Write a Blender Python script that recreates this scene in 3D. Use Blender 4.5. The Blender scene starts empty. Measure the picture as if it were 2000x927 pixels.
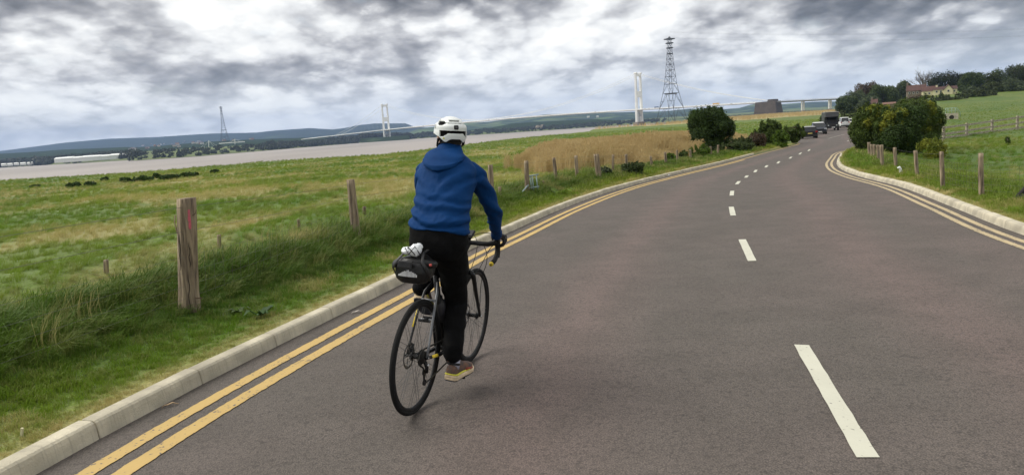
import bpy, bmesh, math, random
import numpy as np
from mathutils import Vector, Matrix
sc = bpy.context.scene
COL = sc.collection
PI = math.pi
rng = np.random.default_rng(7)
random.seed(7)

# ---------------------------------------------------------------- camera
F = 1333.0                      # focal length in photograph pixels (2000 wide)
ROLL = math.radians(3.805); PITCH = math.radians(8.974); EYE = 1.55
_f = np.array([0, math.cos(PITCH), -math.sin(PITCH)])
_u0 = np.array([0, math.sin(PITCH), math.cos(PITCH)]); _r0 = np.array([1., 0, 0])
_r = _r0*math.cos(ROLL) - _u0*math.sin(ROLL); _u = _u0*math.cos(ROLL) + _r0*math.sin(ROLL)
cam_d = bpy.data.cameras.new("camera"); cam = bpy.data.objects.new("camera", cam_d); COL.objects.link(cam)
cam_d.sensor_width = 36; cam_d.lens = 36*F/2000; cam_d.clip_start = 0.05; cam_d.clip_end = 40000
M = Matrix.Identity(4)
for i in range(3):
    M[i][0] = _r[i]; M[i][1] = _u[i]; M[i][2] = -_f[i]
M[2][3] = EYE
cam.matrix_world = M
sc.camera = cam
sc.cycles.use_denoising = True
sc.cycles.volume_bounces = 1
sc.cycles.max_bounces = 8
sc.cycles.transparent_max_bounces = 12

# ---------------------------------------------------------------- sun, sky, exposure
SUN_EL, SUN_AZ = math.radians(48), math.radians(-75)      # azimuth clockwise from the view direction (+Y)
sun_d = bpy.data.lights.new("sun", 'SUN'); sun = bpy.data.objects.new("sun", sun_d); COL.objects.link(sun)
sun_d.energy = 1.4; sun_d.angle = math.radians(42); sun_d.color = (1, .955, .87)
sdir = Vector((math.sin(SUN_AZ)*math.cos(SUN_EL), math.cos(SUN_AZ)*math.cos(SUN_EL), math.sin(SUN_EL)))
sun.rotation_euler = sdir.to_track_quat('Z', 'Y').to_euler()
sc.view_settings.view_transform = 'Standard'; sc.view_settings.look = 'None'
sc.view_settings.exposure = 1.15; sc.view_settings.gamma = 1.0

world = bpy.data.worlds.new("World"); sc.world = world; world.use_nodes = True
def build_world():
    nt = world.node_tree; N = nt.nodes; L = nt.links; N.clear()
    def nd(t, **k):
        n = N.new(t)
        for a, v in k.items(): setattr(n, a, v)
        return n
    def mth(op, a, b=None, c=None, clamp=False):
        n = nd('ShaderNodeMath', operation=op); n.use_clamp = clamp
        for i, v in enumerate((a, b, c)):
            if v is None: continue
            if isinstance(v, (int, float)): n.inputs[i].default_value = v
            else: L.new(v, n.inputs[i])
        return n.outputs[0]
    def mixc(f, a, b):
        n = nd('ShaderNodeMix', data_type='RGBA')
        for s, v in ((0, f), (6, a), (7, b)):
            if isinstance(v, (int, float)): n.inputs[s].default_value = v
            elif isinstance(v, tuple): n.inputs[s].default_value = (*v, 1)
            else: L.new(v, n.inputs[s])
        return n.outputs[2]
    def ss(v, a, b, lo=0., hi=1.):
        n = nd('ShaderNodeMapRange', interpolation_type='SMOOTHSTEP'); L.new(v, n.inputs[0])
        for i, q in enumerate((a, b, lo, hi)): n.inputs[i+1].default_value = q
        return n.outputs[0]
    tc = nd('ShaderNodeTexCoord'); sep = nd('ShaderNodeSeparateXYZ'); L.new(tc.outputs['Generated'], sep.inputs[0])
    x, y, z = sep.outputs
    zc = mth('MAXIMUM', z, 0.0)
    den = mth('ADD', zc, 0.32)
    px = mth('DIVIDE', x, den); py = mth('DIVIDE', y, den)
    cmb = nd('ShaderNodeCombineXYZ'); L.new(px, cmb.inputs[0]); L.new(py, cmb.inputs[1])
    def noise(scale, detail, rough=.55, off=0., dist=0., stretch=(1, 1, 1)):
        mp = nd('ShaderNodeMapping'); L.new(cmb.outputs[0], mp.inputs[0])
        mp.inputs[1].default_value = (off, off*.7, off*.3); mp.inputs[3].default_value = stretch
        n = nd('ShaderNodeTexNoise', noise_dimensions='2D'); L.new(mp.outputs[0], n.inputs['Vector'])
        n.inputs['Scale'].default_value = scale; n.inputs['Detail'].default_value = detail
        n.inputs['Roughness'].default_value = rough; n.inputs['Distortion'].default_value = dist
        return n.outputs['Fac']
    def blob(px_, py_, rx, ry, amp):                      # a cloud bank at a compass direction
        d = _f*F + _r*(px_-1000) - _u*(py_-463.5); d = d/np.linalg.norm(d)
        az0 = math.atan2(d[0], d[1]); el0 = math.asin(d[2])
        az = mth('ARCTAN2', x, y); el = mth('ARCSINE', z)
        a = mth('MULTIPLY', mth('SUBTRACT', az, az0), F/rx); e = mth('MULTIPLY', mth('SUBTRACT', el, el0), F/ry)
        r2 = mth('ADD', mth('MULTIPLY', a, a), mth('MULTIPLY', e, e))
        return mth('MULTIPLY', mth('EXPONENT', mth('MULTIPLY', r2, -1.)), amp)
    big = noise(1.4, 3, .5, 3.1, .1)
    mid = noise(4.0, 7, .56, 11.7, .1)
    det = noise(13., 6, .60, 5.3, .2)
    def puffs(scale, off, warp):                          # cauliflower lumps: inverted distance to cell centres, warped
        nz = nd('ShaderNodeTexNoise', noise_dimensions='2D'); nz.inputs['Scale'].default_value = scale*1.3; nz.inputs['Detail'].default_value = 5; L.new(cmb.outputs[0], nz.inputs['Vector'])
        sb = nd('ShaderNodeVectorMath', operation='SUBTRACT'); L.new(nz.outputs['Color'], sb.inputs[0]); sb.inputs[1].default_value = (.5, .5, .5)
        sl = nd('ShaderNodeVectorMath', operation='SCALE'); L.new(sb.outputs[0], sl.inputs[0]); sl.inputs['Scale'].default_value = warp
        ad = nd('ShaderNodeVectorMath', operation='ADD'); L.new(cmb.outputs[0], ad.inputs[0]); L.new(sl.outputs[0], ad.inputs[1])
        mp = nd('ShaderNodeMapping'); L.new(ad.outputs[0], mp.inputs[0]); mp.inputs[1].default_value = (off, off*.6, 0); mp.inputs[3].default_value = (1., .8, 1)
        vo = nd('ShaderNodeTexVoronoi', feature='SMOOTH_F1', voronoi_dimensions='2D'); vo.inputs['Scale'].default_value = scale; vo.inputs['Detail'].default_value = 2.; vo.inputs['Roughness'].default_value = .55; vo.inputs['Smoothness'].default_value = .35
        L.new(mp.outputs[0], vo.inputs['Vector']); return mth('SUBTRACT', .75, vo.outputs['Distance'])
    p1 = puffs(3.2, 2.2, .16); p2 = puffs(7.5, 7.9, .08)
    edge = ss(mth('ADD', mid, mth('MULTIPLY', p1, .35)), .57, .67)      # firm cloud edges
    v = mth('ADD', mth('MULTIPLY', big, .55), mth('MULTIPLY', mid, .75))
    v = mth('ADD', v, mth('MULTIPLY', det, .34))
    v = mth('ADD', v, mth('MULTIPLY', p1, .50)); v = mth('ADD', v, mth('MULTIPLY', p2, .36)); v = mth('ADD', v, mth('MULTIPLY', edge, .14))
    v = mth('SUBTRACT', v, VOFF)
    for b in BLOBS: v = mth('ADD', v, blob(*b))
    t = ss(v, .22, 1.62)
    ramp = nd('ShaderNodeValToRGB'); L.new(t, ramp.inputs[0])
    cr = ramp.color_ramp; cr.interpolation = 'LINEAR'
    cols = [(0, (.045, .045, .045)), (.16, (.125, .126, .129)), (.36, (.232, .231, .233)), (.52, (.352, .351, .350)), (.70, (.50, .502, .495)), (1, (.66, .655, .62))]
    while len(cr.elements) < len(cols): cr.elements.new(.5)
    for e, (p, c) in zip(cr.elements, cols): e.position = p; e.color = (*c, 1)
    # near the horizon the clouds flatten to a pale grey blue
    hz = ss(z, -.01, .13)
    cloud = mixc(hz, mixc(.62, ramp.outputs[0], (.47, .50, .525)), ramp.outputs[0])
    cov = ss(mth('ADD', mid, mth('MULTIPLY', big, .6)), .50, .66, .86, 1.)
    sky = nd('ShaderNodeTexSky', sky_type='NISHITA'); sky.sun_disc = False
    sky.sun_elevation = SUN_EL; sky.sun_rotation = SUN_AZ; sky.air_density = 1.2; sky.dust_density = 2.
    b1 = nd('ShaderNodeBackground'); L.new(sky.outputs[0], b1.inputs[0]); b1.inputs[1].default_value = .10
    b2 = nd('ShaderNodeBackground'); L.new(cloud, b2.inputs[0]); b2.inputs[1].default_value = CLOUD_STRENGTH
    mx = nd('ShaderNodeMixShader'); L.new(cov, mx.inputs[0]); L.new(b1.outputs[0], mx.inputs[1]); L.new(b2.outputs[0], mx.inputs[2])
    out = nd('ShaderNodeOutputWorld'); L.new(mx.outputs[0], out.inputs[0])
VOFF = -.24
CLOUD_STRENGTH = 0.86
BLOBS = [(900, -14, 230, 40, -.62), (1830, -6, 300, 56, -.60), (545, 40, 120, 50, .17), (480, 98, 110, 22, .16),
         (560, 150, 330, 36, -.22), (700, 130, 120, 30, -.12), (60, 20, 200, 40, -.12), (1480, 60, 170, 60, .16), (1190, 60, 170, 60, .14), (130, 110, 150, 30, .08),
         (60, 205, 60, 22, .28), (300, 225, 200, 22, .12), (1300, 150, 160, 40, -.06), (660, 228, 260, 20, .16), (1080, 180, 200, 26, -.12), (1050, 205, 150, 14, .14), (1620, 130, 200, 30, .08)]
build_world()

# ---------------------------------------------------------------- helpers: projection onto the land
def ray(px, py):
    d = _f*F + _r*(px-1000) - _u*(py-463.5)
    return d/d[1]
def R1(y):
    return -0.023*y if y < 80 else -0.023*80 - .71*(1-math.exp(-(y-80)*0.023/.71))
def RV(y):
    y = np.asarray(y, float)
    return np.where(y < 80, -0.023*y, -0.023*80 - .71*(1-np.exp(-(np.maximum(y, 80)-80)*0.023/.71)))
def at(px, py, dz=0.):
    d = ray(px, py); lo, hi = .5, 9000
    for _ in range(60):
        m = (lo+hi)/2
        if EYE + d[2]*m < R1(m)+dz: hi = m
        else: lo = m
    return Vector((d[0]*m, m, EYE+d[2]*m))
def at_depth(px, py, y):
    d = ray(px, py); return Vector((d[0]*y, y, EYE+d[2]*y))

# ---------------------------------------------------------------- helpers: noise
def _hash(i, j, s):
    n = (i*374761393 + j*668265263 + s*1274126177) & 0xffffffff
    n = ((n ^ (n >> 13))*1274126177) & 0xffffffff
    return ((n ^ (n >> 16)) & 0xffff)/65535.
def vnoise(x, y, s=0):
    x = np.asarray(x, float); y = np.asarray(y, float)
    i = np.floor(x).astype(np.int64); j = np.floor(y).astype(np.int64)
    fx = x-i; fy = y-j; fx = fx*fx*(3-2*fx); fy = fy*fy*(3-2*fy)
    a = _hash(i, j, s); b = _hash(i+1, j, s); c = _hash(i, j+1, s); d = _hash(i+1, j+1, s)
    return (a*(1-fx)+b*fx)*(1-fy)+(c*(1-fx)+d*fx)*fy
def fbm(x, y, s=0, o=4):
    v = 0; a = .5
    for k in range(o):
        v = v+a*vnoise(np.asarray(x)*2**k, np.asarray(y)*2**k, s+k); a *= .5
    return v/(1-.5**o)
def sst(v, a, b):
    t = np.clip((np.asarray(v, float)-a)/(b-a), 0, 1); return t*t*(3-2*t)

# ---------------------------------------------------------------- helpers: objects
def link(o, parent=None):
    COL.objects.link(o)
    if parent is not None: o.parent = parent
    return o
def tag(o, label=None, cat=None, group=None, kind=None):
    if label: o['label'] = label
    if cat: o['category'] = cat
    if group: o['group'] = group
    if kind: o['kind'] = kind
    return o
def empty(name, loc=(0, 0, 0), rz=0., label=None, cat=None, group=None, kind=None, parent=None):
    o = bpy.data.objects.new(name, None); link(o, parent); o.location = loc; o.rotation_euler = (0, 0, rz)
    o.empty_display_size = .2
    return tag(o, label, cat, group, kind)
def mesh_np(name, V, Fs, m=None, parent=None, smooth=False, attrs=None):
    """V (n,3); Fs list of (k, m) int arrays; attrs: dict name -> per-vertex float array"""
    me = bpy.data.meshes.new(name); V = np.asarray(V, np.float32)
    if isinstance(Fs, np.ndarray): Fs = [Fs]
    Fs = [np.asarray(f, np.int32) for f in Fs if len(f)]
    me.vertices.add(len(V)); me.vertices.foreach_set('co', V.ravel())
    nl = sum(f.size for f in Fs); me.loops.add(nl); me.loops.foreach_set('vertex_index', np.concatenate([f.ravel() for f in Fs]))
    tot = np.concatenate([np.full(len(f), f.shape[1], np.int32) for f in Fs])
    st = np.concatenate([[0], np.cumsum(tot)[:-1]]).astype(np.int32)
    me.polygons.add(len(tot)); me.polygons.foreach_set('loop_start', st)
    if smooth: me.polygons.foreach_set('use_smooth', np.ones(len(tot), bool))
    me.update(calc_edges=True); me.validate()
    if attrs:
        for k, a in attrs.items():
            at_ = me.attributes.new(k, 'FLOAT', 'POINT'); at_.data.foreach_set('value', np.asarray(a, np.float32))
    if m is not None: me.materials.append(m)
    o = bpy.data.objects.new(name, me); return link(o, parent)
class MB:
    """collects boxes, tubes and lofts into one mesh"""
    def __init__(s): s.v = []; s.f = []
    def add(s, vs, fs):
        b = len(s.v); s.v += [tuple(v) for v in vs]; s.f += [tuple(i+b for i in f) for f in fs]; return s
    def box(s, c, d, rz=0., M3=None, taper=1.):
        cx, cy, cz = c; dx, dy, dz = (q/2 for q in d); vs = []
        for k, (x, y, z) in enumerate([(-1,-1,-1),(1,-1,-1),(1,1,-1),(-1,1,-1),(-1,-1,1),(1,-1,1),(1,1,1),(-1,1,1)]):
            t = taper if z > 0 else 1.
            p = Vector((x*dx*t, y*dy*t, z*dz))
            if M3 is not None: p = M3 @ p
            if rz: p = Vector((p.x*math.cos(rz)-p.y*math.sin(rz), p.x*math.sin(rz)+p.y*math.cos(rz), p.z))
            vs.append((cx+p.x, cy+p.y, cz+p.z))
        return s.add(vs, [(0,3,2,1),(4,5,6,7),(0,1,5,4),(1,2,6,5),(2,3,7,6),(3,0,4,7)])
    def tube(s, pts, rad, n=8, cap=True, flat=None):
        """pts list of points; rad float/list; flat = list of (a,b) with frame kept upright"""
        P = [Vector(p) for p in pts]; m = len(P)
        if not isinstance(rad, (list, tuple)): rad = [rad]*m
        T = [(P[min(i+1, m-1)]-P[max(i-1, 0)]).normalized() for i in range(m)]
        up = Vector((0, 0, 1)) if abs(T[0].z) < .9 else Vector((0, 1, 0))
        X = T[0].cross(up).normalized(); vs = []
        for i in range(m):
            X = (X - T[i]*X.dot(T[i])).normalized(); Y = T[i].cross(X)
            a, b = rad[i] if isinstance(rad[i], (list, tuple)) else (rad[i], rad[i])
            for k in range(n):
                t = 2*PI*k/n; vs.append(P[i]+X*(a*math.cos(t))+Y*(b*math.sin(t)))
        fs = [(i*n+k, i*n+(k+1) % n, (i+1)*n+(k+1) % n, (i+1)*n+k) for i in range(m-1) for k in range(n)]
        if cap: fs += [tuple(reversed(range(n))), tuple(range((m-1)*n, m*n))]
        return s.add(vs, fs)
    def bar(s, a, b, w, n=4): return s.tube([a, b], w/2*(1.414 if n == 4 else 1), n)
    def ring(s, c, r, rt, axis=(1, 0, 0), n=48, k=8, sx=1., sr=1.):
        """torus about axis; sx widens along the axis, sr radially"""
        ax = Vector(axis).normalized(); u = ax.orthogonal().normalized(); w = ax.cross(u); c = Vector(c); vs = []
        for i in range(n):
            t = 2*PI*i/n; d = u*math.cos(t)+w*math.sin(t)
            for j in range(k):
                q = 2*PI*j/k; vs.append(c+d*(r+rt*sr*math.cos(q))+ax*(rt*sx*math.sin(q)))
        return s.add(vs, [(i*k+j, i*k+(j+1) % k, ((i+1) % n)*k+(j+1) % k, ((i+1) % n)*k+j) for i in range(n) for j in range(k)])
    def sections(s, secs, n=16, cap=True, pw=2.0):
        """secs: list of (center, xaxis*a, yaxis*b) superellipse sections"""
        vs = []
        for c, A, B in secs:
            c = Vector(c); A = Vector(A); B = Vector(B)
            for k in range(n):
                t = 2*PI*k/n; cx = math.cos(t); sy = math.sin(t)
                vs.append(c+A*(math.copysign(abs(cx)**(2/pw), cx))+B*(math.copysign(abs(sy)**(2/pw), sy)))
        m = len(secs)
        fs = [(i*n+k, i*n+(k+1) % n, (i+1)*n+(k+1) % n, (i+1)*n+k) for i in range(m-1) for k in range(n)]
        if cap: fs += [tuple(reversed(range(n))), tuple(range((m-1)*n, m*n))]
        return s.add(vs, fs)
    def build(s, name, m=None, parent=None, smooth=False, bevel=0., label=None, subsurf=0):
        me = bpy.data.meshes.new(name); me.from_pydata(s.v, [], s.f); me.update()
        bm = bmesh.new(); bm.from_mesh(me); bmesh.ops.recalc_face_normals(bm, faces=bm.faces); bm.to_mesh(me); bm.free()
        if smooth:
            me.polygons.foreach_set('use_smooth', [True]*len(me.polygons))
        if m is not None: me.materials.append(m)
        o = bpy.data.objects.new(name, me); link(o, parent)
        if bevel:
            b = o.modifiers.new('bevel', 'BEVEL'); b.width = bevel; b.segments = 2; b.limit_method = 'ANGLE'
        if subsurf:
            q = o.modifiers.new('sub', 'SUBSURF'); q.levels = q.render_levels = subsurf
        if label: o['label'] = label
        return o
def copy_tree(o, parent=None):
    c = o.copy(); COL.objects.link(c); c.parent = parent
    for ch in list(o.children): copy_tree(ch, c)
    return c

# ---------------------------------------------------------------- helpers: materials
def mat(name, col, rough=.7, metal=0., spec=.5, var=0., vscale=5., bump=0., bscale=40., col2=None, island=0., sheen=0., coat=0., obj=True, detail=6, trans=0.):
    m = bpy.data.materials.new(name); m.use_nodes = True; nt = m.node_tree; N = nt.nodes; L = nt.links
    b = N['Principled BSDF']; b.inputs['Base Color'].default_value = (*col, 1); b.inputs['Roughness'].default_value = rough
    b.inputs['Metallic'].default_value = metal; b.inputs['Specular IOR Level'].default_value = spec
    if sheen: b.inputs['Sheen Weight'].default_value = sheen
    if coat: b.inputs['Coat Weight'].default_value = coat
    tc = N.new('ShaderNodeTexCoord'); src = tc.outputs['Object']; colout = None
    if var or col2:
        n = N.new('ShaderNodeTexNoise'); n.inputs['Scale'].default_value = vscale; n.inputs['Detail'].default_value = detail
        L.new(src, n.inputs['Vector'])
        r = N.new('ShaderNodeMapRange'); r.inputs[1].default_value = .35; r.inputs[2].default_value = .65; L.new(n.outputs['Fac'], r.inputs[0])
        x = N.new('ShaderNodeMix'); x.data_type = 'RGBA'; L.new(r.outputs[0], x.inputs[0])
        c2 = col2 if col2 else tuple(c*(1-var) for c in col)
        x.inputs[6].default_value = (*c2, 1); x.inputs[7].default_value = (*(tuple(min(1, c*(1+var)) for c in col) if not col2 else col), 1)
        colout = x.outputs[2]
    if island:
        g = N.new('ShaderNodeNewGeometry'); h = N.new('ShaderNodeHueSaturation')
        r = N.new('ShaderNodeMapRange'); r.inputs[3].default_value = 1-island; r.inputs[4].default_value = 1+island
        L.new(g.outputs['Random Per Island'], r.inputs[0]); L.new(r.outputs[0], h.inputs['Value'])
        if colout: L.new(colout, h.inputs['Color'])
        else: h.inputs['Color'].default_value = (*col, 1)
        colout = h.outputs[0]
    if colout: L.new(colout, b.inputs['Base Color'])
    if bump:
        n = N.new('ShaderNodeTexNoise'); n.inputs['Scale'].default_value = bscale; n.inputs['Detail'].default_value = 8; L.new(src, n.inputs['Vector'])
        bp = N.new('ShaderNodeBump'); bp.inputs['Strength'].default_value = bump; bp.inputs['Distance'].default_value = .01
        L.new(n.outputs['Fac'], bp.inputs['Height']); L.new(bp.outputs[0], b.inputs['Normal'])
    if trans:
        tr = N.new('ShaderNodeBsdfTranslucent'); mx = N.new('ShaderNodeMixShader'); mx.inputs[0].default_value = trans
        if colout: L.new(colout, tr.inputs[0])
        else: tr.inputs[0].default_value = (*col, 1)
        L.new(b.outputs[0], mx.inputs[1]); L.new(tr.outputs[0], mx.inputs[2]); L.new(mx.outputs[0], N['Material Output'].inputs[0])
    return m
# ---------------------------------------------------------------- road edges (world x of the edge for each depth y)
def smooth_curve(pts, step=.25):
    P = np.array(pts, float); y = P[:, 1]; x = P[:, 0]
    d = np.diff(x)/np.diff(y); s = np.empty(len(x)); s[1:-1] = (d[:-1]*np.diff(y)[1:]+d[1:]*np.diff(y)[:-1])/(y[2:]-y[:-2]); s[0] = d[0]; s[-1] = d[-1]
    out = []
    for i in range(len(x)-1):
        h = y[i+1]-y[i]; n = max(2, int(math.ceil(h/max(step, step*max(y[i], 1)/12))))
        for k in range(n):
            t = k/n; out.append(((2*t**3-3*t**2+1)*x[i]+(t**3-2*t**2+t)*h*s[i]+(-2*t**3+3*t**2)*x[i+1]+(t**3-t**2)*h*s[i+1], y[i]+t*h))
    out.append((x[-1], y[-1])); return np.array(out)
K = EYE/1.65
def px_pts(l): return [tuple(at(*p)[:2]) for p in l]
LK = smooth_curve([(-4.6*K, -14), (-3.5*K, -3)] + px_pts([(68, 927), (239, 833), (425, 735), (563, 665), (775, 560), (900, 496), (970, 465), (1091, 411), (1220, 366), (1298, 346), (1400, 322), (1469, 303.6), (1557, 280)])
                  + [(33.5, 79), (46.5, 106), (55, 124), (76, 160), (120, 235)])
RK = smooth_curve([(3.2, -14), (4.2, -3), (5.6, 5.2)] + px_pts([(2000, 460), (1859, 404), (1755, 364), (1680, 345), (1645, 332)]) + px_pts([(1634.5, 322), (1638, 309), (1650, 297.5), (1670, 292)])
                  + [(24.4, 46), (32, 60), (40.5, 78), (54, 104), (63, 121), (84, 157), (128, 230)])
if __name__ == "__main__" and 0: print(LK, RK)
def lx(y): return np.interp(y, LK[:, 1], LK[:, 0])
def rx(y): return np.interp(y, RK[:, 1], RK[:, 0])
def dist_to(C, x, y):
    x = np.asarray(x, float).ravel(); y = np.asarray(y, float).ravel(); out = np.full(len(x), 1e9)
    A = C[:-1]; B = C[1:]; AB = B-A; l2 = (AB**2).sum(1)
    near = np.where((x > -60) & (x < 190) & (y > -40) & (y < 300))[0]
    for s in range(0, len(near), 20000):
        q = near[s:s+20000]; px = x[q][:, None]-A[:, 0]; py = y[q][:, None]-A[:, 1]
        t = np.clip((px*AB[:, 0]+py*AB[:, 1])/l2, 0, 1)
        out[q] = np.sqrt(((px-t*AB[:, 0])**2+(py-t*AB[:, 1])**2).min(1))
    return out
def road_d(x, y):
    """signed distances outside the left and the right kerb line (negative on the road)"""
    x = np.asarray(x, float).ravel(); y = np.asarray(y, float).ravel()
    dl = dist_to(LK, x, y)*np.where(x < lx(y), 1, -1); dr = dist_to(RK, x, y)*np.where(x > rx(y), 1, -1)
    return dl, dr
# ---------------------------------------------------------------- river banks by azimuth
WATER = EYE-12.0
def az_of(px, py=250):
    d = ray(px, py); return math.atan2(d[0], 1.)
near_px = [(-150, 164), (0, 164), (125, 158), (250, 152), (375, 162), (500, 176), (600, 178), (725, 172), (825, 192), (910, 230), (1000, 300), (1100, 350), (1151, 400), (1160, 560), (1233, 620), (1290, 560), (1325, 700), (1400, 1150), (1458, 1250), (1540, 1500), (1640, 1650), (1760, 2400)]
far_px = [(-150, 1950), (0, 1900), (100, 1700), (180, 1560), (245, 1500), (252, 1290), (380, 1340), (500, 1600), (650, 2100), (757, 2650), (850, 2700), (1000, 2350), (1150, 2400), (1290, 2500), (1400, 2650), (1640, 3000), (1760, 3200)]
AZn = np.array([az_of(p) for p, _ in near_px]); RNn = np.array([y/math.cos(az_of(p)) for p, y in near_px])
AZf = np.array([az_of(p) for p, _ in far_px]); RNf = np.array([y/math.cos(az_of(p)) for p, y in far_px])
def r_near(az): return np.interp(az, AZn, RNn)*(1+.04*(fbm(az*40, az*0, 5)-.5)+.02*(fbm(az*260, az*0, 6)-.5))
def r_far(az): return np.interp(az, AZf, RNf)*(1+.02*(fbm(az*60, az*0, 8)-.5))
def G(x, y, strip=False):
    """height of the land on this side of the river"""
    shp = np.shape(x); x = np.asarray(x, float).ravel(); y = np.asarray(y, float).ravel()
    dl, dr = road_d(x, y); az = np.arctan2(x, y); rr = np.hypot(x, y)
    z = RV(y)+.10
    n1 = fbm(x*.9, y*.9, 21)-.5; n2 = fbm(x*.12, y*.12, 31)-.5; n3 = fbm(x*3, y*3, 41, 3)-.5
    off = np.where(x < (lx(y)+rx(y))/2, dl, dr)
    w = sst(off, .7, 2.2)
    z = z+w*(n1*.22+n2*.35*sst(rr, 10, 60)+n3*.06)+sst(off, .05, .3)*n3*.02
    left = (x < lx(y))
    fade = 1-sst(y, 45, 70)
    z = z+np.where(left, fade*(.20*np.exp(-((dl-1.9)/.75)**2)*(.6+1.2*fbm(x*.5, y*.5, 51)) - .50*np.exp(-((dl-4.7-.5*n1)/.75)**2) - .10*sst(dl, 5.5, 8)), 0)
    z = z-np.where(~left, .30*sst(dr, 1., 4.)*fade, 0)
    t = np.tan(np.clip(az, -1.3, 1.3)); yc = np.clip(y, 0, 2000)
    z = z+sst(t, .52, .64)*np.interp(yc, [70, 120, 200, 300, 400, 600, 900], [0, .3, 1.1, 2.6, 8, 14, 16])*(y > 0)
    if not strip:
        inside = (off < 1.05) & (y < 232)
        z = np.where(inside, RV(y)-.04-.2*(off < .05), z)
    return z.reshape(shp)
def Gp(x, y): return float(G(np.array([x]), np.array([y]), True)[0])
def on_land(px, py, dz=.1):
    """point where a sight line meets the land (with its bumps)"""
    d = ray(px, py); m = at(px, py, dz)[1]
    ys = np.linspace(max(1., m*.6), m*1.8, 400); z = G(d[0]*ys, ys, True); h = EYE+d[2]*ys
    k = np.where(h < z)[0]; y = ys[k[0]] if len(k) else m
    return Vector((d[0]*y, y, Gp(d[0]*y, y)))

# straw: how dry the grass is at a place (0 lush, 1 dead straw); reed: inside the reed beds
def poly_mask(x, y, poly):
    x = np.asarray(x); y = np.asarray(y); ins = np.zeros(x.shape, bool); n = len(poly)
    for i in range(n):
        x1, y1 = poly[i]; x2, y2 = poly[(i+1) % n]
        c = ((y1 > y) != (y2 > y)); ins ^= c & (x < (x2-x1)*(y-y1)/((y2-y1) if y2 != y1 else 1e-9)+x1)
    return ins
REED1 = px_pts([(1022, 330), (1070, 338), (1180, 333), (1240, 330), (1300, 322), (1345, 312), (1410, 300), (1440, 290), (1450, 276), (1380, 270), (1280, 277), (1180, 286), (1090, 296), (1040, 305)])
def zones(x, y):
    shp = np.shape(x); x = np.ravel(x); y = np.ravel(y)
    az = np.arctan2(x, y); rr = np.hypot(x, y); rn = np.interp(az, AZn, RNn); t = np.tan(np.clip(az, -1.2, 1.2))
    jx = x+(fbm(x*.3, y*.3, 61)-.5)*4; jy = y+(fbm(x*.3, y*.3, 62)-.5)*6
    reed = poly_mask(jx, jy, REED1).astype(float)
    # far reed beds along the river
    far = ((t > .13) & (t < .20) & (rr > rn*.86)) | ((t > .20) & (t < .27) & (rr > 480)) | ((t > .27) & (t < .60) & (rr > 430+120*fbm(t*30, t*0, 3)))
    reed = np.maximum(reed, far*(t < .56))
    s = fbm(x*.42+y*.05, y*.17, 71, 5)                       # streaks across the slope
    s2 = fbm(x*.05, y*.03, 81, 3)
    straw = sst(s+.40*(s2-.5), .49, .68)*.85
    dl, dr = road_d(x, y); left = x < lx(y)
    straw = straw*sst(np.where(left, dl, dr), 2.5, 7)
    straw = np.where(left, straw*(1-.8*sst(rr/rn, .6, .85)), straw*.22)
    straw = straw*(1-.65*sst(t, -.05, .1)*(left))            # lusher towards the reed bed
    edge = np.exp(-((np.where(left, dl, dr)-.16)/np.where(left, .17, .10))**2)*(.45+.9*fbm(x*2.2, y*2.2, 91))
    edge2 = .55*sst(fbm(x*1.3, y*1.3, 93), .60, .75)*(np.where(left, dl, dr) < 6)
    straw = np.clip(np.maximum(np.maximum(straw, edge), edge2), 0, 1)
    return straw.reshape(shp), reed.reshape(shp)

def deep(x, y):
    """coarse dark verge grass, with the overhang shade put into its colour"""
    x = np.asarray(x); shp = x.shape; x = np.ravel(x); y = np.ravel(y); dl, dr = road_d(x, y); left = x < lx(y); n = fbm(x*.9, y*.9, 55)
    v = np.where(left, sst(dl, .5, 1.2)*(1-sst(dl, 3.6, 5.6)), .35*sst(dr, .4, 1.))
    return np.clip(v*(.25+1.2*n), 0, .9).reshape(shp)
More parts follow.
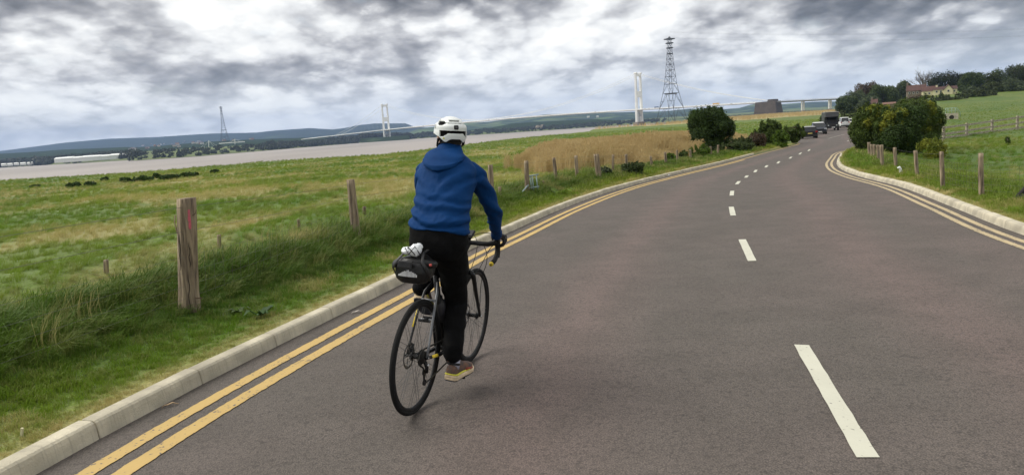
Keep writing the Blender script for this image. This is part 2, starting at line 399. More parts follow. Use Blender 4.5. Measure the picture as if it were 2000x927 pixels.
# ---------------------------------------------------------------- ground colours
def grass_mat(name, inst):
    m = bpy.data.materials.new(name); m.use_nodes = True; nt = m.node_tree; N = nt.nodes; L = nt.links; b = N['Principled BSDF']
    b.inputs['Roughness'].default_value = .65; b.inputs['Specular IOR Level'].default_value = .25
    def attr(nm):
        a = N.new('ShaderNodeAttribute'); a.attribute_name = nm; a.attribute_type = 'INSTANCER' if inst else 'GEOMETRY'; return a.outputs['Fac']
    geo = N.new('ShaderNodeNewGeometry')
    def noise(sc_, det=4):
        n = N.new('ShaderNodeTexNoise'); n.inputs['Scale'].default_value = sc_; n.inputs['Detail'].default_value = det; L.new(geo.outputs['Position'], n.inputs['Vector']); return n.outputs['Fac']
    def rng_(v, a, b_, c, d):
        r = N.new('ShaderNodeMapRange'); L.new(v, r.inputs[0])
        for i, q in enumerate((a, b_, c, d)): r.inputs[i+1].default_value = q
        return r.outputs[0]
    def mix(f, a, c, t='MIX'):
        x = N.new('ShaderNodeMix'); x.data_type = 'RGBA'; x.blend_type = t
        if isinstance(f, float): x.inputs[0].default_value = f
        else: L.new(f, x.inputs[0])
        for i, q in ((6, a), (7, c)):
            if isinstance(q, tuple): x.inputs[i].default_value = (*q, 1)
            else: L.new(q, x.inputs[i])
        return x.outputs[2]
    g = mix(rng_(noise(.35), .35, .65, 0, 1), GREEN_A, GREEN_B)
    g = mix(rng_(noise(.06, 3), .4, .62, 0, 1), g, GREEN_C)
    if inst: rv = attr('rnd')
    else: rv = noise(14., 6)
    g = mix(rng_(rv, .25 if not inst else 0, .75 if not inst else 1, 0, 1), g, mix(.45, g, (.02, .045, .008)))
    s = N.new('ShaderNodeMath'); s.operation = 'ADD'; L.new(attr('straw'), s.inputs[0])
    L.new(rng_(rv, .2, .8, -.22, .22), s.inputs[1]); s.use_clamp = True
    g = mix(attr('deep'), g, (.070, .135, .014))  # darker verge green, partly overhang shade put into the colour
    c = mix(s.outputs[0], g, STRAW)
    rd = mix(rng_(noise(.5), .35, .65, 0, 1), REED_A, REED_B)
    c = mix(attr('reed'), c, rd)
    if not inst:
        c = mix(attr('mud'), c, (.085, .07, .055))
        n = N.new('ShaderNodeBump'); n.inputs['Strength'].default_value = .9; n.inputs['Distance'].default_value = .08; L.new(noise(7, 8), n.inputs['Height']); L.new(n.outputs[0], b.inputs['Normal'])
        n2 = mix(rng_(noise(60, 4), .3, .7, .0, 1.), (.34, .36, .28), (.80, .84, .70))
        c = mix(1.0, c, n2, 'MULTIPLY')
    L.new(c, b.inputs['Base Color'])
    if inst:
        tr = N.new('ShaderNodeBsdfTranslucent'); L.new(c, tr.inputs[0]); mx = N.new('ShaderNodeMixShader'); mx.inputs[0].default_value = .3
        L.new(b.outputs[0], mx.inputs[1]); L.new(tr.outputs[0], mx.inputs[2]); L.new(mx.outputs[0], N['Material Output'].inputs[0])
    return m
GREEN_A = (.175, .285, .016); GREEN_B = (.110, .225, .015); GREEN_C = (.270, .335, .028)
STRAW = (.46, .39, .16); REED_A = (.62, .50, .27); REED_B = (.52, .40, .20)
M_ground = grass_mat('ground_turf', False); M_blade = grass_mat('grass_blade', True)

# ---------------------------------------------------------------- the ground: one sheet from underfoot to the horizon
def build_ground():
    az = np.concatenate([np.radians(np.arange(-180, -50, 5.)), np.radians(np.arange(-50, 46, .16)), np.radians(np.arange(46, 181, 5.))])
    nA = 250
    s = np.linspace(0, 1, nA)
    rn = r_near(az)[:, None]; rf = r_far(az)[:, None]
    rA = .8*(rn/.8)**s[None, :]
    rB = rn*np.array([1.004, 1.012])[None, :]+np.array([1., 6.])
    rC = rn+(rf-rn)*np.array([.3, .7])[None, :]
    rD = rf+np.array([-12, 0, 8, 40, 90, 180, 350, 600, 1000, 1600, 3000, 6000, 9500.])[None, :]
    r = np.concatenate([rA, rB, rC, rD], 1); A = np.repeat(az[:, None], r.shape[1], 1)
    X = r*np.sin(A); Y = r*np.cos(A); Z = np.full(r.shape, WATER-1.5)
    Z[:, :nA] = G(X[:, :nA], Y[:, :nA])
    Z[:, nA-1] -= .3; Z[:, nA] = Z[:, nA-1]-2.2; Z[:, nA+1] = WATER-.4
    q = nA+4
    prof = np.array([-1.2, .5, 1.2, 3, 5, 8, 12, 16, 18, 20, 20, 20, 20.])
    Z[:, q:] = WATER+prof[None, :]+(fbm(X[:, q:]*.004, Y[:, q:]*.004, 15)-.5)*np.minimum(prof, 8)[None, :]
    st, rd = zones(X, Y); mud = np.zeros(r.shape)
    mud[:, nA-1:nA+3] = .75; mud[:, nA-2] = .3; mud[:, q:q+2] = .8
    st[:, q:] = .05; rd[:, q:] = 0; mud[:, q+2:] = .25
    n, k = r.shape; idx = np.arange(n*k).reshape(n, k)
    f = np.stack([idx[:-1, :-1], idx[:-1, 1:], idx[1:, 1:], idx[1:, :-1]], -1).reshape(-1, 4)
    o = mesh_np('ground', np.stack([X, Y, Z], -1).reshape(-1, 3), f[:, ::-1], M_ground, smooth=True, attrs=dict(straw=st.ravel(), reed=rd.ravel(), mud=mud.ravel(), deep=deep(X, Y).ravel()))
    # middle cap right under the camera
    tag(o, kind='structure')
    return o
build_ground()

def offset_curve(C, d):
    T = np.gradient(C, axis=0); T /= np.linalg.norm(T, axis=1)[:, None]
    return C+np.stack([-T[:, 1], T[:, 0]], 1)*d              # positive: to the left of the travel direction
def ribbon(name, C, offs, zf, m, ymin, ymax, parent=None, attr=False):
    C = C[(C[:, 1] >= ymin) & (C[:, 1] <= ymax)]; rows = [offset_curve(C, o) for o in offs]
    X = np.stack([q[:, 0] for q in rows], 1); Y = np.stack([q[:, 1] for q in rows], 1); Z = zf(X, Y)
    n, k = X.shape; idx = np.arange(n*k).reshape(n, k)
    f = np.stack([idx[:-1, :-1], idx[:-1, 1:], idx[1:, 1:], idx[1:, :-1]], -1).reshape(-1, 4)
    if offs[1] > offs[0]: f = f[:, ::-1]
    at_ = None
    if attr:
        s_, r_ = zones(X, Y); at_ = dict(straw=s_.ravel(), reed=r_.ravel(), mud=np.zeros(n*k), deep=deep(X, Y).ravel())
    return mesh_np(name, np.stack([X, Y, Z], -1).reshape(-1, 3), f, m, parent, smooth=True, attrs=at_)
tag(ribbon('grass_verge', LK, [.11, .18, .3, .5, .7, .9, 1.1, 1.4], lambda x, y: G(x, y, True), M_ground, -13, 230, attr=True), kind='structure')
tag(ribbon('grass_verge', RK, [-.11, -.18, -.3, -.5, -.7, -.9, -1.1, -1.4], lambda x, y: G(x, y, True), M_ground, -13, 228, attr=True), kind='structure')

for C_, s_ in ((LK, 1), (RK, -1)):
    tag(ribbon('grass_verge', C_, [-.03*s_, .03*s_, .12*s_], lambda x, y: np.concatenate([RV(y[:, :1])-.02, RV(y[:, 1:2])+.03, G(x[:, 2:], y[:, 2:], True)+.004], 1), M_ground, 39, 229, attr=True), kind='structure')
# ---------------------------------------------------------------- asphalt
def asphalt():
    m = bpy.data.materials.new('asphalt'); m.use_nodes = True; nt = m.node_tree; N = nt.nodes; L = nt.links; b = N['Principled BSDF']
    geo = N.new('ShaderNodeNewGeometry')
    def tex(kind, s, **k):
        n = N.new(kind); n.inputs['Scale'].default_value = s; L.new(geo.outputs['Position'], n.inputs['Vector'])
        for a, v in k.items(): n.inputs[a].default_value = v
        return n
    def mr(v, a, b_, c, d):
        r = N.new('ShaderNodeMapRange'); L.new(v, r.inputs[0])
        for i, q in enumerate((a, b_, c, d)): r.inputs[i+1].default_value = q
        return r.outputs[0]
    def mix(f, a, c, t='MIX'):
        x = N.new('ShaderNodeMix'); x.data_type = 'RGBA'; x.blend_type = t
        if isinstance(f, float): x.inputs[0].default_value = f
        else: L.new(f, x.inputs[0])
        for i, q in ((6, a), (7, c)):
            if isinstance(q, tuple): x.inputs[i].default_value = (*q, 1)
            else: L.new(q, x.inputs[i])
        return x.outputs[2]
    big = tex('ShaderNodeTexNoise', .35, Detail=4.).outputs['Fac']
    med = tex('ShaderNodeTexNoise', 2.2, Detail=6.).outputs['Fac']
    vor = tex('ShaderNodeTexVoronoi', 120.); grit = tex('ShaderNodeTexNoise', 160., Detail=3.).outputs['Fac']
    c = mix(mr(big, .4, .6, 0, 1), (.120, .105, .093), (.134, .112, .101))
    at_ = N.new('ShaderNodeAttribute'); at_.attribute_name = 'track'
    c = mix(at_.outputs['Fac'], c, (.170, .128, .117))
    c = mix(mr(med, .35, .65, 0, .35), c, (.066, .058, .050))
    c = mix(mr(vor.outputs['Color'], .0, 1., 0., 1.), c, mix(1., c, (1.5, 1.48, 1.45), 'MULTIPLY'))
    c = mix(mr(vor.outputs['Distance'], .32, .85, 0, .6), c, (.03, .027, .026))
    pit = tex('ShaderNodeTexNoise', 26., Detail=5.).outputs['Fac']
    c = mix(mr(pit, .52, .72, 0, .5), c, (.045, .040, .036))
    c = mix(mr(grit, .3, .7, 0, .5), c, mix(1., c, (.55, .55, .55), 'MULTIPLY'))
    L.new(c, b.inputs['Base Color']); b.inputs['Roughness'].default_value = .82; b.inputs['Specular IOR Level'].default_value = .3
    bp = N.new('ShaderNodeBump'); bp.inputs['Strength'].default_value = .6; bp.inputs['Distance'].default_value = .004; bp.invert = True
    L.new(vor.outputs['Distance'], bp.inputs['Height']); L.new(bp.outputs[0], b.inputs['Normal'])
    return m
M_asphalt = asphalt()
def build_road():
    ys = np.unique(np.concatenate([np.linspace(-13, 3, 12), np.linspace(3, 60, 150), np.linspace(60, 228, 90)])); u = np.linspace(0, 1, 25)
    X = lx(ys)[:, None]-.02+(rx(ys)-lx(ys)+.04)[:, None]*u[None, :]; Y = np.repeat(ys[:, None], 25, 1)
    Z = RV(Y)
    n, k = X.shape; idx = np.arange(n*k).reshape(n, k)
    f = np.stack([idx[:-1, :-1], idx[:-1, 1:], idx[1:, 1:], idx[1:, :-1]], -1).reshape(-1, 4)[:, ::-1]
    tr = (np.exp(-((u-.33)/.05)**2)+np.exp(-((u-.72)/.06)**2)+.5*np.exp(-((u-.9)/.05)**2))[None, :]*.9*np.ones((n, 1))
    o = mesh_np('road', np.stack([X, Y, Z], -1).reshape(-1, 3), f, M_asphalt, smooth=True, attrs=dict(track=tr.ravel()))
    tag(o, kind='structure')
    # gravelly lay-by on the right past the kerb's end
build_road()

def paint(name, col, wear):
    m = bpy.data.materials.new(name); m.use_nodes = True; nt = m.node_tree; N = nt.nodes; L = nt.links; b = N['Principled BSDF']
    geo = N.new('ShaderNodeNewGeometry')
    n = N.new('ShaderNodeTexNoise'); n.inputs['Scale'].default_value = 38; n.inputs['Detail'].default_value = 6; L.new(geo.outputs['Position'], n.inputs['Vector'])
    n2 = N.new('ShaderNodeTexNoise'); n2.inputs['Scale'].default_value = 3; n2.inputs['Detail'].default_value = 4; L.new(geo.outputs['Position'], n2.inputs['Vector'])
    a = N.new('ShaderNodeMath'); a.operation = 'MULTIPLY_ADD'; L.new(n2.outputs['Fac'], a.inputs[0]); a.inputs[1].default_value = .35; L.new(n.outputs['Fac'], a.inputs[2])
    r = N.new('ShaderNodeMapRange'); r.inputs[1].default_value = wear; r.inputs[2].default_value = wear+.07; L.new(a.outputs[0], r.inputs[0])
    x = N.new('ShaderNodeMix'); x.data_type = 'RGBA'; L.new(r.outputs[0], x.inputs[0]); x.inputs[7].default_value = (.10, .088, .08, 1)
    y = N.new('ShaderNodeMix'); y.data_type = 'RGBA'; L.new(n2.outputs['Fac'], y.inputs[0]); y.inputs[6].default_value = (*col, 1); y.inputs[7].default_value = (*[c*.78 for c in col], 1)
    L.new(y.outputs[2], x.inputs[6]); L.new(x.outputs[2], b.inputs['Base Color']); b.inputs['Roughness'].default_value = .6
    bp = N.new('ShaderNodeBump'); bp.inputs['Strength'].default_value = .5; bp.inputs['Distance'].default_value = .004; L.new(n.outputs['Fac'], bp.inputs['Height']); L.new(bp.outputs[0], b.inputs['Normal'])
    return m
M_yellow = paint('yellow_paint', (.55, .375, .12), .79); M_yellow2 = paint('faded_yellow_paint', (.52, .41, .23), .76); M_white = paint('white_paint', (.62, .61, .50), .84)
def worn_ribbon(name, C, o0, o1, ymin, ymax, m=None):
    C = C[(C[:, 1] >= ymin) & (C[:, 1] <= ymax)]
    # finer steps near the camera so that the edge can waver
    t = np.arange(len(C)); f_ = np.concatenate([np.linspace(i, i+1, max(1, int(6*12/max(4, abs(C[i, 1])))), endpoint=False) for i in range(len(C)-1)])
    C = np.stack([np.interp(f_, t, C[:, 0]), np.interp(f_, t, C[:, 1])], 1)
    a = offset_curve(C, o0); b = offset_curve(C, o1); s = np.cumsum(np.r_[0, np.linalg.norm(np.diff(C, axis=0), axis=1)])
    w = (b-a); w /= np.linalg.norm(w, axis=1)[:, None]
    a = a+w*((fbm(s*22, s*0, 3)-.5)*.014)[:, None]; b = b+w*((fbm(s*22, s*0+5, 4)-.5)*.014)[:, None]
    V = np.concatenate([np.c_[a, RV(a[:, 1])+.005], np.c_[b, RV(b[:, 1])+.005]]); n = len(a); i = np.arange(n-1)
    f = np.stack([i, i+1, n+i+1, n+i], 1)
    if o1 > o0: f = f[:, ::-1]
    return tag(mesh_np(name, V, f, m or M_yellow), kind='structure')
worn_ribbon('yellow_line', LK, -.235, -.34, -13, 64); worn_ribbon('yellow_line', LK, -.44, -.55, -13, 37)
worn_ribbon('yellow_line', RK, .14, .225, -13, 40, M_yellow2); worn_ribbon('yellow_line', RK, .315, .40, -13, 39.5, M_yellow2)
DASH = [((1694.5, 893), (1565, 673.5), .10), ((1469, 509.6), (1449.5, 468), .10), ((1432, 421), (1428, 404), .10), ((1429, 382), (1430.3, 373), .1), ((1438.8, 360), (1443.7, 354), .1),
        ((1456.5, 347), (1459.5, 343), .1), ((1474, 336.5), (1477, 332), .1), ((1495.3, 327), (1498.5, 323), .1), ((1518.6, 319.3), (1522, 315.3), .1), ((1542, 309.8), (1546, 306.4), .1), ((1561, 301.7), (1565, 298.2), .1), ((1578.5, 295), (1582, 291.8), .1)]
for (a, b, w) in DASH:
    A = at(*a); B = at(*b); T = (B-A).normalized(); S = Vector((T.y, -T.x, 0)); L_ = (B-A).length
    n = 14; V = []
    for sgn in (-1, 1):
        for i in range(n+1):
            p = A+T*(L_*i/n)+S*(sgn*(w/2+.003*random.uniform(-1, 1))) + T*(.012*random.uniform(-1, 1) if i in (0, n) else 0)
            V.append((p.x, p.y, R1(p.y)+.005))
    f = [[i, n+1+i, n+2+i, i+1] for i in range(n)]
    o = mesh_np('road_marking', V, np.array(f), M_white); tag(o, kind='structure')

# ---------------------------------------------------------------- kerbs: single stones on both sides
M_kerb = mat('kerb_concrete', (.50, .455, .345), .85, var=.22, vscale=4, bump=.5, bscale=90, island=0)
def kerb_mat():
    m = M_kerb; nt = m.node_tree; N = nt.nodes; L = nt.links; b = N['Principled BSDF']
    geo = N.new('ShaderNodeNewGeometry'); n = N.new('ShaderNodeTexNoise'); n.inputs['Scale'].default_value = 2.2; n.inputs['Detail'].default_value = 8
    L.new(geo.outputs['Position'], n.inputs['Vector'])
    tc = N.new('ShaderNodeTexCoord'); mp = N.new('ShaderNodeMapping'); mp.inputs[3].default_value = (9, 60, 3); L.new(tc.outputs['Object'], mp.inputs[0])
    st = N.new('ShaderNodeTexNoise'); st.inputs['Scale'].default_value = 1; st.inputs['Detail'].default_value = 5; L.new(mp.outputs[0], st.inputs['Vector'])
    oi = N.new('ShaderNodeObjectInfo')
    src = b.inputs['Base Color'].links[0].from_socket
    r = N.new('ShaderNodeMapRange'); r.inputs[1].default_value = .5; r.inputs[2].default_value = .72; r.inputs[4].default_value = .75; L.new(n.outputs['Fac'], r.inputs[0])
    x = N.new('ShaderNodeMix'); x.data_type = 'RGBA'; L.new(r.outputs[0], x.inputs[0]); L.new(src, x.inputs[6]); x.inputs[7].default_value = (.30, .27, .21, 1)
    r2 = N.new('ShaderNodeMapRange'); r2.inputs[1].default_value = .52; r2.inputs[2].default_value = .68; r2.inputs[4].default_value = .5; L.new(st.outputs['Fac'], r2.inputs[0])
    y = N.new('ShaderNodeMix'); y.data_type = 'RGBA'; L.new(r2.outputs[0], y.inputs[0]); L.new(x.outputs[2], y.inputs[6]); y.inputs[7].default_value = (.32, .29, .23, 1)
    h = N.new('ShaderNodeHueSaturation'); L.new(y.outputs[2], h.inputs['Color']); r3 = N.new('ShaderNodeMapRange'); r3.inputs[3].default_value = .95; r3.inputs[4].default_value = 1.04
    L.new(oi.outputs['Random'], r3.inputs[0]); L.new(r3.outputs[0], h.inputs['Value']); L.new(h.outputs[0], b.inputs['Base Color'])
kerb_mat()
def kerb_run(name, C, side, ymin, ymax):
    root = empty(name, kind='structure')
    sg = np.cumsum(np.r_[0, np.linalg.norm(np.diff(C, axis=0), axis=1)]); s0 = np.interp(ymin, C[:, 1], sg); s1 = np.interp(ymax, C[:, 1], sg)
    # profile (distance behind the face, height): battered face, rounded shoulder
    prof = [(0, -.1), (.004, .0), (.014, .07), (.022, .096), (.036, .108), (.06, .112), (.125, .112), (.125, -.1)]
    mb = MB(); n = len(prof); Ls = .908
    secs = [-Ls/2, -Ls/2+.006, Ls/2-.006, Ls/2]
    vs = []
    for q, yy in enumerate(secs):
        g = .004 if q in (0, 3) else 0
        for (d, h) in prof: vs.append((side*(d+(g if d < .06 else -g)), yy, h-(g if h > 0 else 0)))
    fs = [(i*n+k, i*n+(k+1) % n, (i+1)*n+(k+1) % n, (i+1)*n+k) for i in range(3) for k in range(n)] + [tuple(range(n)), tuple(range(3*n, 4*n))]
    mb.add(vs, fs); proto = mb.build('kerb_stone', M_kerb, root, smooth=False)
    s = s0; first = True
    while s < s1:
        c = [np.interp(s+.4575, sg, C[:, k]) for k in (0, 1)]; a = [np.interp(s, sg, C[:, k]) for k in (0, 1)]; b = [np.interp(s+.915, sg, C[:, k]) for k in (0, 1)]
        o = proto if first else proto.copy()
        if not first: COL.objects.link(o); o.parent = root
        first = False
        sl = (R1(b[1])-R1(a[1]))/.915
        mid = [(a[k]+b[k])/2 for k in (0, 1)]
        o.location = (mid[0], mid[1], (R1(a[1])+R1(b[1]))/2+random.uniform(-.004, .004))
        o.rotation_euler = (math.atan(sl)+random.uniform(-.003, .003), random.uniform(-.015, .015), math.atan2(b[1]-a[1], b[0]-a[0])-PI/2+random.uniform(-.004, .004))
        s += .915
kerb_run('kerb', LK, -1, -8, 41.5); kerb_run('kerb', RK, 1, -8, 39.5)

# ---------------------------------------------------------------- river
def river_mat():
    m = bpy.data.materials.new('muddy_water'); m.use_nodes = True; nt = m.node_tree; N = nt.nodes; L = nt.links; b = N['Principled BSDF']
    geo = N.new('ShaderNodeNewGeometry'); mp = N.new('ShaderNodeMapping'); mp.inputs[3].default_value = (.004, .0012, 1); mp.inputs[2].default_value = (0, 0, .5); L.new(geo.outputs['Position'], mp.inputs[0])
    n = N.new('ShaderNodeTexNoise'); n.inputs['Scale'].default_value = 1.; n.inputs['Detail'].default_value = 6; L.new(mp.outputs[0], n.inputs['Vector'])
    r = N.new('ShaderNodeMapRange'); r.inputs[1].default_value = .38; r.inputs[2].default_value = .62; L.new(n.outputs['Fac'], r.inputs[0])
    x = N.new('ShaderNodeMix'); x.data_type = 'RGBA'; L.new(r.outputs[0], x.inputs[0]); x.inputs[6].default_value = (.25, .222, .198, 1); x.inputs[7].default_value = (.33, .295, .268, 1)
    L.new(x.outputs[2], b.inputs['Base Color']); b.inputs['Roughness'].default_value = .55; b.inputs['Specular IOR Level'].default_value = .3
    n3 = N.new('ShaderNodeTexNoise'); n3.inputs['Scale'].default_value = .35; n3.inputs['Detail'].default_value = 5; L.new(geo.outputs['Position'], n3.inputs['Vector'])
    bp = N.new('ShaderNodeBump'); bp.inputs['Strength'].default_value = .6; bp.inputs['Distance'].default_value = .6; L.new(n3.outputs['Fac'], bp.inputs['Height']); L.new(bp.outputs[0], b.inputs['Normal'])
    return m
def build_river():
    az = np.radians(np.arange(-62, 41, .5)); r = np.linspace(0, 1, 24)[None, :]
    rn = np.interp(az, AZn, RNn)[:, None]*.985-4; rf = np.interp(az, AZf, RNf)[:, None]*1.02+20
    rr = rn+(rf-rn)*r; X = rr*np.sin(az)[:, None]; Y = rr*np.cos(az)[:, None]; n, k = X.shape; idx = np.arange(n*k).reshape(n, k)
    f = np.stack([idx[:-1, :-1], idx[:-1, 1:], idx[1:, 1:], idx[1:, :-1]], -1).reshape(-1, 4)[:, ::-1]
    tag(mesh_np('river', np.stack([X, Y, np.full(X.shape, WATER)], -1).reshape(-1, 3), f, river_mat()), kind='structure')
build_river()

# ---------------------------------------------------------------- hills beyond the river
def hill_mat(name, a, b_, c, s, thr=.56):
    m = bpy.data.materials.new(name); m.use_nodes = True; nt = m.node_tree; N = nt.nodes; L = nt.links; b = N['Principled BSDF']
    geo = N.new('ShaderNodeNewGeometry'); mp = N.new('ShaderNodeMapping'); mp.inputs[3].default_value = (s, s, s*5); L.new(geo.outputs['Position'], mp.inputs[0])
    n = N.new('ShaderNodeTexNoise'); n.inputs['Scale'].default_value = 1; n.inputs['Detail'].default_value = 7; L.new(mp.outputs[0], n.inputs['Vector'])
    v = N.new('ShaderNodeTexVoronoi'); v.inputs['Scale'].default_value = 1.6; L.new(mp.outputs[0], v.inputs['Vector'])
    r = N.new('ShaderNodeMapRange'); r.inputs[1].default_value = thr; r.inputs[2].default_value = thr+.05; L.new(n.outputs['Fac'], r.inputs[0])
    f = N.new('ShaderNodeMix'); f.data_type = 'RGBA'; L.new(v.outputs['Color'], f.inputs[0]); f.inputs[6].default_value = (*b_, 1); f.inputs[7].default_value = (*c, 1)
    x = N.new('ShaderNodeMix'); x.data_type = 'RGBA'; L.new(r.outputs[0], x.inputs[0]); x.inputs[6].default_value = (*a, 1); L.new(f.outputs[2], x.inputs[7])
    L.new(x.outputs[2], b.inputs['Base Color']); b.inputs['Roughness'].default_value = 1; b.inputs['Specular IOR Level'].default_value = 0
    return m
def hill(name, sky, D, depth, m, amp, fr, step=3, base=WATER+14, rows=16, sharp=1.3, seed=0):
    xs = np.arange(sky[0][0], sky[-1][0]+1, step); ys = np.interp(xs, [p[0] for p in sky], [p[1] for p in sky])
    s = np.r_[np.linspace(0, 1, rows), 1.15, 1.5]; V = []
    for px, py in zip(xs, ys):
        P = at_depth(px, py, D); h = P.z-base; d = P.xy.normalized(); r0 = P.xy.length
        for t in s:
            rr = r0-depth*(1-t) if t <= 1 else r0+depth*(t-1)
            k = t**sharp if t <= 1 else 1-(t-1)*1.6
            V.append((d.x*rr, d.y*rr, base+h*k, t))
    V = np.array(V); nz = fbm(V[:, 0]*fr, V[:, 1]*fr, 100+seed, 5)-.5; t = V[:, 3]
    V[:, 2] += nz*amp*np.where(t <= 1, np.sin(np.clip(t, 0, 1)*PI)*.9+.10, .3); V[:, 2] -= 30*(t == 0)
    n = len(xs); k = len(s); idx = np.arange(n*k).reshape(n, k)
    f = np.stack([idx[:-1, :-1], idx[:-1, 1:], idx[1:, 1:], idx[1:, :-1]], -1).reshape(-1, 4)[:, ::-1]
    return tag(mesh_np(name, V[:, :3], f, m, smooth=True), kind='structure')
HA = hill_mat('far_wood', (.016, .030, .016), (.05, .09, .03), (.07, .08, .04), .0016, .66)
HB = hill_mat('far_fields', (.028, .048, .026), (.085, .14, .05), (.13, .15, .07), .0035, .50)
HC = hill_mat('near_wood', (.024, .040, .018), (.05, .08, .03), (.035, .055, .03), .01, .60)
hill('distant_hills', [(-700, 330), (-400, 322), (-200, 306), (0, 295), (40, 290), (125, 279), (212, 271), (312, 267.5), (412, 261), (500, 259), (537, 255), (605, 250.5), (650, 253), (675, 250), (700, 244.5), (732, 241), (792, 241), (807, 247), (870, 252), (960, 252)], 9000, 3200, HA, 60, .0012, seed=1)
hill('distant_hills', [(790, 262), (820, 250), (850, 247.5), (912, 240), (955, 238), (1000, 232), (1065, 223.5), (1130, 221), (1240, 218.5), (1300, 217.5), (1349, 212.5), (1398, 214.5), (1443, 211.5), (1475, 202.5), (1526, 204), (1590, 199), (1640, 198), (1720, 194), (1900, 186), (2150, 172), (2500, 160)], 6500, 2600, HB, 45, .0016, seed=2)
hill('wooded_slope', [(770, 275), (800, 264), (850, 257), (900, 256), (960, 249), (1000, 241.5), (1035, 239), (1065, 238), (1129, 234), (1168, 232.5), (1220, 236), (1260, 235), (1330, 231), (1420, 226), (1640, 214), (1800, 204)], 3300, 600, HC, 14, .012, step=1.5, base=WATER+8, rows=12, sharp=.8, seed=3)
hill('wooded_slope', [(-400, 330), (-100, 314), (0, 300), (60, 297), (125, 292), (180, 290), (250, 287), (262, 288), (300, 286), (400, 277), (500, 272), (560, 270), (640, 268), (700, 268), (760, 268), (800, 270)], 3600, 1300, HC, 12, .012, step=1.5, base=WATER+16, rows=14, sharp=1., seed=4)
# ---------------------------------------------------------------- grass tufts (prototypes live outside the scene; scattered by geometry nodes)
def tuft(nb, h, spread, width, lean, curl, seed, plume=0.):
    r = random.Random(seed); V = []; Q = []; T = []
    for _ in range(nb):
        a = r.uniform(0, 2*PI); q = spread*math.sqrt(r.random()); bx, by = q*math.cos(a), q*math.sin(a)
        hh = h*r.uniform(.55, 1.1); o = r.uniform(0, 2*PI); ln = r.uniform(.3, 1.2)
        dx = math.cos(o)*curl*ln*hh+lean*hh; dy = math.sin(o)*curl*ln*hh+lean*.2*hh
        w = width*r.uniform(.7, 1.3)/2; wa = r.uniform(0, PI); wx, wy = math.cos(wa)*w, math.sin(wa)*w; b = len(V)
        for t, ww, k in ((0, 1, 0), (.4, .95, .12), (.75, .7, .5)):
            px, py, pz = bx+dx*k, by+dy*k, hh*(t-.22*k*min(1., curl*ln+abs(lean)))
            V += [(px-wx*ww, py-wy*ww, pz), (px+wx*ww, py+wy*ww, pz)]
        V.append((bx+dx, by+dy, hh*(1-.38*min(1.2, curl*ln+abs(lean)))))
        Q += [(b, b+1, b+3, b+2), (b+2, b+3, b+5, b+4)]; T.append((b+4, b+5, b+6))
        if plume:
            p = Vector(V[-1]); s_ = plume*r.uniform(.6, 1.2)
            for k in range(2):
                c = len(V); u = Vector((math.cos(k*1.6), math.sin(k*1.6), 0))*s_*.16
                V += [tuple(p-Vector((0, 0, s_*.7))), tuple(p+u+Vector((s_*.1, 0, 0))), tuple(p+Vector((s_*.35, 0, s_*.35))), tuple(p-u)]
                Q.append((c, c+1, c+2, c+3))
    return V, Q, T
def protos(name, defs):
    c = bpy.data.collections.new(name); 
    for i, d in enumerate(defs):
        V, Q, T = tuft(*d); me = bpy.data.meshes.new(name+'_%02d' % i); me.from_pydata(V, [], Q+T); me.materials.append(M_blade)
        me.polygons.foreach_set('use_smooth', [True]*len(me.polygons))
        c.objects.link(bpy.data.objects.new(me.name, me))
    return c
def scatter(name, coll, P, rot, scale, idx, straw, reed):
    n = len(P); me = bpy.data.meshes.new(name); me.vertices.add(n); me.vertices.foreach_set('co', P.astype(np.float32).ravel())
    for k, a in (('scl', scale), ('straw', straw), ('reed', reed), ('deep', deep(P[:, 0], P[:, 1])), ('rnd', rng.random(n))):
        q = me.attributes.new(k, 'FLOAT', 'POINT'); q.data.foreach_set('value', np.asarray(a, np.float32))
    q = me.attributes.new('rot', 'FLOAT_VECTOR', 'POINT'); q.data.foreach_set('vector', rot.astype(np.float32).ravel())
    q = me.attributes.new('idx', 'INT', 'POINT'); q.data.foreach_set('value', idx.astype(np.int32))
    o = link(bpy.data.objects.new(name, me)); o['kind'] = 'stuff'
    g = bpy.data.node_groups.new(name, 'GeometryNodeTree'); g.interface.new_socket('Geometry', in_out='INPUT', socket_type='NodeSocketGeometry'); g.interface.new_socket('Geometry', in_out='OUTPUT', socket_type='NodeSocketGeometry')
    N = g.nodes; L = g.links; gi = N.new('NodeGroupInput'); go = N.new('NodeGroupOutput'); ip = N.new('GeometryNodeInstanceOnPoints'); ci = N.new('GeometryNodeCollectionInfo')
    ci.inputs[0].default_value = coll; ci.inputs['Separate Children'].default_value = True; ci.inputs['Reset Children'].default_value = True
    def na(nm, t):
        a = N.new('GeometryNodeInputNamedAttribute'); a.data_type = t; a.inputs[0].default_value = nm; return a.outputs['Attribute']
    L.new(gi.outputs[0], ip.inputs['Points']); L.new(ci.outputs[0], ip.inputs['Instance']); ip.inputs['Pick Instance'].default_value = True
    L.new(na('idx', 'INT'), ip.inputs['Instance Index']); L.new(na('rot', 'FLOAT_VECTOR'), ip.inputs['Rotation']); L.new(na('scl', 'FLOAT'), ip.inputs['Scale'])
    L.new(ip.outputs[0], go.inputs[0]); md = o.modifiers.new('scatter', 'NODES'); md.node_group = g
    return o
C_short = protos('short_tuft', [(30, .085, .07, .0045, .15, .5, s) for s in range(4)])
C_tall = protos('tall_tuft', [(44, .34, .13, .0065, .45, .55, 10), (44, .30, .14, .006, .6, .45, 11), (38, .40, .12, .0065, .35, .6, 12), (46, .26, .15, .006, .7, .5, 13), (40, .36, .14, .006, .5, .7, 14), (22, .50, .12, .004, .3, .4, 15)])
C_reed = protos('reed_clump', [(26, 1.35, .35, .018, .10, .12, 20+s, .16) for s in range(4)])

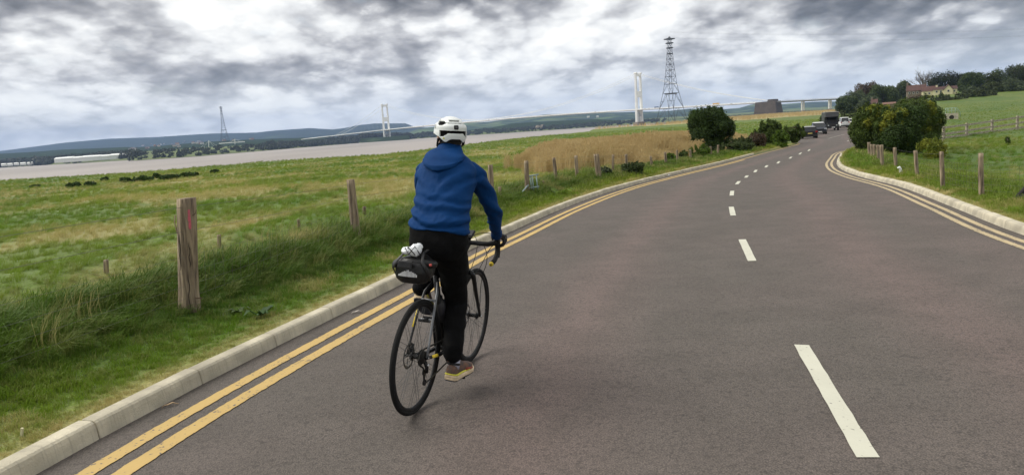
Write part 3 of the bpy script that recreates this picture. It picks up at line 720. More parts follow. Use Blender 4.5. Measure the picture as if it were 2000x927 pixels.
def polar(n, r0, r1, a0, a1, p):
    """random points, density falling with distance as r**-p"""
    e = 2-p; u = rng.random(n); r = (r0**e+(r1**e-r0**e)*u)**(1/e) if abs(e) > 1e-6 else r0*(r1/r0)**u
    a = rng.uniform(a0, a1, n); return r*np.sin(a), r*np.cos(a)
def rand_rot(n, wind=.6):
    rz = rng.normal(0, .7, n) if wind else rng.uniform(0, 2*PI, n)
    return np.stack([rng.normal(0, .12, n), rng.normal(0, .12, n), rz], 1)
A0, A1 = math.radians(-52), math.radians(54)
def grass():
    # mown strips behind the kerbs
    x, y = polar(112000, 2.6, 60, A0, A1, 1.6); dl, dr = road_d(x, y); left = x < lx(y); off = np.where(left, dl, dr)
    k = (off > .16) & (off < np.where(left, 1.5, 1.6)); x, y, off = x[k], y[k], off[k]; n = len(x); r = np.hypot(x, y)
    z = G(x, y, True)-.005; s, d = zones(x, y)
    scatter('mown_grass', C_short, np.stack([x, y, z], 1), rand_rot(n, 0), np.clip(r/9, .75, 3)*rng.uniform(.7, 1.3, n)*(.55+.45*sst(off, .2, .8)), rng.integers(0, 4, n), s, d*0)
    # tall grass: verge, ditch and field
    x, y = polar(185000, 2.6, 330, A0, A1, 1.5); dl, dr = road_d(x, y); left = x < lx(y); off = np.where(left, dl, dr); az = np.arctan2(x, y); r = np.hypot(x, y)
    s, d = zones(x, y)
    k = (off > np.where(left, .95, .8)+.4*fbm(x*1.5, y*1.5, 7)) & (r < r_near(az)*.985) & (d < .5)
    dens = np.where(left & (off > .9) & (off < 4.2), 1., .62); k &= rng.random(len(x)) < dens
    x, y, off, left, r, s = x[k], y[k], off[k], left[k], r[k], s[k]; n = len(x); z = G(x, y, True)-.02
    hum = np.where(left, .40+.62*np.exp(-((off-1.9)/.8)**2)*(.3+1.2*fbm(x*.8, y*.8, 17)) + .28*np.exp(-((off-3.5)/.5)**2), .45)
    scl = hum*np.clip((r/11)**.55, .8, 4.2)*rng.uniform(.65, 1.3, n)*(.65+.7*fbm(x*.35, y*.35, 19))
    scl = np.where(left & (off < 5), np.minimum(scl, 1.2-.5*sst(r, 16, 34)), scl)
    scl *= np.where(left, 1., np.where(off > 9, .5, .75))*np.where(r > 60, .8, 1)
    idx = rng.integers(0, 5, n); idx[(s > .5) & (rng.random(n) < .35)] = 5
    stalk = left & (off < 5) & (rng.random(n) < .04*(.2+1.6*sst(fbm(x*.7, y*.7, 88), .45, .7))); idx[stalk] = 5; s = np.where(stalk, rng.uniform(.25, .8, n), s); scl = np.where(stalk, scl*1.15, scl)
    scatter('meadow_grass', C_tall, np.stack([x, y, z], 1), rand_rot(n), scl, idx, s, np.zeros(n))
    # reed beds
    xs = np.array([p[0] for p in REED1]); ys = np.array([p[1] for p in REED1])
    x = rng.uniform(xs.min()-3, xs.max()+3, 60000); y = rng.uniform(ys.min()-3, ys.max()+3, 60000)
    s, d = zones(x, y); k = d > .5; x, y = x[k], y[k]; k = rng.random(len(x)) < np.clip(50/np.hypot(x, y), .25, 1); x, y = x[k], y[k]; dl, dr = road_d(x, y); k = dl > 3.6; x, y = x[k], y[k]; n = len(x)
    e = np.stack([zones(x+a, y+b)[1] for a, b in ((1.5, 0), (-1.5, 0), (3, 0), (-3, 0), (0, 4), (0, -4))]).mean(0); h = (.75+.5*fbm(x*.2, y*.2, 23))*(.35+.65*e)
    scatter('reed_bed', C_reed, np.stack([x, y, G(x, y, True)-.05], 1), rand_rot(n)*np.array([.5, .5, 1]), h*rng.uniform(.8, 1.2, n), rng.integers(0, 4, n), np.zeros(n), np.ones(n))
    # the far reed strip on the marsh
    x, y = polar(9000, 350, 1500, math.radians(5), math.radians(29), 1.2); s, d = zones(x, y); az = np.arctan2(x, y); k = (d > .5) & (np.hypot(x, y) < r_near(az)*.99); x, y = x[k], y[k]; n = len(x)
    scatter('reed_bed', C_reed, np.stack([x, y, G(x, y, True)-.1], 1), rand_rot(n)*.5, rng.uniform(.9, 1.7, n), rng.integers(0, 4, n), np.zeros(n), np.ones(n))
grass()

# ---------------------------------------------------------------- trees and bushes
def leaf_mat(name, col, var=.35, scale=.35, yellow=None):
    return mat(name, col, .6, spec=.2, col2=yellow if yellow else tuple(c*.55 for c in col), vscale=scale, island=var, trans=.25)
def leaves(centres, radii, n, size, seed, flat=0., hollow=.55, up=.3):
    """leaf-sized quads spread through a union of uneven lobes"""
    g = np.random.default_rng(seed); C = np.array(centres, float); Rr = np.array(radii, float)
    if Rr.ndim == 1: Rr = np.repeat(Rr[:, None], 3, 1)
    w = (Rr[:, 0]*Rr[:, 1]*Rr[:, 2])**(2/3); pick = g.choice(len(C), n, p=w/w.sum())
    d = g.normal(size=(n, 3)); d /= np.linalg.norm(d, axis=1)[:, None]
    lump = .62+.72*fbm(d[:, 0]*2.3+pick*3.1+d[:, 2]*1.7, d[:, 1]*2.3+pick, seed % 97)
    q = (hollow+(1-hollow)*g.random(n)**.6)*lump*np.where(g.random(n) < .10, 1.22, 1.)
    P = C[pick]+d*Rr[pick]*q[:, None]
    nrm = d+g.normal(size=(n, 3))*.8+np.array([0, 0, up]); nrm /= np.linalg.norm(nrm, axis=1)[:, None]
    a = g.normal(size=(n, 3)); u = np.cross(nrm, a); u /= np.linalg.norm(u, axis=1)[:, None]; v = np.cross(nrm, u)
    s = size*g.uniform(.55, 1.35, n)[:, None]; u = u*s*.5; v = v*s*.9
    V = np.stack([P-v, P+u, P+v, P-u], 1).reshape(-1, 3); i = np.arange(n)*4
    return V, np.stack([i, i+1, i+2, i+3], 1)
def lobes(rx_, ry_, h, n, seed, z0=.25, rr=(.28, .5)):
    g = random.Random(seed); out = []; R_ = []
    for k in range(n):
        a = g.uniform(0, 2*PI); t = g.random(); zz = h*(z0+(1-z0)*.85*t); q = math.sqrt(max(.05, 1-((zz/h-.5)/.62)**2))*g.uniform(.3, .78)
        out.append((math.cos(a)*rx_*q, math.sin(a)*ry_*q, zz)); s = g.uniform(*rr); R_.append((rx_*s, ry_*s, h*s*.55))
    return out, R_
M_bark = mat('bark', (.10, .08, .06), .9, var=.35, vscale=3, bump=.6, bscale=9)
M_barkg = mat('grey_bark', (.16, .14, .13), .9, var=.3, vscale=2)
def woody(mb, base, top, r, g, nb, spread, fine=0):
    """tapered trunk with limbs that fork"""
    P0 = Vector(base); P1 = Vector(top); pts = [P0.lerp(P1, t)+Vector((g.uniform(-1, 1), g.uniform(-1, 1), 0))*r*.5*t for t in (0, .35, .7, 1)]
    mb.tube(pts, [r*1.15, r*.85, r*.6, r*.25], 7); L_ = (P1-P0).length
    for k in range(nb):
        t = g.uniform(.3, .9); s = P0.lerp(P1, t); a = g.uniform(0, 2*PI); e = g.uniform(.3, 1.1)
        d = Vector((math.cos(a)*math.cos(e), math.sin(a)*math.cos(e), math.sin(e)))*spread*g.uniform(.6, 1.1)*(1.15-t*.5)
        m_ = s+d*.5+Vector((0, 0, -.04*L_*g.random())); q = s+d; mb.tube([s, m_, q], [r*.42, r*.28, r*.08], 5)
        for f_ in range(fine):
            s2 = s.lerp(q, g.uniform(.35, .95)); d2 = (d.normalized()+Vector((g.uniform(-1, 1), g.uniform(-1, 1), g.uniform(-.2, 1)))*.9).normalized()*spread*g.uniform(.2, .45)
            q2 = s2+d2; mb.tube([s2, q2], [r*.13, r*.03], 3, cap=False)
            for f3 in range(3):
                s3 = s2.lerp(q2, g.uniform(.3, .9)); q3 = s3+(d2.normalized()+Vector((g.uniform(-1, 1), g.uniform(-1, 1), g.uniform(-.3, .8)))*.8).normalized()*spread*g.uniform(.12, .25)
                mb.tube([s3, q3], [r*.06, r*.02], 3, cap=False)
def tree(name, pos, w, h, mleaf, label, n=2600, leaf=.55, seed=0, nl=12, trunk_h=.3, dpt=None, cat='tree', group=None, z0=.22, bark=None, rr=(.28, .5), hollow=.55, twigs=0, trunkw=None, sprays=0):
    root = empty(name, pos, 0, label, cat, group); g = random.Random(seed)
    mb = MB(); woody(mb, (0, 0, -.3), (g.uniform(-.1, .1)*w, 0, h*.8), trunkw or max(.05, h*.028), g, 8 if not twigs else 16, w*(.42 if not twigs else .55), twigs)
    mb.build('trunk', bark or M_bark, root, smooth=True)
    if n:
        c, r = lobes(w/2, (dpt or w)/2, h, nl, seed, z0, rr)
        for k in range(sprays):                      # leafy shoots that break the outline
            a = g.uniform(0, 2*PI); e = g.uniform(.05, 1.35); q = g.uniform(.86, 1.06); zc_ = h*(z0+(1-z0)*.5)
            c.append((math.cos(a)*math.cos(e)*w/2*q, math.sin(a)*math.cos(e)*w/2*q, zc_+math.sin(e)*h*(1-z0)*.5*q)); s_ = g.uniform(.05, .11); r.append((w*s_*.7, w*s_*.7, w*s_*1.7))
        V, Q = leaves(c, r, n, leaf, seed, hollow=hollow)
        V[:, 2] = np.maximum(V[:, 2], .02)
        mesh_np('crown', V, Q, mleaf, root)
    return root
ML_dark = leaf_mat('dark_leaf', (.066, .085, .028), .5, .25); ML_mid = leaf_mat('mid_leaf', (.085, .120, .040), .45, .2)
ML_grey = leaf_mat('grey_green_leaf', (.100, .130, .060), .4, .2); ML_brown = leaf_mat('budding_leaf', (.125, .090, .055), .4, .25)
ML_spruce = leaf_mat('yew_leaf', (.032, .044, .018), .5, .3)
ML_bush = leaf_mat('hawthorn_leaf', (.090, .135, .028), .5, 1.2); ML_bushdark = leaf_mat('elder_leaf', (.055, .095, .022), .5, 1.)
ML_yellow = leaf_mat('yellow_green_leaf', (.27, .27, .03), .4, 1.2, yellow=(.13, .17, .025)); ML_bush2 = leaf_mat('olive_leaf', (.12, .155, .03), .4, 1.2); ML_bright = leaf_mat('bright_leaf', (.12, .20, .02), .4, 1.5)

def far_tree(px, pyb, pyt, wpx, D, m, label, seed, dz=0., **k):
    P = at_depth(px, pyb, D); s = D/F; wpx = wpx*1.12; kk = dict(n=16000, leaf=.46, nl=30, seed=seed, z0=.0, rr=(.24, .44), hollow=.5); kk.update(k)
    zb = min(P.z, Gp(P.x, P.y)); h = (pyb-pyt)*s+P.z-zb
    return tree('broadleaf_tree', (P.x, P.y, zb-.2), wpx*s, h, m, label, **kk)
FT = [
 (1652, 216, 188, 46, 410, ML_mid, 'green rounded tree at the low left end of the wood beyond the parked cars'),
 (1672, 216, 176, 44, 440, ML_grey, 'grey green tree second from the low left end of the wood'),
 (1690, 214, 163, 46, 470, ML_brown, 'brownish budding tree rising in the left wood above the parked cars'),
 (1708, 214, 162, 34, 500, ML_brown, 'thin brown topped tree just left of the tall green trees in the left wood'),
 (1722, 212, 166, 50, 430, ML_mid, 'broad mid green tree above the red roofed cottage'),
 (1744, 210, 162, 44, 450, ML_grey, 'grey green tree between the red roofed cottage and the big red roofed house'),
 (1765, 206, 158, 34, 455, ML_dark, 'dark olive tree touching the left end of the big red roofed house'),
 (1692, 218, 190, 40, 390, ML_grey, 'low grey green tree at the front foot of the left wood'),
 (1783, 206, 188, 46, 360, ML_brown, 'low brownish bushy tree in front of the big red roofed house'),
 (1848, 190, 140, 66, 470, ML_spruce, 'large dark nearly black tree behind the cream house'),
 (1872, 186, 146, 34, 480, ML_dark, 'narrow dark tree right of the large dark one, left of the right hand wood'),
 (1897, 194, 141, 44, 420, ML_mid, 'leftmost tall tree of the right hand wood, next to the cream house'),
 (1925, 194, 140, 44, 430, ML_dark, 'darker tall tree of the right hand wood, second one from the cream house'),
 (1950, 194, 134, 50, 440, ML_mid, 'mid green tree on the rising skyline of the right hand wood'),
 (1982, 194, 126, 54, 440, ML_dark, 'tall dark green tree at the top of the right hand wood near the frame edge'),
 (2015, 196, 121, 56, 440, ML_mid, 'highest tree of the right hand wood, cut by the right frame edge'),
 (1908, 200, 166, 52, 385, ML_grey, 'low grey green tree at the front left of the right hand wood'),
 (1945, 199, 160, 50, 380, ML_dark, 'dark bushy tree at the front middle of the right hand wood'),
 (1985, 198, 156, 54, 375, ML_grey, 'grey green bushy tree at the front right of the right hand wood'),
]
for i, (px, b, t, w, D, m, lab) in enumerate(FT): far_tree(px, b, t, w, D, m, lab, 100+i)
far_tree(1800, 182, 146, 44, 500, ML_brown, 'bare branched tree standing behind the big red roofed house', 140, n=0, twigs=16, bark=M_barkg, trunkw=.55)
far_tree(1822, 184, 150, 30, 505, ML_brown, 'smaller bare branched tree between the red roof and the large dark tree', 141, n=60, twigs=14, bark=M_barkg, trunkw=.45)

# hedge on the meadow's upper edge, bushes by the road
def bush_at(px, pyb, pyt, wpx, m, label, seed, n, leaf, nl=16, name='bush', cat='bush', D=None, extra=None, dz=.1, group=None, **k):
    P = at_depth(px, pyb, D) if D else at(px, pyb, dz); s = P.y/F; zb = Gp(P.x, P.y); h = EYE+ray(px, pyt)[2]*P.y-zb
    root = tree(name, (P.x, P.y, zb-.05), wpx*s, h, m, label, n=n, leaf=leaf, nl=nl, seed=seed, cat=cat, z0=.05, group=group, trunkw=.05, sprays=16 if n > 1500 else 0, **k)
    if extra:
        for q, (m2, fr, zf) in enumerate(extra):
            c, r = lobes(wpx*s*.48, wpx*s*.48, h*1.03, nl*2, seed+50+q, zf, (.10, .22)); V, Q = leaves(c, r, int(n*fr), leaf, seed+9+q, hollow=.45); mesh_np('young_leaves' if m2 is ML_yellow else 'foliage', V, Q, m2, root)
    return root
bush_at(1707, 300, 205, 84, ML_bush, 'big rounded bush on the right verge, left half with the dark base beside the road', 201, 74000, .047, nl=26, extra=[(ML_yellow, .28, .45), (ML_bush2, .5, .15)], D=33)
bush_at(1785, 292, 199, 104, ML_bush, 'big yellow topped bush on the right verge in front of the wooden rail fence', 202, 82000, .047, nl=28, extra=[(ML_yellow, .50, .45), (ML_bush2, .5, .15)], D=35.5)
bush_at(1750, 300, 216, 90, ML_bushdark, 'dark middle bush between the two big yellow topped bushes', 203, 56000, .047, nl=20, extra=[(ML_yellow, .35, .55), (ML_bush2, .45, .15)], D=32)
bush_at(1386, 290, 214, 84, ML_bushdark, 'dark upright leafy bush behind the left fence by the reed bed', 210, 76000, .060, nl=26, D=47)
bush_at(1500, 290, 236, 52, ML_bush, 'dark green hedge bush with a pointed top left of the black parked car', 220, 26000, .075, nl=16, D=56, extra=[(ML_bright, .06, .2)])
bush_at(1522, 290, 256, 36, ML_bright, 'bright lime green low bush in the hedge by the road', 221, 14000, .06, nl=12, D=53)
bush_at(1548, 284, 246, 46, ML_bush, 'dull green hedge bush nearest the black parked car', 222, 24000, .08, nl=14, D=62, extra=[(ML_brown, .1, .3)])
bush_at(1478, 296, 262, 40, ML_brown, 'brown twiggy bush at the left end of the roadside hedge', 223, 12000, .06, nl=12, D=50)
bush_at(1440, 300, 274, 60, ML_mid, 'low green bramble bush between the dark bush and the roadside hedge', 224, 14000, .055, nl=12, D=44)
bush_at(1365, 312, 284, 40, ML_bright, 'bright yellow green weed clump at the foot of the dark bush', 225, 9000, .045, nl=12, D=37)
bush_at(1312, 320, 300, 22, ML_bright, 'small yellow green weed clump beside the far end posts of the left fence', 226, 2200, .06, nl=8, D=34.5)
bush_at(1335, 318, 293, 18, ML_bush, 'small green shrub between the yellow green weed clumps', 227, 1800, .06, nl=8, D=35.5)
bush_at(1235, 345, 318, 44, ML_mid, 'low bramble patch at the fence foot in front of the reed bed', 228, 8000, .035, nl=12, D=25)
bush_at(1180, 352, 326, 30, ML_grey, 'grey green bramble just right of the thick fence post by the reed bed', 229, 3000, .045, nl=10, D=24)
bush_at(1625, 246, 236, 60, ML_mid, 'low hedge beyond the white vehicles at the far end of the road', 230, 3500, .25, nl=12, D=190)
bush_at(1690, 236, 221, 90, ML_dark, 'dark hedge beyond the white vehicles behind the big bush', 231, 4500, .25, nl=14, D=180)
bush_at(1845, 205, 190, 70, ML_dark, 'dark hedge along the garden of the cream house', 232, 4500, .5, nl=16, D=330, name='hedge', cat='hedge')
bush_at(1905, 200, 186, 70, ML_dark, 'dark hedge under the right hand wood along the top of the meadow', 233, 4500, .5, nl=16, D=345, name='hedge', cat='hedge')
bush_at(1813, 200, 186, 20, ML_yellow, 'small yellow green shrub against the cream wall', 234, 900, .5, nl=8, D=372)
bush_at(1968, 285, 264, 10, ML_bush, 'small lone dark sapling in the meadow below the rail fence', 235, 500, .06, nl=6, dz=-.2)
bush_at(1820, 296, 272, 50, ML_yellow, 'yellow green undergrowth at the right foot of the yellow topped bush', 236, 9000, .04, nl=14, D=29)
# river edge scrub in the left field
for i, (px, pb, pt, w, lab) in enumerate([(72, 367, 360, 22, 'small dark scrub clump nearest the left edge of the marsh'), (145, 366, 357, 26, 'dark scrub clump left of the middle in the marsh by the river'), (176, 364, 353, 24, 'rounded scrub clump beside the left dark scrub in the marsh'),
    (204, 354, 347, 18, 'tiny scrub clump in the marsh closest to the river bank'), (246, 356, 347, 22, 'scrub clump left of the long dark scrub row'), (280, 354, 344, 34, 'long low dark scrub at the left of the marsh row'),
    (308, 349, 338, 20, 'tallest dark round scrub bush in the marsh row'), (335, 352, 342, 40, 'wide low scrub bush in the middle of the marsh row'), (370, 347, 335, 30, 'dark scrub bush at the right end of the marsh row'), (420, 338, 331, 16, 'small scrub bush right of the marsh row')]):
    bush_at(px, pb, pt, w, ML_bushdark, lab, 240+i, 900, .28, nl=7, group='scrub bushes on the marsh')

# nettles, docks and the dark log at the right edge
def dock(px, py, s, label, seed, m=None):
    P = on_land(px, py); g = random.Random(seed); V = []; Q = []
    for k in range(9):
        a = g.uniform(0, 2*PI); L_ = s*g.uniform(.7, 1.2); w = L_*.22; d = Vector((math.cos(a), math.sin(a), 0)); p = Vector((-d.y, d.x, 0)); b = len(V)
        for t, ww, z in ((0, .3, 0), (.35, 1, .35), (.7, .8, .5), (1, .1, .35)):
            c = d*L_*t+Vector((0, 0, z*L_*g.uniform(.7, 1.1))); V += [tuple(c-p*w*ww), tuple(c+p*w*ww)]
        Q += [(b, b+1, b+3, b+2), (b+2, b+3, b+5, b+4), (b+4, b+5, b+7, b+6)]
    o = mesh_np('weed', V, np.array(Q), m or ML_bright, smooth=True); o.location = P; return tag(o, label, 'weed')
dock(510, 618, .16, 'broad leaved weed on the verge to the right of the thick near post', 1, leaf_mat('dock_leaf', (.08, .15, .05), .3, 3))
dock(1094, 383, .35, 'bright green broad leaved weed near the metal hurdle', 2)
dock(468, 612, .10, 'small weed rosette at the foot of the tall verge grass', 3, leaf_mat('weed_leaf', (.09, .14, .04), .3, 3))

# ---------------------------------------------------------------- fences
M_post = mat('weathered_wood', (.38, .30, .20), .9, col2=(.10, .072, .05), vscale=7, bump=.9, bscale=30)
def grain(m, sc_=(26, 26, 2.2)):
    nt = m.node_tree; N = nt.nodes; L = nt.links; tc = N.new('ShaderNodeTexCoord'); mp = N.new('ShaderNodeMapping'); mp.inputs[3].default_value = sc_; L.new(tc.outputs['Object'], mp.inputs[0])
    for n in N:
        if n.type == 'TEX_NOISE': n.inputs['Scale'].default_value = 1.; n.inputs['Detail'].default_value = 8; L.new(mp.outputs[0], n.inputs['Vector'])
grain(M_post)
for n_ in M_post.node_tree.nodes:
    if n_.type == 'BUMP': n_.inputs['Distance'].default_value = .03
M_rail = mat('grey_rail_wood', (.46, .41, .33), .9, col2=(.22, .18, .14), vscale=4, bump=.5, bscale=20)
M_wire = mat('galvanised_wire', (.14, .14, .12), .55, metal=.6)
def post_mesh(mb, base, top, dia, seed, n=14, knot=False, rough=1.):
    g = random.Random(seed); A = Vector(base); B = Vector(top); ax = (B-A); L_ = ax.length; rows = 14; ph = [g.uniform(0, 6.28) for _ in range(6)]; vs = []
    if knot: n = 40
    rad = [g.uniform(.93, 1.07)*((.94 if g.random() < .3 else 1.) if knot else 1) for _ in range(n)]
    for i in range(rows+1):
        t = i/rows; c = A+ax*t+Vector((math.sin(t*3+ph[0])*.02*L_*rough, math.sin(t*2.3+ph[1])*.02*L_*rough, 0))
        r = dia/2*(1.06-.12*t)*(1+.04*math.sin(t*9+ph[2])*rough)
        if knot: r *= 1+.13*math.exp(-((t-.27)/.06)**2)
        for k in range(n):
            a = 2*PI*k/n; q = r*rad[k]*(1+.03*math.sin(a*3+t*5+ph[3]))
            vs.append(c+Vector((math.cos(a)*q, math.sin(a)*q, 0)))
    vs.append(A+ax*1.004)
    fs = [(i*n+k, i*n+(k+1) % n, (i+1)*n+(k+1) % n, (i+1)*n+k) for i in range(rows) for k in range(n)] + [(rows*n+k, rows*n+(k+1) % n, len(vs)-1) for k in range(n)]
    mb.add(vs, fs)
def fence_post(px, pyb, ptx, pyt, wpx, seed, parent, dz=.1, knot=False, name='post', smooth=True):
    B = on_land(px, pyb, dz) if B_FIX.get((px, pyb)) is None else at_depth(px, pyb, B_FIX[(px, pyb)]); d = ray(ptx, pyt); T = Vector((d[0]*B.y, B.y, EYE+d[2]*B.y)); dia = wpx*B.y/F
    mb = MB(); ax = T-B; A = B-ax.normalized()*.35; post_mesh(mb, A, T, dia, seed, knot=knot, rough=.5 if dia < .1 else .35)
    o = mb.build(name, M_post, parent, smooth=smooth); return B, T, dia, o
B_FIX = {}
def wire_run(parent, pts, r=.0022, sag=.015, name='wire'):
    mb = MB()
    for a, b in zip(pts[:-1], pts[1:]):
        a = Vector(a); b = Vector(b); n = 6; P = [a.lerp(b, t/n)-Vector((0, 0, sag*(a-b).length*.25*math.sin(PI*t/n))) for t in range(n+1)]
        mb.tube(P, r, 4, cap=False)
    return mb.build(name, M_wire, parent, smooth=True)
LP = [(373, 607, 364, 387, 37, True), (698, 470, 685, 351, 16, False), (960, 392, 957, 322, 11, False), (1029, 377, 1028, 314, 9, False), (1086, 357, 1082, 308, 7, False), (1127, 349, 1125, 304, 7, False), (1171, 353, 1164.5, 301, 11, False),
      (1198, 340, 1197, 302, 5, False), (1224, 335, 1223, 301, 6, False), (1273, 326, 1271, 305, 5, False), (1301.5, 324, 1299, 297, 6, False), (1323, 317, 1322, 293, 4.5, False), (1349.5, 312, 1348, 292, 4, False), (1389, 307, 1387.6, 286, 5, False), (1402, 303, 1402.7, 283, 4.5, False)]
lf = empty('wire_fence', at(698, 472), 0, 'wire fence on weathered round posts along the left verge', 'fence'); lf.location = (0, 0, 0)
tops = []
for i, (a, b, c, d, w, k) in enumerate(LP): tops.append(fence_post(a, b, c, d, w, 300+i, lf, knot=k))
def frac(i, f): return tops[i][0].lerp(tops[i][1], f)+Vector((.0, -.5*tops[i][2], 0))
ext = Vector((-4.6, 2.2, 0))
for f in (.93, .72, .50, .36, .24, .13):
    pts = [frac(i, f) for i in range(len(tops))]; p0 = Vector((pts[0].x-1.6, pts[0].y-6.5, pts[0].z+.15)); wire_run(lf, [p0]+pts, r=.0018 if f > .6 else .0011)
mb = MB()
for i in range(7):
    a0, b0 = frac(i, .10), frac(i, .52); a1, b1 = frac(i+1, .10), frac(i+1, .52); n = max(4, int((a1-a0).length/.15))
    for k in range(1, n): mb.tube([a0.lerp(a1, k/n), b0.lerp(b1, k/n)], .0012, 3, cap=False)
o = mb.build('netting', M_wire, lf); o['kind'] = 'stuff'
# pink paint dab, staple and broken bark on the near post
Bp, Tp, dp, po = tops[0]
mp_ = mat('pink_paint', (.62, .10, .16), .7, col2=(.40, .10, .12), vscale=40)
def dab():
    n = 8; V = []; ax = Tp-Bp
    for i in range(9):
        t = i/8; z = .905-.17*t; w = (.30 if i in (0,) else .26-.14*t)*(1+.25*math.sin(i*2.1))
        c = Bp+ax*z
        for k in range(n):
            a = math.radians(-52)+w*(k/(n-1)-.5)*1.6; r = dp/2*(1.06-.12*z)*1.075
            V.append((c.x+math.cos(a)*r, c.y+math.sin(a)*r, c.z))
    f = [(i*n+k, i*n+k+1, (i+1)*n+k+1, (i+1)*n+k) for i in range(8) for k in range(n-1)]
    mesh_np('paint_mark', V, np.array(f), mp_, po, smooth=True)
dab()
MS = mat('rusty_iron', (.10, .06, .04), .8)
mb = MB(); c = Bp.lerp(Tp, .85); mb.tube([c+Vector((dp*.42, -dp*.3, 0)), c+Vector((dp*.62, -dp*.36, .02)), c+Vector((dp*.66, -dp*.3, .05))], .004, 4); mb.build('staple', MS, po); mb = MB(); c = Bp.lerp(Tp, .12); mb.tube([c+Vector((dp*.4, -dp*.3, 0)), c+Vector((dp*.8, -dp*.4, .0))], .005, 4)
mb.build('nail', MS, po); mb = MB(); c = Bp.lerp(Tp, .78); mb.tube([c+Vector((-dp*.49, -dp*.2, .09)), c+Vector((-dp*.54, -dp*.25, .02)), c+Vector((-dp*.5, -dp*.2, -.1))], .006, 4)
mb.build('bark_strip', M_post, po)
# cracks running down the near post
mb = MB()
for a_, z0, z1 in ((-95, .62, .99), (-70, .02, .34), (-120, .38, .7), (-60, .4, .62)):
    P = []
    for i in range(8):
        z = z0+(z1-z0)*i/7; c = Bp.lerp(Tp, z); r = dp/2*(1.06-.12*z)*(1.01+.13*math.exp(-((z-.1)/.1)**2)); a = math.radians(a_+4*math.sin(i*1.7)); P.append(Vector((c.x+math.cos(a)*r, c.y+math.sin(a)*r, c.z)))
    mb.tube(P, [.0015]+[.004]*6+[.0015], 4)
mb.build('crack', mat('dark_crack', (.03, .022, .018), 1.), po)
# old low stakes along the far side of the ditch
of = empty('stake_row', (0, 0, 0), 0, 'row of old low wooden stakes along the far side of the ditch', 'fence')
for i, (px, b, t, w) in enumerate([(207, 533, 507, 9), (428, 484, 458, 7.5), (584, 447, 428, 6), (712, 418, 403, 7), (976, 386, 365, 6), (1062, 372, 352, 4)]):
    fence_post(px, b, px-.5, t, w, 330+i, of, name='stake')
# right verge fence
RP = [(1919, 386, 1917, 299, 9.5), (1842, 367, 1838, 296, 8), (1790, 349, 1788, 294, 7), (1749.5, 334, 1748, 288, 6.5), (1724, 329, 1722, 283, 7), (1716.5, 320, 1714, 283, 5.5), (1708, 314, 1707, 282, 5), (1703, 311, 1702, 282, 5), (1698, 308, 1697, 278, 6)]
rf_ = empty('wire_fence', (0, 0, 0), 0, 'wire fence on pale square posts along the right verge below the yellow topped bush', 'fence'); rt = []
for i, (a, b, c, d, w) in enumerate(RP): rt.append(fence_post(a, b, c, d, w, 340+i, rf_, dz=-.05, smooth=True))
for f in (.93, .74, .58, .44, .30, .16):
    pts = [t[0].lerp(t[1], f) for t in rt]; p0 = pts[0]+Vector((2.6, -6., .0)); wire_run(rf_, [p0]+pts, r=.0014)
mb = MB()
for i in range(-1, 5):
    if i < 0: q0 = Vector((2.6, -6., 0)); a0, b0 = rt[0][0].lerp(rt[0][1], .16)+q0, rt[0][0].lerp(rt[0][1], .74)+q0; a1, b1 = rt[0][0].lerp(rt[0][1], .16), rt[0][0].lerp(rt[0][1], .74)
    else: a0, b0 = (rt[i][0].lerp(rt[i][1], q) for q in (.16, .74)); a1, b1 = (rt[i+1][0].lerp(rt[i+1][1], q) for q in (.16, .74))
    n = max(4, int((a1-a0).length/.15))
    for k in range(1, n): mb.tube([a0.lerp(a1, k/n), b0.lerp(b1, k/n)], .0014, 3, cap=False)
o = mb.build('netting', M_wire, rf_); o['kind'] = 'stuff'
# wooden post and rail fence round the paddock
pr = empty('rail_fence', (0, 0, 0), 0, 'pale wooden post and rail fence climbing to the right behind the big bush', 'fence')
PD = 0.
def pp(px, py, D=PD): return at_depth(px, py, D+float(np.interp(px, [1798, 1830, 1888, 1938, 1987, 2040], [46, 50, 55, 59, 61, 64])))
rails = [((1822, 253), (2012, 226)), ((1818, 265), (2012, 237.5)), ((1816, 272.5), (2012, 246.5))]
pxs = [1798, 1843.5, 1888.5, 1938, 1987.5, 2040]
for (a, b) in rails:
    sl = (b[1]-a[1])/(b[0]-a[0])
    for x0, x1 in zip(pxs[:-1], pxs[1:]):
        A = pp(x0, a[1]+(x0-a[0])*sl, PD-.06); B = pp(x1, a[1]+(x1-a[0])*sl, PD-.06)
        m_ = MB(); d = (B-A); m_.box((0, 0, 0), (d.length, .05, .14)); o = m_.build('rail', M_rail, pr); o.location = (A+B)/2+Vector((0, 0, random.uniform(-.03, .03))); o.rotation_euler = (0, -math.asin(d.z/d.length)+random.uniform(-.006, .006), math.atan2(d.y, d.x))
for x in pxs:
    yt = 253+(x-1822)*(226-253)/190-3.5; T = pp(x, yt); B = pp(x, yt+26)
    m_ = MB(); m_.box((0, 0, (T.z+B.z)/2-.2), (.16, .16, T.z-B.z+.4), taper=.94); o = m_.build('post', M_rail, pr); o.location = (T.x, T.y, 0)
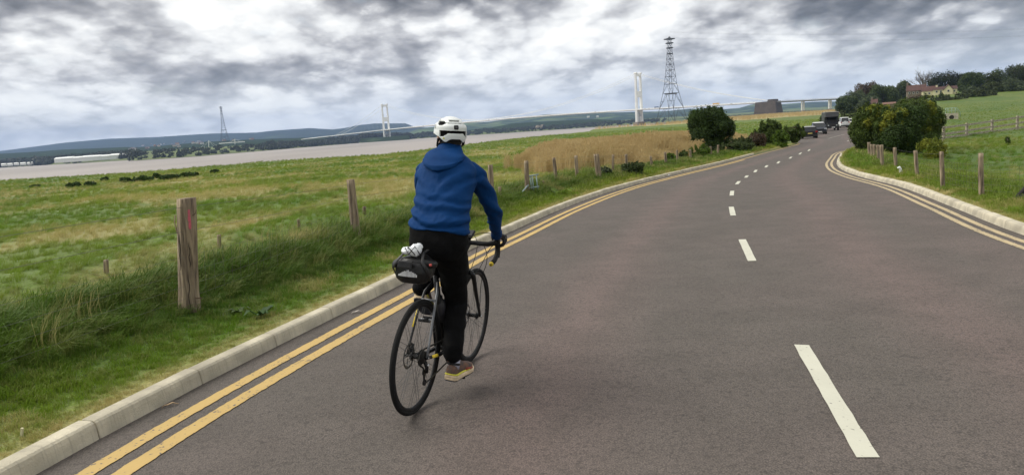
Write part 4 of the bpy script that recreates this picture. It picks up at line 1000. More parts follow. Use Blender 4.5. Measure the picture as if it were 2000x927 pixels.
# metal hurdle with a prop
M_galv = mat('galvanised_steel', (.30, .38, .38), .5, metal=.4)
P = on_land(1042, 377); s = P.y/F; hd = empty('metal_hurdle', (P.x, P.y, P.z), math.radians(8), 'small pale blue galvanised metal hurdle with a slanting prop behind the left fence', 'hurdle')
h = 34*s; w = 18*s
for x in (-w/2, -w/4+.02, w/4-.05, w/2): m_ = MB(); m_.tube([(x, 0, 0), (x-.02, 0, h*(1 if x != w/2 else 1.04))], .016, 6); m_.build('upright', M_galv, hd, smooth=True)
for z in (h*.97, h*.28): m_ = MB(); m_.tube([(-w/2-.02, .0, z), (w/2+.04, 0, z+.03)], .02, 6); m_.build('bar', M_galv, hd, smooth=True)
m_ = MB(); m_.tube([(-w/2-.02, -.1, h*.5), (-w/2-26*s, -.3, -.05)], .02, 6); m_.build('prop', M_galv, hd, smooth=True)
# white marker by the right fence, litter on the road, twigs, peg
def lump(name, P, dims, m, seed, label, cat, n=10):
    mb = MB(); g = random.Random(seed); vs = []
    for i in range(5):
        z = i/4; r = math.sin(.35+z*2.5)
        for k in range(n): a = 2*PI*k/n; q = r*g.uniform(.75, 1.15); vs.append((math.cos(a)*dims[0]/2*q, math.sin(a)*dims[1]/2*q, z*dims[2]))
    fs = [(i*n+k, i*n+(k+1) % n, (i+1)*n+(k+1) % n, (i+1)*n+k) for i in range(4) for k in range(n)]+[tuple(reversed(range(n))), tuple(range(4*n, 5*n))]
    mb.add(vs, fs); o = mb.build(name, m, smooth=True); o.location = P; return tag(o, label, cat)
M_wplastic = mat('white_plastic', (.78, .80, .80), .4)
P = on_land(1759, 342, 0); s = P.y/F; mb = MB(); mb.tube([(0, 0, -.1), (0, 0, 8*s), (-.01, 0, 12*s), (-.04, 0, 15*s), (-.09, 0, 14.5*s)], [.035, .04, .035, .04, .015], 8); o = mb.build('marker_stub', M_wplastic, smooth=True); o.location = P; tag(o, 'short white plastic pipe marker standing in grass at the right fence', 'marker')
P = at(1305, 344); lump('litter_box', (P.x, P.y, P.z+.005), (.16, .11, .06), M_wplastic, 4, 'crumpled white plastic tub lying on the yellow lines of the left kerb', 'litter')
M_leafd = mat('dead_leaf', (.42, .30, .18), .8, var=.3, vscale=30)
def leaf_flat(px, py, L_, w, rz, label, name, m=M_leafd, cat='leaf'):
    P = at(px, py); V = []; n = 7
    for i in range(n):
        t = i/(n-1); ww = w/2*math.sin(PI*min(.97, max(.06, t))); z = .010+.012*math.sin(t*PI)+.004*math.sin(i*2); V += [(L_*(t-.5), -ww, z), (L_*(t-.5), 0, z-.006), (L_*(t-.5), ww, z)]
    f = [(3*i+a, 3*i+a+1, 3*i+a+4, 3*i+a+3) for i in range(n-1) for a in (0, 1)]
    o = mesh_np(name, V, np.array(f), m, smooth=True); o.location = P; o.rotation_euler = (0, 0, rz); md = o.modifiers.new('s', 'SOLIDIFY'); md.thickness = .002; return tag(o, label, cat)
leaf_flat(333, 793, .10, .018, .6, 'curled dry leaf lying on asphalt between kerb and yellow line', 'dead_leaf')
leaf_flat(697, 611, .11, .03, .5, 'pale flat scrap lying beside the kerb ahead of the curled leaf', 'paper_scrap', mat('pale_scrap', (.42, .38, .34), .8))
P = on_land(44, 852); mb = MB(); mb.box((0, 0, .02), (.012, .012, .06), M3=Matrix.Rotation(.25, 3, 'Y')); o = mb.build('peg', mat('pale_peg', (.6, .55, .35), .6)); o.location = P; tag(o, 'tiny pale marker peg in verge grass near the bottom left', 'peg')
P = on_land(1995, 392, 0); mb = MB(); g = random.Random(5)
for k in range(5): mb.tube([(k*.03, 0, 0), (.12+g.random()*.1, g.uniform(-.1, .1), .16), (.25+g.random()*.1, g.uniform(-.1, .1), .30+g.random()*.08)], [.05, .035, .012], 7)
o = mb.build('dead_branch', mat('charred_wood', (.02, .018, .016), .9), smooth=True); o.location = (P.x-.12, P.y, P.z); tag(o, 'dark broken branch sticking up out of grass at the right frame edge', 'branch')
# concrete culvert head with green railing in the meadow
P = at(1858, 241, -.3); s = P.y/F; zb = Gp(P.x, P.y); cv = empty('culvert', (P.x, P.y, zb-.2), math.radians(-28), 'concrete culvert head with a round dark pipe mouth and green tubular railing in the meadow', 'culvert')
W_ = 22*s; H_ = 12*s+.2; m_ = MB(); n = 20; rr_ = H_*.30; vs = []; zc = H_*.45
for y in (-.25, .25):
    for k in range(n): a = 2*PI*k/n; vs.append((math.cos(a)*rr_, y, zc+math.sin(a)*rr_))
    for k in range(n):
        a = 2*PI*k/n; c_, s_ = math.cos(a), math.sin(a); q = 1/max(abs(c_)/(W_/2), (s_/(H_-zc) if s_ > 0 else -s_/zc)); vs.append((c_*q, y, zc+s_*q))
fs = []
for k in range(n):
    j = (k+1) % n; fs += [(k, j, n+j, n+k), (2*n+k, 3*n+k, 3*n+j, 2*n+j), (k, 2*n+k, 2*n+j, j), (n+k, n+j, 3*n+j, 3*n+k)]
m_.add(vs, fs); m_.build('headwall', mat('pale_concrete', (.42, .38, .30), .9, var=.25, vscale=2), cv)
m_ = MB(); m_.tube([(0, -.2, zc), (0, 2.5, zc)], rr_*1.02, 20); m_.build('pipe', mat('pipe_dark', (.03, .028, .025), .9), cv)
mg = mat('green_rail', (.30, .42, .36), .5); zt = H_+10*s
m_ = MB(); x0, x1 = -W_*.48, W_*.48
m_.tube([(x0, -.1, H_*.3), (x0+.05, -.1, zt), (x1-.3, -.1, zt), (x1+.35, .4, zt*.62), (x1+.4, .5, H_*.4)], .055, 6); m_.build('handrail', mg, cv, smooth=True)
for x in (x0+.4, 0, x1-.45): m_ = MB(); m_.tube([(x, -.1, H_), (x, -.1, zt)], .045, 6); m_.build('upright', mg, cv, smooth=True)
m_ = MB(); m_.tube([(x0+.05, -.1, (H_+zt)/2), (x1-.2, -.1, (H_+zt)/2), (x1+.3, .4, H_*.9)], .028, 6); m_.build('midrail', mg, cv, smooth=True)
# ---------------------------------------------------------------- suspension bridge
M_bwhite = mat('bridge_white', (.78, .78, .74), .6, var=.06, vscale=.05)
M_bshade = mat('bridge_white_shaded', (.45, .46, .46), .7, var=.1, vscale=.05)  # darker copy of the bridge white; shade between tower legs put into colour
M_pier = mat('pier_masonry', (.20, .16, .12), .9, var=.25, vscale=.15)
M_anch = mat('anchorage_concrete', (.080, .060, .042), .95, var=.18, vscale=.12, bump=.3, bscale=.5)
M_steel = mat('dark_steel', (.07, .075, .085), .6, metal=.3)
T1 = at_depth(1249, 240, 1780); T2 = at_depth(756.5, 270, 2500)
ax = Vector((T1.x-T2.x, T1.y-T2.y, 0)); ax.normalize(); nn = Vector((-ax.y, ax.x, 0))
def axis_pt(px, py):
    d = ray(px, py); # solve T1 + ax*s on sight line azimuth
    s = (T1.x-d[0]*T1.y)/(d[0]*ax.y-ax.x); y = T1.y+ax.y*s
    return s, EYE+d[2]*y
DK = [axis_pt(*p) for p in [(560, 275), (600, 271), (655, 265), (757, 253.3), (850, 244), (1000, 230.6), (1125, 221.6), (1243, 214), (1349, 208), (1473, 200.5), (1540, 197), (1637, 192.3), (1720, 189)]]
DKs = np.array([d[0] for d in DK]); DKz = np.array([d[1] for d in DK])
def deck_z(s): return float(np.interp(s, DKs, DKz))
def on_axis(s, off=0., dz=0.): return Vector((T1.x, T1.y, 0))+ax*s+nn*off+Vector((0, 0, deck_z(s)+dz))
br = empty('suspension_bridge', (0, 0, 0), 0, 'long white suspension bridge crossing the wide muddy river to a dark anchorage', 'bridge')
s2 = -(Vector((T1.x-T2.x, T1.y-T2.y, 0)).length); SA = axis_pt(1501, 197)[0]
def deck(name, s0, s1, w, th, m, step=40):
    mb = MB(); n = int(abs(s1-s0)/step)+1; secs = []
    for i in range(n+1):
        s = s0+(s1-s0)*i/n; secs.append((on_axis(s, 0, -th/2), nn*w/2, Vector((0, 0, th/2))))
    vs = []
    for c, A, B in secs: vs += [c-A+B*.3, c-A*.93+B, c+A*.93+B, c+A+B*.3, c+A*.6-B, c-A*.6-B]
    k = 6; fs = [(i*k+j, i*k+(j+1) % k, (i+1)*k+(j+1) % k, (i+1)*k+j) for i in range(n) for j in range(k)]+[tuple(range(k)), tuple(range(n*k, n*k+k))]
    mb.add(vs, fs); mb.build(name, m, br)
deck('deck', -1620, SA-22, 30, 2.6, M_bwhite); deck('approach_deck', SA+24, 720, 24, 3.0, mat('approach_green_grey', (.15, .16, .15), .7))
for o_ in (-14.2, 14.2):
    mb = MB(); mb.tube([on_axis(s, o_, 1.3) for s in np.linspace(-1600, SA-20, 50)], .35, 4, cap=False); mb.build('parapet', M_bwhite, br)
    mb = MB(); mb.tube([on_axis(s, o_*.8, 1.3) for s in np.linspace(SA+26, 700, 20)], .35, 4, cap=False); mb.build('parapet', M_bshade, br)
def btower(s, ztop, zd):
    base = Vector((T1.x, T1.y, 0))+ax*s; yaw = math.atan2(nn.y, nn.x)
    tr = empty('tower', base, yaw, parent=br)         # local x across the deck, local y along it
    for sx in (-1, 1):
        mb = MB(); mb.sections([((sx*11.6, 0, WATER+8), (3.3, 0, 0), (0, 3.4, 0)), ((sx*11.4, 0, zd), (3.1, 0, 0), (0, 3.1, 0)), ((sx*11., 0, ztop), (2.6, 0, 0), (0, 2.5, 0))], 8, pw=5); mb.build('leg', M_bwhite, tr)
        mb = MB(); mb.box((sx*11, 0, ztop+1.2), (7, 9, 3), taper=.7); mb.build('saddle_housing', M_bwhite, tr)
    H = ztop-zd
    for z, h in ((ztop-3.5, 7), (zd+H*.42, H*.17), (zd-3, 6)):
        mb = MB(); mb.box((0, 0, z), (17.6, 4.2, h)); mb.build('cross_beam', M_bwhite, tr)
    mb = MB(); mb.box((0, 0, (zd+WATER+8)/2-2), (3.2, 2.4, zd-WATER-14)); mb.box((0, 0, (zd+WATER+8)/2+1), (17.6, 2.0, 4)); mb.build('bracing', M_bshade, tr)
    for sx in (-1, 1):
        mb = MB(); mb.sections([((sx*11.6, 0, WATER-3), (7.2, 0, 0), (0, 9, 0)), ((sx*11.6, 0, WATER+8.), (6.2, 0, 0), (0, 8, 0)), ((sx*11.6, 0, WATER+9.5), (4.6, 0, 0), (0, 6, 0))], 10, pw=4); mb.build('pier', M_pier, tr)
zt1 = at_depth(1243, 144, T1.y).z; zt2 = at_depth(752, 204.5, T2.y).z
btower(0, zt1, deck_z(0)); btower(s2, zt2, deck_z(s2))
def cable(o_):
    P = []
    zs = deck_z(-1580)+2
    for i in range(25):
        t = i/24; s = s2-305*(1-t); a = on_axis(s, o_); z0 = deck_z(s2-305)+3; P.append(Vector((a.x, a.y, z0+(zt2-z0)*t-14*4*t*(1-t)*.55)))
    zm = deck_z(s2/2)+4
    for i in range(1, 61):
        t = i/60; s = s2*(1-t); a = on_axis(s, o_); sag = (zt1+zt2)/2-zm; P.append(Vector((a.x, a.y, zt2+(zt1-zt2)*t-sag*4*t*(1-t))))
    for i in range(1, 25):
        t = i/24; s = (SA+4)*t; a = on_axis(s, o_); z0 = deck_z(SA)+2; P.append(Vector((a.x, a.y, zt1+(z0-zt1)*t-14*4*t*(1-t)*.55)))
    mb = MB(); mb.tube(P, .45, 5, cap=False); mb.build('main_cable', M_bwhite, br, smooth=True); return P
hg = MB()
for o_ in (-11, 11):
    P = cable(o_)
    for i, p in enumerate(P):
        for f in (0, .5):
            q = p.lerp(P[min(i+1, len(P)-1)], f); s = (q-Vector((T1.x, T1.y, q.z))).dot(ax)
            if q.z-deck_z(s) > 3 and abs(s) > 6 and abs(s-s2) > 6: hg.tube([q, Vector((q.x+ax.x*6*(-1)**i, q.y+ax.y*6*(-1)**i, deck_z(s)))], .05, 3, cap=False)
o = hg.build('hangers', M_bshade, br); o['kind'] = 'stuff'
# anchorage and viaduct piers
yaw = math.atan2(ax.y, ax.x); c = on_axis(SA); an = empty('bridge_anchorage', (c.x, c.y, -3.5), yaw, 'massive brown concrete anchorage block where the bridge cables end', 'anchorage')
zt = deck_z(SA)+.2+3.5
mb = MB(); mb.sections([((0, 0, -4), (26, 0, 0), (0, 21, 0)), ((0, 0, zt), (22, 0, 0), (0, 16.5, 0))], 4, pw=2); mb.v = []; mb.f = []
mb.add([(-26, -21, -4), (26, -21, -4), (26, 21, -4), (-26, 21, -4), (-23.5, -16.5, zt), (21, -16.5, zt+1), (21, 16.5, zt+1), (-23.5, 16.5, zt)], [(0,1,5,4),(1,2,6,5),(2,3,7,6),(3,0,4,7),(4,5,6,7)]); mb.build('block', M_anch, an)
mb = MB(); mb.box((10, 0, zt+2.4), (12, 32.5, 4.8), taper=.94); mb.build('cap', M_anch, an)
for px in (1568, 1621, 1674):
    s = axis_pt(px, 196)[0]; c = on_axis(s); zg = min(Gp(c.x, c.y), -2.5)
    pv = empty('viaduct_pier', (c.x, c.y, zg), math.atan2(nn.y, nn.x), {1568: 'twin legged pale pier carrying the bridge approach just right of the anchorage', 1621: 'twin legged pale pier of the bridge approach next to the wood', 1674: 'twin legged pale pier of the bridge approach hidden in the wood'}[px], 'bridge pier')
    for sx in (-1, 1):
        mb = MB(); mb.box((sx*6.2, 0, (c.z-3-zg)/2), (2.6, 2.6, c.z-3-zg), taper=.85); mb.build('column', M_bwhite, pv)
        mb = MB(); mb.box((sx*6.2, 0, 1), (5, 5, 3.)); mb.build('footing', M_pier, pv)
    mb = MB(); mb.box((0, 0, c.z-2.7-zg), (17, 2.4, 1.6)); mb.build('crosshead', M_bwhite, pv)

# traffic on the bridge
M_tyre = mat('tyre_rubber', (.018, .018, .018), .85); M_glass = mat('car_glass', (.015, .018, .02), .08, spec=.8)
def small_lorry(px, L_, col, label, off):
    s, _ = axis_pt(px, 210); c = on_axis(s, off); r = empty('lorry', c, yaw, label, 'lorry')
    mb = MB(); mb.box((-1, 0, 2.6), (L_-2.6, 2.5, 3.2)); mb.build('trailer', mat('lorry_box', col, .5), r)
    mb = MB(); mb.box((L_/2-1.1, 0, 2.1), (2.1, 2.4, 2.8), taper=.94); mb.build('cab', mat('lorry_cab', tuple(min(1, q*1.2+.05) for q in col), .4), r)
    mb = MB(); mb.box((L_/2-.03, 0, 2.7), (.1, 2.0, .9)); mb.build('windscreen', M_glass, r)
    for x in (-L_/2+1.2, -L_/2+2.4, L_/2-2.2):
        for sy in (-1, 1): mb = MB(); mb.tube([(x, sy*.95, .5), (x, sy*1.22, .5)], .5, 10); mb.build('wheel', M_tyre, r)
small_lorry(1285, 13, (.03, .06, .16), 'dark blue lorry on the bridge deck just right of the near tower', -6)
small_lorry(1401, 17, (.55, .30, .03), 'yellow lorry on the bridge deck left of the dark anchorage', -6)
def small_car(px, col, label, off, D0=None):
    s, _ = axis_pt(px, 210); c = on_axis(s, off); r = empty('distant_car', c, yaw, label, 'car', 'cars crossing the bridge')
    mb = MB(); mb.sections([((-2.2, 0, .75), (0, .8, 0), (0, 0, .3)), ((-2, 0, .75), (0, .9, 0), (0, 0, .45)), ((1.9, 0, .7), (0, .9, 0), (0, 0, .4)), ((2.2, 0, .6), (0, .8, 0), (0, 0, .25))], 8, pw=4); mb.build('body', mat('distant_paint', col, .3), r)
    mb = MB(); mb.box((-.2, 0, 1.4), (2.6, 1.6, .6), taper=.75); mb.build('cabin', M_glass, r)
    for x in (-1.4, 1.4):
        for sy in (-1, 1): mb = MB(); mb.tube([(x, sy*.7, .33), (x, sy*.92, .33)], .33, 8); mb.build('wheel', M_tyre, r)
for px, col, lab in ((957, (.04, .05, .06), 'dark vehicle on the bridge deck just right of the helmet'), (972, (.5, .5, .5), 'pale car on the bridge deck right of the helmet, ahead of the dark one'), (828, (.05, .05, .05), 'dark car on the bridge deck just left of the helmet'), (1166, (.05, .05, .06), 'small dark car on the bridge deck halfway between the helmet and the near tower'),
    (1263, (.03, .03, .03), 'black car on the bridge deck immediately right of the near tower'), (1271, (.10, .04, .03), 'dark red car on the bridge deck behind the blue lorry'), (1345, (.6, .6, .6), 'pale car on the bridge deck between pylon and yellow lorry'), (1432, (.05, .08, .05), 'dark green car on the bridge deck between yellow lorry and anchorage'), (1441, (.6, .6, .6), 'white car on the bridge deck closest to the anchorage')):
    small_car(px, col, lab, -9)

# ---------------------------------------------------------------- tall crossing pylons
def pylon(c, rz, label, sc_=1.):
    r = empty('pylon', c, rz, label, 'pylon'); prof = [(0, 20.5), (25, 15.6), (51, 10.6), (67, 8.), (90, 5.9), (110, 4.4), (128, 3.2), (142, 3.0), (146, 3.)]
    lv = [0, 25, 51, 67, 80, 91, 101, 110, 119, 128, 136, 144]
    w = lambda z: float(np.interp(z, [p[0] for p in prof], [p[1] for p in prof]))
    cr = [(-1, -1), (1, -1), (1, 1), (-1, 1)]
    for cx, cy in cr:
        mb = MB(); mb.tube([(cx*w(z), cy*w(z), z) for z in lv], [.5*(1-.5*z/144) for z in lv], 4); mb.build('leg', M_steel, r)
    def seg(name, z0, z1, t, sub):
        mb = MB()
        for i in range(4):
            a = cr[i]; b = cr[(i+1) % 4]; A0_ = Vector((a[0]*w(z0), a[1]*w(z0), z0)); B0_ = Vector((b[0]*w(z0), b[1]*w(z0), z0)); A1_ = Vector((a[0]*w(z1), a[1]*w(z1), z1)); B1_ = Vector((b[0]*w(z1), b[1]*w(z1), z1))
            mb.bar(A1_, B1_, t*1.3)
            if sub: M_ = (A1_+B1_)/2; mb.bar(A0_, M_, t); mb.bar(B0_, M_, t); mb.bar(A0_.lerp(A1_, .5), A0_.lerp(M_, .5), t*.8); mb.bar(B0_.lerp(B1_, .5), B0_.lerp(M_, .5), t*.8)
            else: mb.bar(A0_, B1_, t); mb.bar(B0_, A1_, t)
        mb.build(name, M_steel, r)
    for z0, z1 in zip(lv[:-1], lv[1:]): seg('bracing', z0, z1, .42 if z0 < 50 else .30, z0 < 60)
    mb = MB(); mb.tube([(0, 0, 49.5), (0, 0, 51.5)], 13.5, 4, cap=True); mb.build('gantry', M_steel, r)
    for z, q in ((144, 7.5), (137, 5.2), (129, 4.6), (119, 3.8)):
        mb = MB()
        for i in range(4): a = cr[i]; b = cr[(i+1) % 4]; mb.bar((a[0]*q, a[1]*q*.8, z), (b[0]*q, b[1]*q*.8, z), 1.3)
        mb.bar((-q, 0, z), (q, 0, z), 1.2); mb.bar((0, -q, z), (0, q, z), 1.2); mb.build('platform', M_steel, r)
    mb = MB(); mb.tube([(0, 0, 144), (0, 0, 148)], [3.5, 1.5], 6); mb.build('head', M_steel, r)
    return r
P = at_depth(1312, 240, 1150); n_ = (at_depth(1305.5, 72, 1150).z-(WATER+5.5))/148
py = pylon((P.x, P.y, WATER+5.5), .35, 'tall dark lattice pylon standing in the river right of the near bridge tower'); py.scale = (n_*.96, n_*.96, n_)
for a, b in ((-1, -1), (1, -1), (1, 1), (-1, 1)): mb = MB(); mb.sections([((a*20, b*20, -9), (4.2, 0, 0), (0, 4.2, 0)), ((a*20, b*20, .3), (3.4, 0, 0), (0, 3.4, 0))], 12); mb.build('caisson', M_pier, py)
mb = MB()
for i in range(4): a = [(-20, -20), (20, -20), (20, 20), (-20, 20)][i]; b = [(20, -20), (20, 20), (-20, 20), (-20, -20)][i]; mb.bar((*a, -1), (*b, -1), 2.4)
mb.build('base_beam', M_pier, py)
P = at_depth(440, 278, 2650); n_ = (at_depth(435.5, 207.5, 2650).z-P.z)/148
p2 = pylon((P.x, P.y, P.z), .2, 'far lattice pylon on the opposite shore left of the far bridge tower'); p2.scale = (n_*.82, n_*.82, n_)
mb = MB()
c1 = Vector(py.location); c2 = Vector(p2.location); dcp = Vector((c1.x+900, c1.y-520, c1.z-60))
for o_ in (-6, 0, 6):
    for z in (137, 146):
        P_ = [c1.lerp(dcp, t/20)+Vector((0, o_, z-110*4*.25*(t/20)*(1-t/20))) for t in range(21)]; mb.tube(P_, .035, 3, cap=False)
o = mb.build('power_line', M_steel); tag(o, 'thin overhead power lines running right from the tall lattice pylon', 'power line', kind='stuff')

# small cable stayed bridge on the left shore
cs = empty('cable_stayed_bridge', (0, 0, 0), 0, 'small pale cable stayed bridge with two thin masts on the left far shore', 'bridge')
D = 2250; mb = MB(); mb.tube([at_depth(x, y, D) for x, y in ((362, 295), (385, 292.3), (408, 289.6), (428, 287.5))], 1.6, 5); mb.tube([at_depth(x, y, D+250) for x, y in ((428, 280.5), (459, 278.3), (478, 277))], 1.4, 5); mb.build('deck', M_bwhite, cs)
for px, y0, y1, dd in ((408, 293, 274.5, 0), (459, 282, 271, 250)):
    mb = MB(); mb.tube([at_depth(px, y0, D+dd), at_depth(px-.3, y1, D+dd)], 1.1, 5); mb.build('mast', M_bwhite, cs); mb = MB()
    for q in (-20, -12, 12, 20): mb.bar(at_depth(px, y1+1, D+dd), at_depth(px+q*(1 if not dd else .8), y0-4+(-.095*q), D+dd), .5, 3)
    mb.build('stays', M_bwhite, cs)

# ---------------------------------------------------------------- far shore: woods, houses, sheds
from mathutils.bvhtree import BVHTree
def bvh_of(objs):
    vs = []; fs = []
    for o in objs: b = len(vs); vs += [v.co.copy() for v in o.data.vertices]; fs += [tuple(i+b for i in p.vertices) for p in o.data.polygons]
    return BVHTree.FromPolygons(vs, fs)
BV = bvh_of([o for o in COL.objects if o.name.startswith(('wooded_slope', 'ground', 'distant_hills'))])
def hit(px, py):
    d = ray(px, py); v = Vector(d).normalized(); st = Vector((0, 0, EYE))+v*700
    h = BV.ray_cast(st, v); return h[0] if h[0] else at_depth(px, py, 2600)
def drop(x, y):
    h = BV.ray_cast(Vector((x, y, 600)), Vector((0, 0, -1))); return h[0].z if h[0] else WATER+10
def far_woods():
    g = random.Random(9); C = []; Rr = []
    for i in range(3000):
        px = g.uniform(-40, 1300); az = az_of(px); r0 = float(r_far(az))
        if 262 < px < 520: p_, h0 = .35, 7
        elif 520 <= px < 700: p_, h0 = .9, 11
        elif 700 <= px < 800: p_, h0 = 1., 15
        elif px < 262: p_, h0 = .9, 14
        elif px < 1000: p_, h0 = .6, 9
        else: p_, h0 = .5, 9
        if g.random() > p_: continue
        r = r0+12+(g.random()**1.3)*420
        if 92 < px < 262 and r < r0+(250 if g.random() > .12 else 0): continue
        x, y = r*math.sin(az), r*math.cos(az); h = h0*g.uniform(.5, 1.15); z = drop(x, y)
        C.append((x, y, z+h*.35)); Rr.append((h*g.uniform(.6, 1.), h*.7, h*.6))
    V, Q = leaves(C, Rr, 110000, 3.0, 77, hollow=.55, up=.6)
    o = mesh_np('far_woodland', V, Q, leaf_mat('far_shore_leaf', (.045, .060, .032), .35, .02)); tag(o, 'dark belt of woodland along the opposite river bank', 'woodland', kind='stuff')
far_woods()
M_hw = [mat('far_wall_white', (.62, .60, .55), .8), mat('far_wall_cream', (.50, .44, .34), .8), mat('far_wall_brick', (.26, .17, .13), .8)]; M_hr = [mat('far_roof_slate', (.10, .10, .11), .8), mat('far_roof_tile', (.17, .09, .06), .8)]
M_pane = mat('window_pane', (.04, .045, .05), .2)
def far_houses():
    g = random.Random(21); spots = []
    for a, b, c, d, n in ((254, 266, 291, 295, 4), (278, 350, 281, 291, 14), (352, 396, 277, 284, 9), (424, 456, 277, 280, 4), (476, 500, 274, 277, 3)):
        for _ in range(n): t = g.random(); px = a+(b-a)*t; spots.append((px, c+(d-c)*g.random()+(px-300)*-.02))
    kinds = {}
    spots.sort(); cnt = {}; ordn = ['leftmost', 'second', 'third', 'fourth', 'fifth', 'sixth', 'seventh', 'eighth', 'ninth', 'tenth', 'eleventh', 'twelfth']
    for i, (px, py_) in enumerate(spots):
        P = hit(px, py_); wi, ri = g.randrange(3), g.randrange(2); k = (wi, ri); rz = g.uniform(-.5, .5)
        if k not in kinds:
            r = empty('village_house', (0, 0, 0), 0); mb = MB(); mb.box((0, 0, 1.5), (13, 8, 9)); mb.build('wall', M_hw[wi], r)
            mb = MB(); mb.add([(-7, -4.6, 5.8), (7, -4.6, 5.8), (7, 4.6, 5.8), (-7, 4.6, 5.8), (-7, 0, 9.6), (7, 0, 9.6)], [(0,1,5,4),(2,3,4,5),(0,4,3),(1,2,5),(0,3,2,1)]); mb.build('roof', M_hr[ri], r)
            kinds[k] = r; o = r
        else: o = copy_tree(kinds[k])
        o.location = P; o.rotation_euler = (0, 0, rz); s = g.uniform(.8, 1.35); o.scale = (s, s, s)
        nth = ordn[cnt.get(k, 0)]; cnt[k] = cnt.get(k, 0)+1
        tag(o, nth+' tiny far village house'+('' if nth == 'leftmost' else ' from the left')+' with %s walls and %s roof' % (('white', 'cream', 'brown brick')[wi], ('dark slate', 'brown tiled')[ri]), 'house', 'houses of the far shore village')
far_houses()
def shed(name, a, b, h, D, label, cat, m, mr_, bays=1, group=None, hz=None):
    A = at_depth(*a, D); B = at_depth(*b, D); L_ = (B-A).length; rz = math.atan2(B.y-A.y, B.x-A.x); r = empty(name, (A.x, A.y, min(A.z, B.z)-1), rz, label, cat, group); w = L_*.25 if bays == 1 else L_/bays*.8; bl = L_/bays
    for k in range(bays):
        hh = h*(1+.05*math.sin(k*2.3)); x0 = k*bl; up = (B.z-A.z)/L_*x0
        mb = MB(); mb.box((x0+bl/2, w/2, hh*.35-1+up), (bl*.985, w, hh*.75+2)); mb.build('wall', m, r)
        mb = MB(); z0 = hh*.70+up; mb.add([(x0, -.6, z0), (x0+bl*.985, -.6, z0), (x0+bl*.985, w+.6, z0), (x0, w+.6, z0), (x0, w/2, hh+up), (x0+bl*.985, w/2, hh+up)], [(0,1,5,4),(2,3,4,5),(0,4,3),(1,2,5),(0,3,2,1)]); mb.build('roof', mr_, r)
    return r
M_gh = mat('pale_cladding', (.66, .68, .64), .5); M_gr = mat('pale_roof', (.80, .82, .79), .45)
shed('warehouse', (106, 315), (250, 306), 10, 1600, 'very long low white warehouse on the far bank at the left', 'warehouse', M_gh, M_gr, 8)
for i, (x0, x1, y) in enumerate(((2, 12, 322.5), (14, 24, 322), (27, 36, 321), (39, 50, 320.5), (53, 64, 319.8), (70, 88, 318.5))):
    shed('chalet', (x0, y), (x1, y-.6), 5, 1800, ('leftmost', 'second from the left', 'third from the left', 'fourth from the left', 'fifth from the left', 'widest and rightmost')[i]+' of the small pale chalets left of the warehouse', 'chalet', M_gh, M_gr, 1, 'chalets on the far bank')
shed('slipway_building', (714, 275.5), (731, 274.4), 12, 2590, 'white building on the old slipway beside the far bridge tower', 'building', M_hw[0], M_gr)
mb = MB(); mb.tube([at_depth(x, y, 2580) for x, y in ((697, 278.6), (712, 278.2), (735, 277.3), (750, 276.4))], [3, 4.2, 4.2, 3.4], 6); o = mb.build('sea_wall', mat('pale_stone', (.48, .44, .36), .9)); tag(o, 'pale stone sea wall and slipway at the foot of the far bridge tower', 'sea wall')
for px, py_, lab in ((1149, 229, 'left of two tiny white sheds on the green hillside under the bridge deck'), (1167, 228.6, 'right of two tiny white sheds on the green hillside under the bridge deck'), (1444, 221, 'small white farm building on far hills left of the anchorage')):
    P = at_depth(px, py_, 3900 if px < 1300 else 5200); shed('farm_shed', (px-2.5, py_), (px+2.5, py_-.3), 7, P.y, lab, 'shed', M_hw[0], M_gr)
# pale quarry face in the wooded slope
def quarry():
    g = random.Random(3); V = []; cols, rows = 12, 8
    for i in range(cols):
        for j in range(rows):
            u, v = i/(cols-1), j/(rows-1); w_ = math.sin(PI*min(1, max(0, u)))**.5; px = 1041+17*u; py_ = 255.5-(3+6.5*w_)*v*(1-.15*math.sin(u*9)); V.append(tuple(at_depth(px, py_, 2500+14*g.random()+30*v-12*w_)))
    f = [(i*rows+j, (i+1)*rows+j, (i+1)*rows+j+1, i*rows+j+1) for i in range(cols-1) for j in range(rows-1)]
    o = mesh_np('quarry_cliff', V, np.array(f), mat('quarry_rock', (.46, .38, .27), .95, col2=(.26, .22, .15), vscale=.05), smooth=False); md = o.modifiers.new('s', 'SOLIDIFY'); md.thickness = 18; md.offset = -1; tag(o, 'pale rocky cliff face in the dark woods across the river', 'cliff')
quarry()

